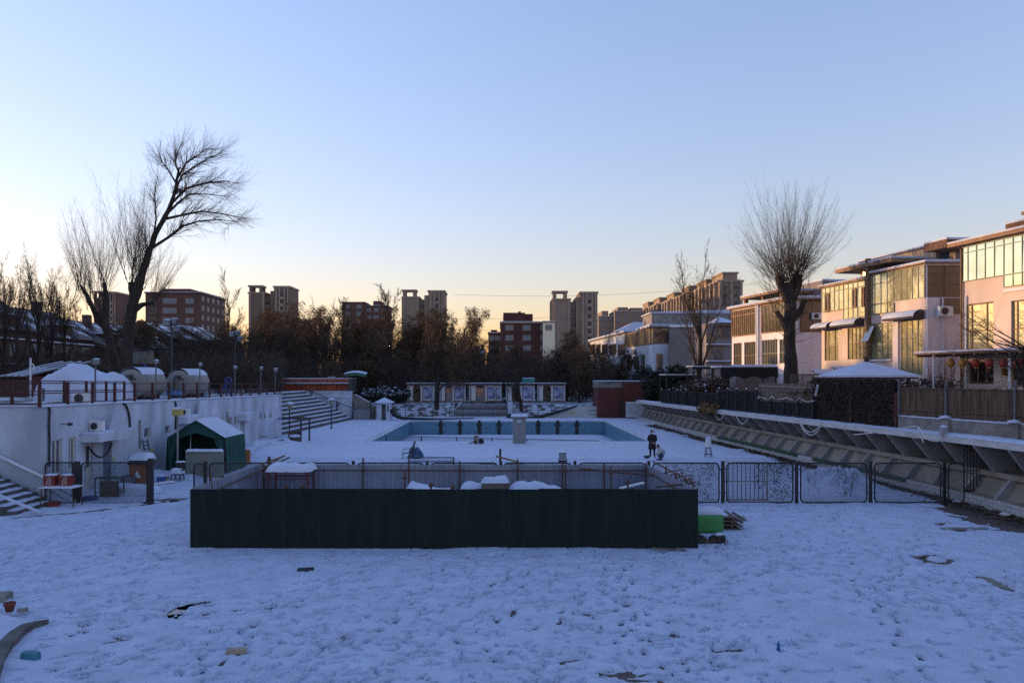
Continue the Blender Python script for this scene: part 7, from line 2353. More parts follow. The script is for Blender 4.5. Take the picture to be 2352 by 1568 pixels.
MB().box(A4[0] - .6, A4[0] + 1.95, 94.5, 104, zE4 + .003, zE4 + .222).obj('eave', grey_wall, h4)
MB().box(A4[0] + .2, A4[0] + 10.2, 97, 103, zE4 + .41, zE4 + 2.0).obj('penthouse', concrete, h4)
MB().prism([(A4[0] + 0, 96.9, zE4 + 2.003), (A4[0] + 10.4, 96.9, zE4 + 2.003), (A4[0] + 10.4, 96.9, zE4 + 2.5), (A4[0] + 5, 96.9, zE4 + 2.3), (A4[0] + 0, 96.9, zE4 + 2.15)], (0, 6.5, 0)).obj('penthouse_snow', snow_soft, h4)
# annex between house three and four
an = thing('villa_annex', 'dark annex with a snowy hipped roof between the grey wall and the white villa', 'house', (xu(1650, 82), 84, 2.5))
ax0, ax1 = xu(1622, 82), xu(1682, 82)
MB().box(ax0, ax1, 82, 88, 2.3, zv(742, 82)).obj('wall', grey_wall, an)
fa = Face((ax0, 82), (1, 0), (0, -1))
for (u0, v0, u1, v1) in ((1625, 768, 1642, 792), (1648, 745, 1680, 776), (1625, 795, 1660, 830)):
    r = fa.rect(u0, v0, u1, v1)
    q = MB(); fa.box(q, r[0], r[1], .004, .08, r[2], r[3]); o = q.obj('window', brown_frame, an)
    q = MB(); fa.box(q, r[0] + .1, r[1] - .1, .081, .09, r[2] + .1, r[3] - .1); q.obj('pane', curt_side, o)
MB().raw([(ax0 + 1.0, 81.7, zv(741, 82)), (ax1 + .4, 81.7, zv(741, 82)), (ax1 + .4, 88, zv(741, 82)), (ax0 + 1.0, 88, zv(741, 82)), (ax1 - .6, 85, zv(722, 82)), (ax0 + 2.2, 85, zv(724, 82))], [(0, 1, 4, 5), (1, 2, 4), (2, 3, 5, 4), (3, 0, 5), (3, 2, 1, 0)]).obj('roof_snow', snow_soft, an)
for v in (792, 830):
    MB().box(ax0, ax1, 81.4, 81.99, zv(v, 82), zv(v, 82) + .12).obj('ledge', snow_soft, an)
# ---------- fifth house
A5 = (xu(1437, 118), 118.0)
f5 = Face(A5, (-.06, 1.0), (-1, 0))
h5 = thing('villa', 'white villa with dark glazed top floor, farthest of the villa row', 'house', (A5[0] + 2, 122, 2.5))
zE5 = zv(782, 118) + 1.2
L5 = f5.uv(1356, 800)[0]
sf5 = body(h5, f5, L5, 3, 2.3, zE5, white_wall, [], white_wall, [])
for (u0, u1) in ((1357, 1368), (1370, 1380), (1383, 1396), (1400, 1416), (1420, 1435)):
    r = f5.rect(u0, 790, u1, 815)
    q = MB(); f5.box(q, r[0], r[1], .004, .1, r[2], r[3]); o = q.obj('window', brown_frame, h5)
    q = MB(); f5.box(q, r[0] + .15, r[1] - .15, .101, .12, r[2] + .1, r[3] - .1); q.obj('pane', curt_side, o)
roof_slab(h5, f5, L5, 6, zE5, .2, .4, grey_wall, .25)
MB().prism([(A5[0] - 1, 121, zE5 + .5), (A5[0] + 6, 121, zE5 + .5), (A5[0] + 6, 121, zE5 + 1.8), (A5[0] + 2, 121, zE5 + 2.0)], (0, 8, 0)).obj('gable_snow', snow_soft, h5)
# low snowy garden roofs before the villas
for lab, u0, u1, v, Y in (('low snowy shed roof in front of the third villa', 1690, 1790, 846, 62), ('dark snowy shed roof under the pink villa windows', 1930, 2020, 852, 50.5), ('low snowy garden roof left of the pink villa', 1880, 1945, 858, 53)):
    x0, x1, z = xu(u0, Y), xu(u1, Y), zv(v, Y)
    t = thing('garden_shed', lab, 'shed', ((x0 + x1) / 2, Y + .5, 2.5))
    MB().box(x0, x1, Y, Y + 1.2, 2.5, z - .2).obj('wall', grey_wall, t)
    MB().grid(lambda a, b: (x0 - .15 + a * (x1 - x0 + .3), Y - .2 + b * 1.5, z - .2 + .45 * math.sin(b * math.pi / 2)), 8, 5).obj('roof', mat('canopy_brown', (.06, .04, .035)), t, True)
    MB().grid(lambda a, b: (x0 - .1 + a * (x1 - x0 + .2), Y + .1 + b * 1.2, z - .08 + .42 * math.sin(b * math.pi / 2)), 8, 5).obj('roof_snow', snow_soft, t, True)

# ================================================================== far buildings
beige_far = mat('beige_tower', (.25, .195, .15), .9, .12, .12)
brick_far = mat('brown_brick_far', (.095, .055, .045), .9, .2, .15)
trim_far = mat('pale_trim', (.29, .235, .185), .9, .1, .2)
win_far = glass_mat('far_window', (.04, .05, .06), .3, 0, .4, 1.4)
win_pale = glass_mat('pale_window', (.15, .17, .20), .35, 0, .5, 1.4)  # paler glass than the other far windows


def win_grid(root, face, cols, rows, z0, fh, w, h, glass, frame=None, name='window', pick=None):
    for i, a in enumerate(cols):
        for j in range(rows):
            if pick and not pick(i, j):
                continue
            z = z0 + j * fh
            q = MB()
            face.box(q, a - w / 2, a + w / 2, .02, .12, z, z + h)
            o = q.obj(name, frame or trim_far, root)
            q = MB()
            face.box(q, a - w / 2 + .12, a + w / 2 - .12, .121, .15, z + .12, z + h - .12)
            q.obj('pane', glass, o)


def tower(lab, u0, u1, vt, Y, dep, wall, cut=None, frame_l=True, zlow=1.4, name='apartment_tower', rows=6, right=False):
    """tower with stepped parapets, pilasters, cornices and an open roof frame"""
    x0, x1, zt = xu(u0, Y), xu(u1, Y), zv(vt, Y)
    W = x1 - x0
    t = thing(name, lab, 'apartment block', ((x0 + x1) / 2, Y + dep / 2, zlow))
    zm = zt - 4.2
    MB().box(x0 + .0 * W, x0 + .40 * W, Y, Y + dep, zlow, zm + 1.2).obj('wall', wall, t)
    MB().box(x0 + .40 * W + .02, x0 + .62 * W, Y + 2.0, Y + dep - .02, zlow, zm + .2).obj('wall', wall, t)
    MB().box(x0 + .62 * W + .02, x1, Y - .6, Y + dep - .05, zlow, zt - .9).obj('wall', wall, t)
    MB().box(x0 + .52 * W, x0 + .64 * W, Y + .3, Y + dep - .1, zlow, zm + 1.9).obj('wall', wall, t)
    # open frame at the left
    if frame_l:
        for a in (x0 + .01 * W, x0 + .25 * W):
            for y in (Y + .3, Y + 4.0):
                MB().box(a, a + .07 * W, y, y + 1.2, zm + 1.2, zt - .5).obj('roof_pillar', wall, t)
        MB().box(x0 - .02 * W, x0 + .34 * W, Y, Y + 5.6, zt - .49, zt + .25).obj('roof_frame', trim_far, t)
    MB().box(x0 + .60 * W, x1 + .02 * W, Y - .9, Y + dep, zt - .89, zt - .15).obj('cornice', trim_far, t)
    MB().box(x0 - .02 * W, x0 + .41 * W, Y - .3, Y + dep, zm + .75, zm + 1.35).obj('cornice', trim_far, t)
    for a in (.66, .74, .86, .94):
        MB().box(x0 + a * W, x0 + (a + .035) * W, Y - .95, Y - .61, zlow, zt - .9).obj('pilaster', trim_far, t)
    for a in (.02, .34):
        MB().box(x0 + a * W, x0 + (a + .04) * W, Y - .3, Y - .01, zlow, zm + .74).obj('pilaster', trim_far, t)
    fr = Face((x0, Y - .6), (1, 0), (0, -1))
    for j in range(rows):
        z = zt - 6.2 - j * 3.0
        MB().box(x0 + .775 * W, x0 + .86 * W, Y - 1.5, Y - .62, z, z + 1.1).obj('balcony', trim_far, t)
        q = MB(); fr.box(q, .78 * W, .855 * W, .02, .06, z + 1.15, z + 2.6); q.obj('window', win_far, t)
    f0 = Face((x0, Y), (1, 0), (0, -1))
    win_grid(t, f0, [.45 * W], rows, zm - 3.0 - (rows - 1) * 3.0, 3.0, .07 * W, 1.6, win_far)
    # sunlit left flank
    fl_ = Face((x0, Y), (0, 1), (-1, 0))
    for a in (.15, .5, .85):
        q = MB(); fl_.box(q, dep * a - .5, dep * a + .5, .01, .5, zlow, zm + .74); q.obj('pilaster', trim_far, t)
    for j in range(rows):
        z = zm - 3.0 - j * 3.0
        for a in (.32, .68):
            q = MB(); fl_.box(q, dep * a - .9, dep * a + .9, .02, .06, z, z + 1.7); q.obj('window', win_far, t)
    return t


tower('beige apartment tower behind orange willow twigs, left of centre', 571, 666, 656, 330, 14, mat('brown_tower', (.15, .115, .09), .9, .12, .12))
tower('beige apartment tower with an open roof frame, just left of the middle', 924, 1021, 666, 330, 14, beige_far)
tower('beige apartment tower with an open roof frame, right of the middle', 1270, 1372, 669, 300, 14, beige_far, rows=9)
tower('brown tower half hidden by the twin trunks at left', 215, 268, 669, 350, 12, brick_far, rows=5)


def block(lab, u0, u1, vt, Y, dep, wall, name='apartment_block', zlow=1.4, steps=(), fh=3.0, cols=5, rows=5, glass=None, flank=True, ww=2.0):
    x0, x1, zt = xu(u0, Y), xu(u1, Y), zv(vt, Y)
    t = thing(name, lab, 'apartment block', ((x0 + x1) / 2, Y + dep / 2, zlow))
    MB().box(x0, x1, Y, Y + dep, zlow, zt).obj('wall', wall, t)
    MB().box(x0 - .25, x1 + .25, Y - .25, Y + dep + .2, zt + .003, zt + .4).obj('cornice', brick_far if wall is brick_far else trim_far, t)
    MB().box(x0 - .2, x1 + .2, Y - .2, Y + dep, zt + .403, zt + .55).obj('roof_snow', snow_soft, t)
    for (a, b, h, d0) in steps:
        MB().box(x0 + a * (x1 - x0), x0 + b * (x1 - x0), Y + d0, Y + dep - 1, zt + .41, zt + h).obj('roof_block', wall, t)
    f0 = Face((x0, Y), (1, 0), (0, -1))
    W = x1 - x0
    win_grid(t, f0, [W * (k + .5) / cols for k in range(cols)], rows, zt - fh * rows + .8, fh, ww, 1.6, glass or win_pale)
    if flank:
        fr = Face((x1, Y), (0, 1), (1, 0)) if (x0 + x1) < 0 else Face((x0, Y), (0, 1), (-1, 0))
        n = max(2, int(dep / 4))
        win_grid(t, fr, [dep * (k + .5) / n for k in range(n)], rows, zt - fh * rows + .8, fh, 1.8, 1.6, glass or win_pale)
    return t


block('long brown brick apartment block with pale windows at left', 334, 459, 674, 230, 21, brick_far, steps=((.28, .80, 1.6, 1), (.6, .95, 1.0, 3)), cols=0, rows=6, ww=2.4)
x0_, Y_ = xu(334, 230), 230
ap = [o for o in scene.objects if o.get('label', '').startswith('long brown brick')][0]
fq = Face((x0_, Y_), (1, 0), (0, -1))
for uc, w_ in ((351, 2.0), (390, 4.4), (436, 2.6)):
    win_grid(ap, fq, [xu(uc, Y_) - x0_], 6, zv(674, 230) - 18.2, 3.0, w_, 1.7, win_pale if w_ > 2 else win_far)
block('brown brick block behind the bare trees, left of the middle', 786, 838, 696, 300, 12, brick_far, steps=(), cols=2, rows=5)
block('brown brick block with a slanted roof house, left of the middle', 838, 890, 704, 302, 12, brick_far, steps=((.35, .7, 2.4, 1),), cols=3, rows=5)
bk = block('dark red brick apartment block with penthouse, right of the middle', 1150, 1270, 742, 220, 26, mat('dark_red_far', (.070, .030, .027), .9, .15, .2), steps=((.05, .47, 3.2, 1), (.47, .62, 2.9, 2)), cols=3, rows=3, ww=2.4)
block('glazed rooftop flat above the dark red block', 1247, 1274, 741, 216, 8, glass_mat('roof_glazing', (.30, .42, .40), .2), steps=(), cols=1, rows=1, flank=False)
block('low stepped wing left of the dark red brick block', 1122, 1150, 766, 226, 20, mat('dark_red_far', (.070, .030, .027)), steps=((.2, .7, 1.2, 1),), cols=2, rows=3)
t = thing('satellite_dish', 'small dark satellite dish on the roof of the dark red block', 'satellite dish', at(1191, 724, 221))
p = at(1191, 724, 221)
MB().bar(p, add(p, (.3, 0, .8)), .15).obj('mast', steel_dark, t)
MB().lathe(add(p, (.3, 0, .7)), [(.1, 0), (.5, .25), (.55, .4), (.3, .3)], 10).obj('dish', steel_dark, t)
block('sunlit beige stepped block behind the villas, nearer tower side', 1375, 1412, 728, 360, 18, beige_far, steps=((.2, .6, 3, 0),), cols=3, rows=5, ww=2.2)
block('sunlit beige block with broad pilasters behind the villas', 1412, 1480, 716, 355, 18, beige_far, steps=((.1, .45, 2.2, 0), (.55, .95, 2.0, 1)), cols=4, rows=5, ww=2.2)
# the long sunlit slab stepping up to the right
for k, (u0, u1, vt, Y, lab) in enumerate(((1484, 1512, 700, 372, 'sunlit beige slab section, lowest and leftmost of the stepped row'), (1508, 1545, 690, 356, 'sunlit beige slab section, second of the stepped row'), (1540, 1582, 679, 338, 'sunlit beige slab section, third of the stepped row'),
                                          (1576, 1622, 664, 318, 'sunlit beige slab section, fourth of the stepped row'), (1614, 1660, 650, 298, 'sunlit beige slab section, fifth of the stepped row'), (1650, 1706, 634, 278, 'sunlit beige slab section, tallest and rightmost of the stepped row'))):
    x0, x1, zt = xu(u0, Y), xu(u1, Y), zv(vt, Y)
    t = thing('apartment_slab', lab, 'apartment block', ((x0 + x1) / 2, Y + 10, 1.4), 'stepped row of sunlit slabs')
    MB().box(x0, x1, Y, Y + 22, 1.4, zt - 2.2).obj('wall', beige_far, t)
    MB().box(x0 - .5, x1 + .4, Y - .5, Y + 22.3, zt - 2.19, zt - 1.5).obj('cornice', trim_far, t)
    MB().box(x0 + .25 * (x1 - x0), x0 + .85 * (x1 - x0), Y + 2, Y + 16, zt - 1.49, zt + 1.2).obj('roof_block', beige_far, t)
    MB().box(x0 + .2 * (x1 - x0), x0 + .9 * (x1 - x0), Y + 1.6, Y + 16.4, zt + 1.203, zt + 1.8).obj('roof_cornice', trim_far, t)
    fl_ = Face((x0, Y), (0, 1), (-1, 0))
    for a in (2, 7.5, 13, 18.5):
        q = MB(); fl_.box(q, a - .8, a + .8, .01, 1.2, 1.4, zt - 2.2); q.obj('pilaster', trim_far, t)
    win_grid(t, fl_, [4.7, 10.2, 15.7], 6, zt - 20, 3.0, 2.0, 1.6, win_far)
    f0 = Face((x0, Y), (1, 0), (0, -1))
    W = x1 - x0
    for a in (.05, .5, .9):
        q = MB(); f0.box(q, W * a - .3, W * a + .5, .01, .9, 1.4, zt - 2.2); q.obj('pilaster', trim_far, t)
    win_grid(t, f0, [W * .27, W * .72], 6, zt - 20, 3.0, 1.5, 1.6, win_far)
dm = thing('dome_roof', 'small pale snowy dome low on the horizon in the middle', 'dome', at(1098, 820, 200))
p = at(1097, 812, 200)
MB().lathe((p[0], p[1], p[2]), [(2.2, 0), (2.1, .6), (1.4, 1.3), (.5, 1.6), (.02, 1.65)], 14).obj('roof', snow_soft, dm, True)
MB().lathe((p[0], p[1], 1.4), [(2.0, 0), (2.0, p[2] - 1.4)], 14).obj('drum', brick_far, dm)

# ---- the row of brown town houses at left; more are added unseen for shade
house_brown = mat('brown_render', (.075, .048, .04), .9, .25, .6)
roof_tile = mat('dark_tile', (.035, .028, .028), .9, .3, 2, .3, 20, stretch=(1, 4, 4))


def town_house(lab, X, Y, W, D, zeave, zridge, seed, detail=True):
    z0 = 3.5
    t = thing('town_house', lab, 'house', (X, Y, z0), 'brown town houses along the left')
    MB().box(X - D, X, Y - W / 2, Y + W / 2, z0, zeave).obj('wall', house_brown, t)
    r = MB().prism([(X + .6, Y - W / 2 - .3, zeave), (X - D / 2, Y - W / 2 - .3, zridge), (X - D - .6, Y - W / 2 - .3, zeave), (X - D - .6, Y - W / 2 - .3, zeave + .003)], (0, W + .6, 0)).obj('roof', roof_tile, t)
    MB().grid(lambda a, b: (X + .5 - b * D * .5, Y - W / 2 + a * W, zeave + .12 + (zridge - zeave) * b * .93 + .05 * float(fbm(a * 9 + seed, b * 5, 1, 71, 3))), 10, 6).obj('roof_snow', mat('thin_snow', (.10, .09, .09), .9, .2, .35, col2=(.62, .66, .74), mixlo=.5, mixhi=.62), r, True)
    if not detail:
        return t
    f = Face((X, Y - W / 2), (0, 1), (1, 0))
    e = Face((X, Y - W / 2), (-1, 0), (0, -1))
    for fc, L in ((f, W), (e, D)):
        n = max(2, int(L / 3.2))
        win_grid(t, fc, [L * (k + .5) / n for k in range(n)], int((zeave - z0 - .5) / 3), z0 + .9, 3.0, 1.5, 1.6, win_pale)
        for j in range(1, int((zeave - z0) / 3) + 1):
            q = MB(); fc.box(q, .1, L - .1, .01, .35, z0 + 3 * j - .12, z0 + 3 * j + .05); q.obj('ledge_snow', snow_soft, t)
    MB().box(X - D * .4, X - D * .4 + 1.0, Y - .5, Y + .5, zridge - 1.2, zridge + .9).obj('chimney', house_brown, t)
    # dormer
    MB().box(X - D * .28, X - .2, Y - 1.3, Y + 1.3, zeave + .1, zeave + 1.9).obj('dormer', house_brown, t)
    MB().box(X - D * .28, X + .1, Y - 1.5, Y + 1.5, zeave + 1.903, zeave + 2.1).obj('dormer_snow', snow_soft, t)
    return t


rowz = [(88, -58, 10.4, 14.8, 'brown town house at the left edge with snow patches on its roof'), (101, -59, 10.0, 14.2, 'brown town house, second from the left edge'), (115, -60, 9.6, 13.6, 'brown town house right of the thin left trees'), (130, -61, 9.8, 14.0, 'brown town house behind the twin pollard trunks')]
for k, (Y, X, ze, zr, lab) in enumerate(rowz):
    town_house(lab, X, Y, 12, 12, ze, zr, k)
for k, (Y, zr) in enumerate(((74, 15.5), (60, 15.0), (46, 15.5), (32, 15.0), (18, 15.2), (4, 15.0), (-10, 15), (146, 15.5), (161, 16))):  # unseen houses added to shade the yard and low villa walls
    town_house('brown town house continuing the left row out of the picture', -58 if Y < 100 else -62, Y, 13, 12, zr - 3.6, zr, 10 + k, k == 0)
# low garden houses nearer on the left
for lab, u0, u1, v0, Y in (('low dark red shed roof with snow streaks behind the tarp mound', 60, 150, 830, 60), ('dark snowy shed roof behind the terrace at far left', 0, 62, 846, 56)):
    x0, x1 = xu(u0, Y), xu(u1, Y)
    t = thing('garden_shed', lab, 'shed', ((x0 + x1) / 2, Y + 2, 3.5))
    zt = zv(v0, Y)
    MB().box(x0, x1, Y, Y + 4, 3.4, zt - .6).obj('wall', mat('shed_red', (.07, .028, .022), .9), t)
    MB().grid(lambda a, b: (x0 - .2 + a * (x1 - x0 + .4), Y - .3 + b * 4.6, zt - .65 + .7 * b), 8, 6).obj('roof', roof_tile, t)
    for k in range(4):
        x = x0 + (x1 - x0) * (k + .5) / 4
        MB().bar((x, Y - .3, zt - .57), (x + .1, Y + 4.2, zt + .1), .12, .06).obj('snow_streak', snow_soft, t)

# ---- power lines
for k, (v0, v1) in enumerate(((676, 650), (732, 685), (756, 730), (790, 775))):
    P_ = []
    for j in range(25):
        t_ = j / 24
        u = 1040 + t_ * 700
        P_.append(at(u, v0 + 8 + (v1 - v0) * t_ + 14 * (2 * t_ - 1) ** 2 * -1 + 6, 262))
    o = settle(MB().tube(P_, .04, 4).obj('power_line', mat('wire_grey', (.16, .15, .15), .8)))
    tag(o, ['highest power line across the sky right of the middle', 'second power line from the top, right of the middle', 'third power line from the top, right of the middle', 'lowest power line, just above the dark red block'][k], 'power line', 'power lines')

# ================================================================== trees
def seg_mesh(name, segs, k, m):
    P = np.array([s[0] for s in segs], np.float32)
    Q = np.array([s[1] for s in segs], np.float32)
    r0 = np.array([s[2] for s in segs], np.float32)
    r1 = np.array([s[3] for s in segs], np.float32)
    d = Q - P
    d /= np.maximum(np.linalg.norm(d, axis=1, keepdims=True), 1e-6)
    ref = np.where(np.abs(d[:, 2:3]) < .9, np.array([[0, 0, 1.0]]), np.array([[1.0, 0, 0]]))
    a = np.cross(d, ref)
    a /= np.maximum(np.linalg.norm(a, axis=1, keepdims=True), 1e-6)
    b = np.cross(d, a)
    n = len(segs)
    V = np.empty((n, 2, k, 3), np.float32)
    for j in range(k):
        t = 2 * math.pi * j / k
        o = a * math.cos(t) + b * math.sin(t)
        V[:, 0, j] = P + o * r0[:, None]
        V[:, 1, j] = Q + o * r1[:, None]
    base = (np.arange(n) * 2 * k)[:, None]
    F_ = np.concatenate([np.stack([base[:, 0] + j, base[:, 0] + (j + 1) % k, base[:, 0] + k + (j + 1) % k, base[:, 0] + k + j], -1) for j in range(k)])
    me = bpy.data.meshes.new(name)
    V = V.reshape(-1, 3)
    me.vertices.add(len(V))
    me.vertices.foreach_set('co', V.ravel())
    me.loops.add(F_.size)
    me.loops.foreach_set('vertex_index', F_.astype(np.int32).ravel())
    me.polygons.add(len(F_))
    me.polygons.foreach_set('loop_start', np.arange(0, F_.size, 4, dtype=np.int32))
    me.update(calc_edges=True)
    me.shade_smooth()
    me.materials.append(m)
    return me


def turn(d, ang, rr):
    """d tilted by ang towards a random side"""
    ref = (0, 0, 1) if abs(d[2]) < .9 else (1, 0, 0)
    a = norm(cross(d, ref))
    b = cross(d, a)
    t = rr.uniform(0, 6.2832)
    s = (a[0] * math.cos(t) + b[0] * math.sin(t), a[1] * math.cos(t) + b[1] * math.sin(t), a[2] * math.cos(t) + b[2] * math.sin(t))
    c, q = math.cos(ang), math.sin(ang)
    return norm((d[0] * c + s[0] * q, d[1] * c + s[1] * q, d[2] * c + s[2] * q))


def branch(out, p, d, L, r, lvl, spec, rr):
    """spec per level: n segments, wig, up (tropism), kids, start, ang, ratio, rr (radius ratio)"""
    sp = spec[lvl]
    n = sp['n']
    st = L / n
    taper = (sp.get('tip', .25)) ** (1 / n)
    for i in range(n):
        w = sp['wig']
        d = norm((d[0] + rr.gauss(0, w), d[1] + rr.gauss(0, w), d[2] + rr.gauss(0, w) + sp['up']))
        q = (p[0] + d[0] * st, p[1] + d[1] * st, p[2] + d[2] * st)
        r2 = r * taper
        out.append((p, q, r, r2, lvl))
        if lvl + 1 < len(spec) and (i + 1) / n > sp['start']:
            k = sp['kids'] / (n * (1 - sp['start']))
            k = int(k) + (rr.random() < k - int(k))
            for _ in range(k):
                t = rr.random()
                b = (p[0] + (q[0] - p[0]) * t, p[1] + (q[1] - p[1]) * t, p[2] + (q[2] - p[2]) * t)
                branch(out, b, turn(d, sp['ang'] * rr.uniform(.6, 1.3), rr), L * sp['ratio'] * rr.uniform(.6, 1.15) * (1 - .45 * i / n), min(r2 * sp['rr'], r2), lvl + 1, spec, rr)
        p, r = q, r2
    return p, d, r


def make_tree(name, label, loc, segs, group=None, mt=None, mc=None, split=1, cat='tree'):
    tr = [s for s in segs if s[4] <= split]
    cr = [s for s in segs if s[4] > split]
    t = thing(name, label, cat, loc, group)
    link('trunk', seg_mesh('trunk', tr, 7, mt or bark), None, t)
    if cr:
        link('crown', seg_mesh('crown', cr, 3, mc or twig), None, t)
    return t


def whips(out, base, n, L, rr, spread, r=.045, lean=(0, 0, 0), lo=.15, twigs=15, lvl=2, up=.035, wig=.035, tl=.26, egg=False):
    spec = [None] * lvl + [dict(n=9, wig=wig, up=up, kids=twigs, start=.22, ang=.5, ratio=tl, rr=.5, tip=.18), dict(n=4, wig=.07, up=.05, kids=2.2, start=.2, ang=.5, ratio=.45, rr=.7, tip=.4), dict(n=2, wig=.08, up=.03, kids=0, start=1, ang=0, ratio=0, rr=1, tip=.5)]
    for k in range(n):
        t = rr.uniform(0, 6.2832)
        e = spread * (rr.random() ** .75 if egg else math.sqrt(rr.uniform(lo, 1)))
        d = norm((math.sin(e) * math.cos(t) + lean[0], math.sin(e) * math.sin(t) + lean[1], math.cos(e) + lean[2]))
        b = (base[0] + rr.gauss(0, .22), base[1] + rr.gauss(0, .22), base[2] + rr.uniform(-.5, .3))
        if egg:
            spec[lvl]['up'] = .012 + .05 * e
        branch(out, b, d, L * rr.uniform(.75, 1.05) * (1 - (.40 * (e / 1.3) ** 2 if egg else .12 * e)), r * rr.uniform(.6, 1.2), lvl, spec, rr)


def limb(out, pts, rads, lvl=0, sub=2):
    if lvl == 0 and rads[0] > .25:             # old wood: uneven thickness and line
        q = random.Random(int(pts[0][2] * 97 + len(pts)))
        P2, R2_ = [pts[0]], [rads[0]]
        for i in range(len(pts) - 1):
            n = max(2, int(math.dist(pts[i], pts[i + 1]) / .45))
            for j in range(1, n + 1):
                t = j / n
                r = rads[i] + (rads[i + 1] - rads[i]) * t
                p = lerp(pts[i], pts[i + 1], t)
                P2.append(p if j == n and i == len(pts) - 2 else add(p, (q.gauss(0, r * .07), q.gauss(0, r * .07), 0)))
                R2_.append(r * q.uniform(.88, 1.14))
        pts, rads, sub = P2, R2_, 1
    for i in range(len(pts) - 1):
        for j in range(sub):
            a, b = j / sub, (j + 1) / sub
            b2 = b + (.12 * rads[i] / max(.05, math.dist(pts[i], pts[i + 1])) if lvl == 0 else 0)
            out.append((lerp(pts[i], pts[i + 1], a), lerp(pts[i], pts[i + 1], b2), rads[i] + (rads[i + 1] - rads[i]) * a, rads[i] + (rads[i + 1] - rads[i]) * b, lvl))


# ---- big pollard in front of the villas
rr = random.Random(21)
Yt = 52.0
L_ = lambda u, v, Y=Yt, y=0.0: (xu(u, Y) - xu(1815, Y), y, zv(v, Y) - 2.4)
s = []
limb(s, [(0, 0, -.2), L_(1817, 840), L_(1812, 770), L_(1815, 700), L_(1812, 650)], [.56, .44, .40, .44, .36])
limb(s, [L_(1812, 690), L_(1795, 655), L_(1788, 636)], [.4, .32, .26])
limb(s, [L_(1815, 690), L_(1832, 660), L_(1830, 632)], [.42, .36, .30])
limb(s, [L_(1813, 740), L_(1838, 715), L_(1850, 690)], [.32, .24, .16])
limb(s, [L_(1812, 760), L_(1796, 735), L_(1785, 715)], [.3, .22, .15])
for b, n, e in ((L_(1812, 650), 46, 1.1), (L_(1792, 642), 52, 1.28), (L_(1828, 638), 54, 1.28), (L_(1850, 690), 8, .95), (L_(1785, 715), 8, 1.0)):
    whips(s, b, n, 7.3 if n > 10 else 5.0, rr, e, .024, twigs=20, lo=.0, tl=.22, egg=True)
for k in range(46):                      # water shoots on the trunk
    v = rr.uniform(650, 800)
    b = L_(1813 + rr.uniform(-8, 8), v)
    t = rr.uniform(0, 6.28)
    branch(s, b, norm((math.cos(t), math.sin(t) * .7, .35)), rr.uniform(1.0, 3.0), .022, 2, [None, None, dict(n=6, wig=.08, up=.06, kids=6, start=.2, ang=.5, ratio=.3, rr=.6, tip=.3), dict(n=3, wig=.1, up=.04, kids=0, start=1, ang=0, ratio=0, rr=1)], rr)
make_tree('pollard_tree', 'big pollarded tree with a fan of bare shoots in front of the villas', (xu(1815, Yt), Yt, 2.4), s, None, bark, twig)

# ---- thinner tree to its left
rr = random.Random(22)
Yt = 74.0
s = []
sp_ = [dict(n=9, wig=.03, up=.05, kids=13, start=.22, ang=.62, ratio=.55, rr=.5, tip=.16), dict(n=8, wig=.05, up=.09, kids=11, start=.15, ang=.55, ratio=.42, rr=.55, tip=.25), dict(n=5, wig=.08, up=.07, kids=6, start=.15, ang=.5, ratio=.45, rr=.65, tip=.35), dict(n=3, wig=.1, up=.03, kids=2, start=.2, ang=.6, ratio=.5, rr=.8, tip=.5), dict(n=2, wig=.1, up=0, kids=0, start=1, ang=0, ratio=0, rr=1)]


# ---- leaning tree and pollards at left
rr = random.Random(23)
Yt = 60.0
L_ = lambda u, v, y=0.0: (xu(u, Yt) - xu(290, Yt), y, zv(v, Yt) - 3.4)
s = []
limb(s, [(0, 0, -.3), L_(288, 820), L_(300, 730), L_(316, 660), L_(330, 615), L_(345, 572), L_(358, 535), L_(378, 500), L_(393, 468), L_(402, 440), L_(406, 412), L_(412, 385)], [.56, .46, .43, .38, .30, .25, .22, .19, .16, .13, .10, .07])
limb(s, [L_(300, 730), L_(306, 690), L_(304, 650)], [.36, .34, .30])
limb(s, [L_(300, 720), L_(326, 700), L_(350, 695)], [.28, .2, .1])
def arch(pts, r0, kid, seed, twl=1.6):
    q = random.Random(seed)
    P_ = [L_(u, v, y) for u, v, y in pts]
    R_ = [r0 * (1 - .85 * i / (len(P_) - 1)) for i in range(len(P_))]
    limb(s, P_, R_, 1, 3)
    spx = [None, None, dict(n=5, wig=.07, up=.075, kids=7, start=.1, ang=.5, ratio=.5, rr=.6, tip=.3), dict(n=3, wig=.08, up=.03, kids=2.4, start=.2, ang=.5, ratio=.5, rr=.7, tip=.4), dict(n=2, wig=.1, up=.02, kids=0, start=1, ang=0, ratio=0, rr=1)]
    for k in range(int(kid * 1.12)):
        t = (.15 + .85 * q.random()) * (len(P_) - 1.001)
        i = int(t)
        b = lerp(P_[i], P_[i + 1], t - i)
        d = norm(sub(P_[i + 1], P_[i]))
        branch(s, b, turn(d, q.uniform(.35, .9), q), twl * 1.35 * q.uniform(.6, 1.2), max(.009, R_[i] * .28), 2, spx, q)
arch([(345, 572, 0), (395, 548, -.6), (432, 524, -.9), (470, 515, -1.2), (515, 512, -1.3), (565, 518, -1.4)], .13, 44, 1)
arch([(378, 503, 0), (420, 490, .4), (455, 480, .8), (500, 484, 1.2), (545, 492, 1.4)], .12, 44, 2)
arch([(385, 490, 0), (420, 465, -.5), (450, 452, -1), (490, 456, -1.4), (540, 462, -1.6)], .11, 44, 3)
arch([(393, 468, 0), (425, 430, .3), (470, 415, .6), (510, 410, .8), (540, 415, 1)], .11, 46, 4)
arch([(402, 440, 0), (420, 405, -.2), (455, 385, -.5), (490, 368, -.8), (522, 360, -1)], .10, 46, 5, 1.7)
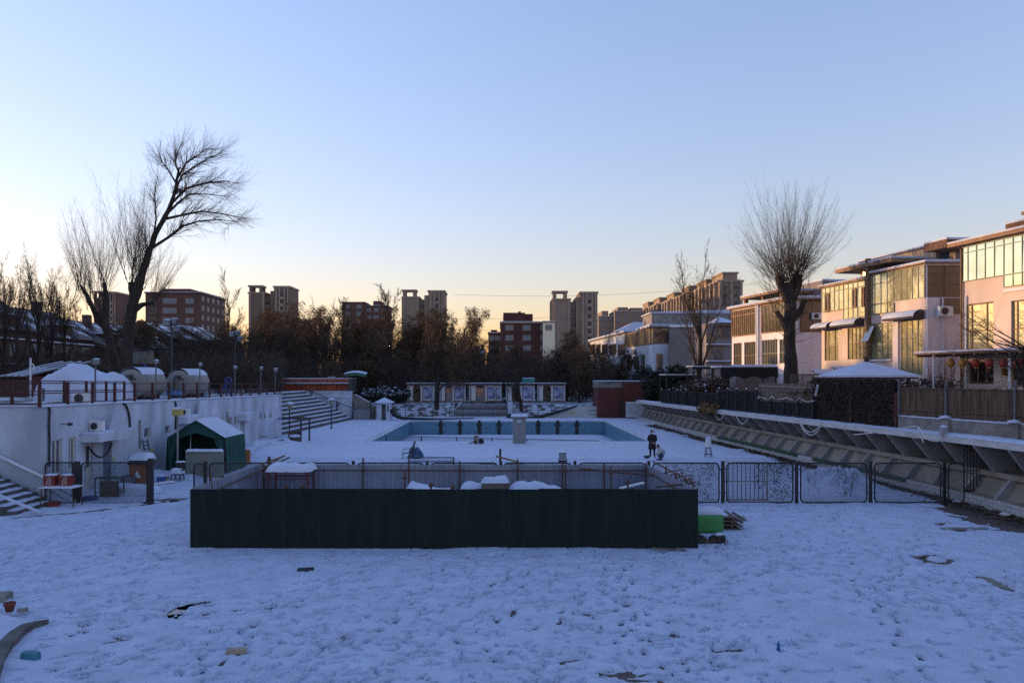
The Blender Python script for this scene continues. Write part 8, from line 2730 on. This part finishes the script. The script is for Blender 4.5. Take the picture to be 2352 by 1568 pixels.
arch([(406, 412, 0), (425, 370, .3), (445, 355, .5), (468, 334, .7)], .09, 40, 6, 1.6)
arch([(410, 395, 0), (402, 375, 0), (404, 352, .2), (410, 330, .4)], .08, 34, 7, 1.5)
arch([(404, 420, 0), (388, 390, -.3), (378, 375, -.5), (372, 358, -.6)], .08, 30, 8, 1.4)
arch([(515, 512, -1.3), (540, 525, -1.4), (530, 545, -1.5)], .03, 12, 9, .8)
arch([(350, 560, 0), (352, 500, .5), (345, 440, .8), (350, 400, .9)], .09, 40, 10, 1.5)
for b, n, L, ln in ((L_(304, 650), 18, 9.5, (-.10, 0, .2)), (L_(322, 640), 14, 7.5, (-.15, 0, .2)), (L_(340, 590), 12, 6.0, (-.3, 0, .3)), (L_(350, 695), 14, 5.0, (.45, 0, .1)), (L_(318, 670), 12, 6.0, (.35, 0, .2))):
    whips(s, b, n, L, rr, .42, .032, ln, twigs=17, tl=.3)
make_tree('leaning_tree', 'tall leaning bare tree with arching branches and a nest at left', (xu(290, Yt), Yt, 3.4), s)
m = MB()
nx = add(at(411, 438, Yt), (0, 0, 0))
for k in range(130):
    a, b = rr.uniform(0, 6.28), rr.uniform(-1.2, 1.2)
    p = add(nx, (rr.gauss(0, .2), rr.gauss(0, .2), rr.gauss(0, .15)))
    m.tube([p, add(p, (.35 * math.cos(a), .35 * math.sin(a), .2 * b))], .018, 3)
tag(settle(m.obj('bird_nest', wood_dark, kind='stuff')), 'dark twig nest high in the leaning tree', 'nest')

rr = random.Random(24)
Yt = 61.5
L_ = lambda u, v, y=0.0: (xu(u, Yt) - xu(265, Yt), y, zv(v, Yt) - 3.4)
s = []
limb(s, [(0, 0, -.3), L_(262, 830), L_(250, 780), L_(240, 735), L_(232, 715)], [.46, .38, .34, .30, .24])
limb(s, [L_(245, 755), L_(225, 735), L_(205, 690), L_(185, 655)], [.3, .22, .16, .1])
limb(s, [L_(240, 735), L_(245, 690), L_(240, 650)], [.3, .2, .14])
for b, n, L, ln in ((L_(234, 715), 20, 9.0, (-.1, 0, .15)), (L_(185, 655), 10, 6.0, (-.2, 0, .3)), (L_(240, 655), 16, 7.5, (0, 0, .3)), (L_(210, 700), 12, 7.0, (-.4, 0, .15))):
    whips(s, b, n, L, rr, .48, .032, ln, twigs=17, tl=.3)
make_tree('pollard_tree', 'pollarded bare tree with upright shoots left of the leaning tree', (xu(265, Yt), Yt, 3.4), s)

# ---- prototypes for the bare trees further off (10 m tall, copied and scaled)
def proto(kind, seed):
    q = random.Random(seed)
    o = []
    if kind == 'willow':
        sp = [dict(n=5, wig=.06, up=.05, kids=9, start=.35, ang=.75, ratio=.72, rr=.6, tip=.35), dict(n=7, wig=.10, up=.07, kids=11, start=.25, ang=.7, ratio=.42, rr=.5, tip=.25), dict(n=5, wig=.10, up=.0, kids=13, start=.2, ang=.8, ratio=.85, rr=.4, tip=.3), dict(n=6, wig=.05, up=-.24, kids=2.4, start=.1, ang=.35, ratio=.7, rr=.8, tip=.5), dict(n=3, wig=.05, up=-.25, kids=0, start=1, ang=0, ratio=0, rr=1)]
        branch(o, (0, 0, 0), (0, 0, 1), 6.2, .28, 0, sp, q)
    elif kind == 'round':
        sp = [dict(n=6, wig=.05, up=.05, kids=9, start=.25, ang=.65, ratio=.72, rr=.6, tip=.3), dict(n=7, wig=.07, up=.05, kids=9, start=.2, ang=.55, ratio=.52, rr=.55, tip=.22), dict(n=5, wig=.07, up=.05, kids=7, start=.15, ang=.5, ratio=.52, rr=.6, tip=.3), dict(n=3, wig=.07, up=.04, kids=3.5, start=.15, ang=.45, ratio=.62, rr=.7, tip=.4), dict(n=2, wig=.07, up=.02, kids=0, start=1, ang=0, ratio=0, rr=1)]
        branch(o, (0, 0, 0), (0, 0, 1), 7.4, .24, 0, sp, q)
    elif kind == 'tall':
        sp = [dict(n=10, wig=.03, up=.05, kids=24, start=.2, ang=.5, ratio=.36, rr=.5, tip=.12), dict(n=6, wig=.07, up=.10, kids=10, start=.15, ang=.5, ratio=.45, rr=.55, tip=.25), dict(n=4, wig=.10, up=.06, kids=6, start=.1, ang=.5, ratio=.5, rr=.65, tip=.35), dict(n=2, wig=.1, up=.02, kids=2, start=.2, ang=.5, ratio=.6, rr=.8), dict(n=2, wig=.1, up=0, kids=0, start=1, ang=0, ratio=0, rr=1)]
        branch(o, (0, 0, 0), (0, 0, 1), 9.4, .22, 0, sp, q)
    elif kind == 'vase':
        sp = [dict(n=4, wig=.05, up=.05, kids=7, start=.4, ang=.42, ratio=1.15, rr=.6, tip=.5), dict(n=8, wig=.06, up=.05, kids=11, start=.2, ang=.45, ratio=.42, rr=.5, tip=.2), dict(n=5, wig=.09, up=.06, kids=7, start=.15, ang=.5, ratio=.5, rr=.6, tip=.3), dict(n=3, wig=.1, up=.04, kids=3, start=.2, ang=.5, ratio=.55, rr=.7), dict(n=2, wig=.1, up=0, kids=0, start=1, ang=0, ratio=0, rr=1)]
        branch(o, (0, 0, 0), (0, 0, 1), 4.2, .22, 0, sp, q)
    zt = max(max(a[0][2], a[1][2]) for a in o)
    k = 10 / zt
    rm = {'willow': .013, 'round': .007, 'tall': .008, 'vase': .006}[kind]
    return [(mul(a, k), mul(b, k), max(r0, rm), max(r1, rm * .8), l) for a, b, r0, r1, l in o]


PM = {}
dark_twig = mat('dark_twig', (.055, .041, .033), .95, .3, .6)
orange_twig = mat('orange_twig', (.11, .055, .026), .9, .3, .4)
for key, kind, seed, mc in (('w1', 'willow', 31, twig_willow), ('w2', 'willow', 32, twig_willow), ('w3', 'willow', 33, orange_twig), ('r1', 'round', 34, dark_twig), ('r2', 'round', 35, twig), ('t1', 'tall', 36, twig), ('v1', 'vase', 37, twig), ('v2', 'vase', 38, dark_twig)):
    sg = proto(kind, seed)
    PM[key] = (seg_mesh('trunk', [a for a in sg if a[4] <= 1], 6, bark), seg_mesh('crown', [a for a in sg if a[4] > 1], 3, mc))


def plant(key, lab, u, vtop, Y, z0, group=None, wide=1.0, name='bare_tree', rz=None, x=None):
    h = (zv(vtop, Y) - z0) / 10
    t = thing(name, lab, 'tree', (xu(u, Y) if x is None else x, Y, z0), group)
    for nm, me in zip(('trunk', 'crown'), PM[key]):
        link(nm, me, None, t)
    t.scale = (h * wide, h * wide, h)
    t.rotation_euler = (0, 0, R.uniform(0, 6.28) if rz is None else rz)
    return t


def where(u):
    for lim, txt in ((215, 'below the left town houses'), (335, 'behind the twin pollard trunks'), (460, 'below the long brick apartment block'), (565, 'right of the long brick apartment block'), (680, 'below the left beige tower'), (785, 'left of the brick blocks'), (895, 'below the brick blocks'), (1030, 'below the middle beige tower'), (1120, 'under the low gap in the skyline'), (1265, 'below the dark red brick block'), (1375, 'below the right beige tower')):
        if u < lim:
            return txt
    return 'beside the farthest villa'


# named ones that stand out
plant('v1', 'slender bare tree left of the big pollard, before the grey end wall', 1605, 556, 74, 2.4, None, .88)
plant('r2', 'bare tree showing left of the left beige tower', 545, 700, 125, 2.0, None, .9)
for u_, v_, k_, l_ in ((640, 690, 'r2', 'airy bare crown right of the left beige tower top'), (700, 702, 'w2', 'airy willow crown left of the bare tall tree'), (770, 690, 'r2', 'airy bare crown left of the brick blocks'), (825, 712, 'w1', 'airy willow crown before the brick blocks'), (950, 712, 'w1', 'airy willow crown at the left foot of the middle tower'), (1030, 700, 'w2', 'airy willow crown at the right foot of the middle tower'), (1068, 712, 'r2', 'airy bare crown at the edge of the skyline gap'), (205, 690, 'r2', 'airy bare crown above the left town houses'), (330, 742, 'r2', 'airy bare crown below the left end of the brick apartment block'), (405, 752, 'v1', 'airy bare crown below the middle of the brick apartment block'), (460, 722, 'r2', 'airy bare crown at the right end of the brick apartment block')):
    plant(k_, l_, u_, v_, R.uniform(112, 126), 1.6 if u_ > 600 else 2.8, 'airy crowns of the tree belt', 1.0)
plant('r2', 'bare round-topped tree alone against the sky right of the brick block', 515, 602, 112, 3.0, None, .62)
plant('w3', 'orange brown willow before the left beige tower', 612, 688, 150, 1.4, None, 1.15, 'willow_tree')
plant('w3', 'orange brown willow just right of the left beige tower', 668, 706, 146, 1.4, None, 1.0, 'willow_tree')
plant('r1', 'dark twiggy tree right of the left beige tower', 716, 694, 132, 1.4, None, 1.0)
plant('v1', 'tall bare tree between the left tower and the brick blocks', 742, 674, 140, 1.4, None, .8)
plant('t1', 'thin bare tree behind the brick blocks, left of the middle', 795, 676, 150, 1.4, None, .9)
plant('w3', 'reddish willow before the brick blocks, left of the middle', 850, 706, 128, 1.4, None, 1.1, 'willow_tree')
plant('t1', 'tall narrow bare tree with a thick dark trunk left of the middle tower', 898, 652, 97.5, 1.4, None, .95)
plant('w1', 'willow with a dark trunk standing before the first white pavilion gap', 1003, 702, 92.5, .8, None, .95, 'willow_tree', .6)
plant('w2', 'drooping willow right of the middle tower', 1048, 704, 100, 1.4, None, .8, 'willow_tree')
plant('w2', 'pale willow low on the skyline in the middle gap', 1112, 778, 130, 1.4, None, .9, 'willow_tree')
plant('r1', 'dark spreading tree with low limbs behind the stone pillar', 1198, 786, 92.0, .7, None, 1.35)
plant('w1', 'broad dark willow in front of the right beige tower', 1300, 752, 106, 1.4, None, 1.1, 'willow_tree')
plant('r2', 'bare tree left of the red brick building, before the villas', 1376, 762, 93.5, 1.4, None, 1.0)
plant('w2', 'willow between the red building and the farthest villa', 1420, 800, 104, 1.4, None, 1.2, 'willow_tree')
plant('w1', 'willow hanging over the sloping ramp wall', 1330, 790, 97, 1.4, None, 1.0, 'willow_tree')
for k, (u, v, Y) in enumerate(((8, 552, 80), (42, 585, 74), (86, 560, 78), (118, 590, 84), (150, 610, 80))):
    plant('v1', ['thin bare tree at the very left edge', 'thin bare tree second from the left edge', 'thin bare tree third from the left edge', 'thin bare tree fourth from the left edge', 'thin bare tree just left of the pollards'][k], u, v, Y, 3.4, 'thin bare trees at the left', .8)
# the belt behind: many alike
for k in range(92):
    u = 40 + k * 15.4 + R.uniform(-14, 14)
    if u > 1440:
        break
    v = np.interp(u, [40, 150, 300, 440, 560, 700, 800, 1000, 1075, 1100, 1130, 1300, 1440], [715, 725, 745, 765, 728, 730, 735, 742, 790, 808, 792, 792, 805]) + R.uniform(-16, 22)
    Y = R.uniform(108, 150)
    plant(R.choice(['w1', 'w2', 'r1', 'r2', 'v2', 'v1']), 'bare brown belt tree ' + where(u), u, v, Y, 1.4 if u > 620 else 3.0, 'dense belt of bare trees behind the pool', R.uniform(1.0, 1.4))
for k in range(16):
    u = 170 + k * 58 + R.uniform(-18, 18)
    if 930 < u < 1300:
        continue
    Y = R.uniform(92, 106) if u > 640 else R.uniform(78, 96)
    plant(R.choice(['w1', 'r1', 'w2']), 'low dark front tree of the belt ' + where(u), u, R.uniform(800, 838), Y, 1.4 if u > 640 else 3.2, 'low dark trees at the front of the belt', R.uniform(1.2, 1.6))


# a mass of undergrowth behind and between them
def thicket(lab, u0, u1, Y0, Y1, z0, h, n, seed, m_, prof=None):
    q = random.Random(seed)
    sg = []
    for k in range(n):
        Y = q.uniform(Y0, Y1)
        u = q.uniform(u0, u1)
        x = xu(u, Y)
        hh = h * (prof(u) if prof else 1) * q.uniform(.5, 1.05)
        z = z0 + hh * q.random() ** .9
        a, e = q.uniform(0, 6.28), q.uniform(.2, 1.5)
        l = q.uniform(.5, 1.6)
        p = (x, Y, z)
        sg.append((p, (x + l * math.cos(a) * math.cos(e), Y + l * math.sin(a) * math.cos(e), z + l * math.sin(e) * q.choice((1, 1, -1))), q.uniform(.02, .05), .014, 3))
    me = seg_mesh('undergrowth', sg, 3, m_)
    o = link('undergrowth', me, None)
    o['kind'] = 'stuff'
    return tag(o, lab, 'undergrowth')
thicket('dense dark undergrowth along the back of the tree belt', 130, 1480, 128, 152, 1.4, 11.5, 31000, 41, dark_twig, lambda u: float(np.interp(u, [130, 300, 560, 700, 1000, 1080, 1110, 1200, 1480], [1.1, .95, 1.1, 1.15, 1.1, .7, .55, .6, .65])))
thicket('dark brush on the slope at the left end of the tree belt', 0, 650, 72, 100, 3.3, 4.2, 12000, 42, dark_twig)
thicket('dark brush beneath the trees behind the white pavilions', 640, 1470, 101, 112, 1.4, 6.0, 14000, 43, dark_twig)

# leafy evergreen masses
ever = mat('dark_evergreen', (.016, .024, .016), .8, .4, .8)
def leafy(name, lab, c, rx, ry, rz, n, m_, seed, size=.12, cat='shrub', snowy=0):
    q = random.Random(seed)
    t = thing(name, lab, cat, (c[0], c[1], c[2]))
    sg, lv, sn = [], MB(), MB()
    for k in range(max(6, n // 90)):
        a = q.uniform(0, 6.28); r = q.random() ** .5
        p = (c[0] + rx * .6 * r * math.cos(a), c[1] + ry * .6 * r * math.sin(a), c[2] + rz * q.uniform(1.0, 1.8))
        sg.append(((0, 0, 0), sub(p, c), .05, .015, 0))
    for k in range(n):
        while True:
            x, y, z = q.uniform(-1, 1), q.uniform(-1, 1), q.uniform(-1, 1)
            if x * x + y * y + z * z < 1: break
        w = 1 + .35 * math.sin(5 * x + seed) * math.sin(4 * z + 2 * y)
        p = (c[0] + rx * x * w, c[1] + ry * y * w, c[2] + rz * (1 + z * w))
        s_, a, b = size * q.uniform(.6, 1.4), q.uniform(0, 6.28), q.uniform(-1, 1)
        u_ = (math.cos(a) * s_, math.sin(a) * s_, b * s_ * .6)
        v_ = (-math.sin(a) * s_ * .5, math.cos(a) * s_ * .3, s_ * .5)
        (sn if snowy and z > .2 and q.random() < snowy else lv).raw([sub(p, u_), add(p, v_), add(p, u_), sub(p, v_)], [(0, 1, 2, 3)])
    link('stems', seg_mesh('stems', sg, 4, bark), None, t)
    lv.obj('foliage', m_, t, kind='stuff')
    if sn.f:
        sn.obj('foliage_snow', snow_soft, t, kind='stuff')
    return t
leafy('evergreen_bush', 'dark evergreen bush beside the red brick building', (xu(1510, 84), 84, 2.0), 1.7, 1.4, 1.9, 2600, ever, 51, .16)
leafy('evergreen_bush', 'dark evergreen bush before the grey end wall of the villa', (xu(1555, 88), 88, 2.3), 2.2, 1.4, 2.0, 2200, ever, 52, .16)
leafy('evergreen_bush', 'dark conifer clump behind the notice board', (xu(1478, 92), 92, 1.8), 1.8, 1.4, 2.2, 1800, ever, 53, .16)
leafy('snowy_bush', 'dark bush flecked with snow behind the hut', (xu(868, 93), 93, 1.0), 2.6, 1.6, 1.3, 1900, ever, 54, .14, 'shrub', .3)
leafy('snowy_bush', 'dark bush flecked with snow beside the thick trunk left of the pavilions', (xu(905, 95.5), 95.5, 1.3), 2.2, 1.2, 1.2, 1500, ever, 55, .14, 'shrub', .3)
brown_vine = mat('brown_vine', (.075, .048, .028), .9, .4, 1.5)
leafy('vine_bush', 'brown tangled vine bush with snow lumps over the terrace fence', (xu(1640, 62), 62, 2.6), 1.5, 1.2, 1.25, 2400, brown_vine, 56, .10, 'vine', .06)
leafy('vine_bush', 'dry tan grass tuft spilling over the edge of the stand', (stand_x(58) - .05, 58, 2.0), .9, 1.8, .45, 1200, mat('tan_grass', (.16, .10, .05), .9, .3, 2), 57, .12, 'grass')
leafy('vine_bush', 'dark brown creeper over the far black fence', (xu(1585, 70), 70.5, 2.4), 1.6, 2.0, 1.1, 1900, brown_vine, 58, .11, 'vine', .08)
leafy('snowy_bush', 'evergreen bush with a lump of snow behind the black fence', (xu(1618, 65), 65.5, 2.5), 1.0, .9, 1.2, 1100, ever, 59, .11, 'shrub', .25)
leafy('hedge', 'dark brown hedge top behind the ivy wall', (xu(1985, 43.5), 43.5, 3.3), 4.6, .8, .85, 3000, brown_vine, 60, .09, 'hedge')
leafy('hedge', 'brown hedge below the pink villa end wall', (xu(2150, 43), 43, 2.9), 1.8, .9, 1.05, 1800, brown_vine, 61, .08, 'hedge')

# slim shrubs and overhanging twigs by the rightmost villas
rr = random.Random(62)
shoots = mat('red_brown_shoot', (.17, .075, .05), .8, .3, 2)
s = []
sx_ = [None, dict(n=8, wig=.04, up=.06, kids=8, start=.25, ang=.4, ratio=.35, rr=.55, tip=.2), dict(n=4, wig=.06, up=.06, kids=3, start=.2, ang=.5, ratio=.4, rr=.7, tip=.4), dict(n=2, wig=.1, up=0, kids=0, start=1, ang=0, ratio=0, rr=1)]
for k in range(15):
    branch(s, (rr.gauss(0, .35), rr.gauss(0, .3), 0), norm((rr.gauss(0, .22), rr.gauss(0, .2), 1)), rr.uniform(3.2, 6.6), .03, 1, sx_, rr)
make_tree('bare_shrub', 'upright bare shrub with reddish shoots before the villa end wall', (xu(2160, 42.6), 42.6, 2.5), s, None, shoots, shoots, 1, 'shrub')
s = []
for k in range(10):
    branch(s, (rr.gauss(0, .5), rr.gauss(0, .3), 0), norm((rr.gauss(0, .35), rr.gauss(0, .2), .8)), rr.uniform(1.8, 3.6), .025, 1, sx_, rr)
make_tree('bare_shrub', 'low bare shrub beside the tall golden window', (xu(2110, 44.4), 44.2, 2.5), s, None, shoots, shoots, 1, 'shrub')
s = []
sy_ = [dict(n=6, wig=.05, up=.02, kids=7, start=.3, ang=.6, ratio=.75, rr=.55, tip=.4), dict(n=8, wig=.08, up=.02, kids=9, start=.15, ang=.55, ratio=.45, rr=.55, tip=.2), dict(n=5, wig=.10, up=.0, kids=5, start=.15, ang=.6, ratio=.5, rr=.6, tip=.3), dict(n=4, wig=.12, up=-.02, kids=2, start=.2, ang=.6, ratio=.5, rr=.8, tip=.4), dict(n=2, wig=.12, up=0, kids=0, start=1, ang=0, ratio=0, rr=1)]
branch(s, (0, 0, 0), norm((-.25, 0, 1)), 3.6, .16, 0, sy_, rr)
for k in range(7):
    branch(s, (-.5, 0, 3.2 + rr.uniform(-.4, .6)), norm((-1, rr.uniform(-.5, .5), rr.uniform(-.05, .5))), rr.uniform(2.8, 4.2), .045, 1, sy_, rr)
make_tree('fruit_tree', 'small bare fruit tree reaching in from the right edge before the porch', (xu(2390, 33), 33, 2.5), s, None, bark, mat('fruit_twig', (.10, .06, .05), .9))
s = []
for k in range(9):
    branch(s, (rr.gauss(0, .6), rr.gauss(0, .3), 0), norm((rr.gauss(0, .4), rr.gauss(0, .2), .8)), rr.uniform(1.2, 2.6), .02, 1, sx_, rr)
make_tree('bare_shrub', 'low bare shrub before the lantern porch', (xu(2270, 36), 36, 2.5), s, None, bark, twig, 1, 'shrub')
g = gnd(1962, 1118)
s = []
for k in range(5):
    branch(s, (rr.gauss(0, .1), rr.gauss(0, .1), 0), norm((rr.gauss(0, .25), 0, 1)), rr.uniform(.7, 1.3), .012, 1, sx_, rr)
make_tree('dry_weed', 'dry weed stalks behind the third fence panel from the hoarding', (xu(1948, 30.2), 30.2, .1), s, None, bark, twig, 1, 'weed')
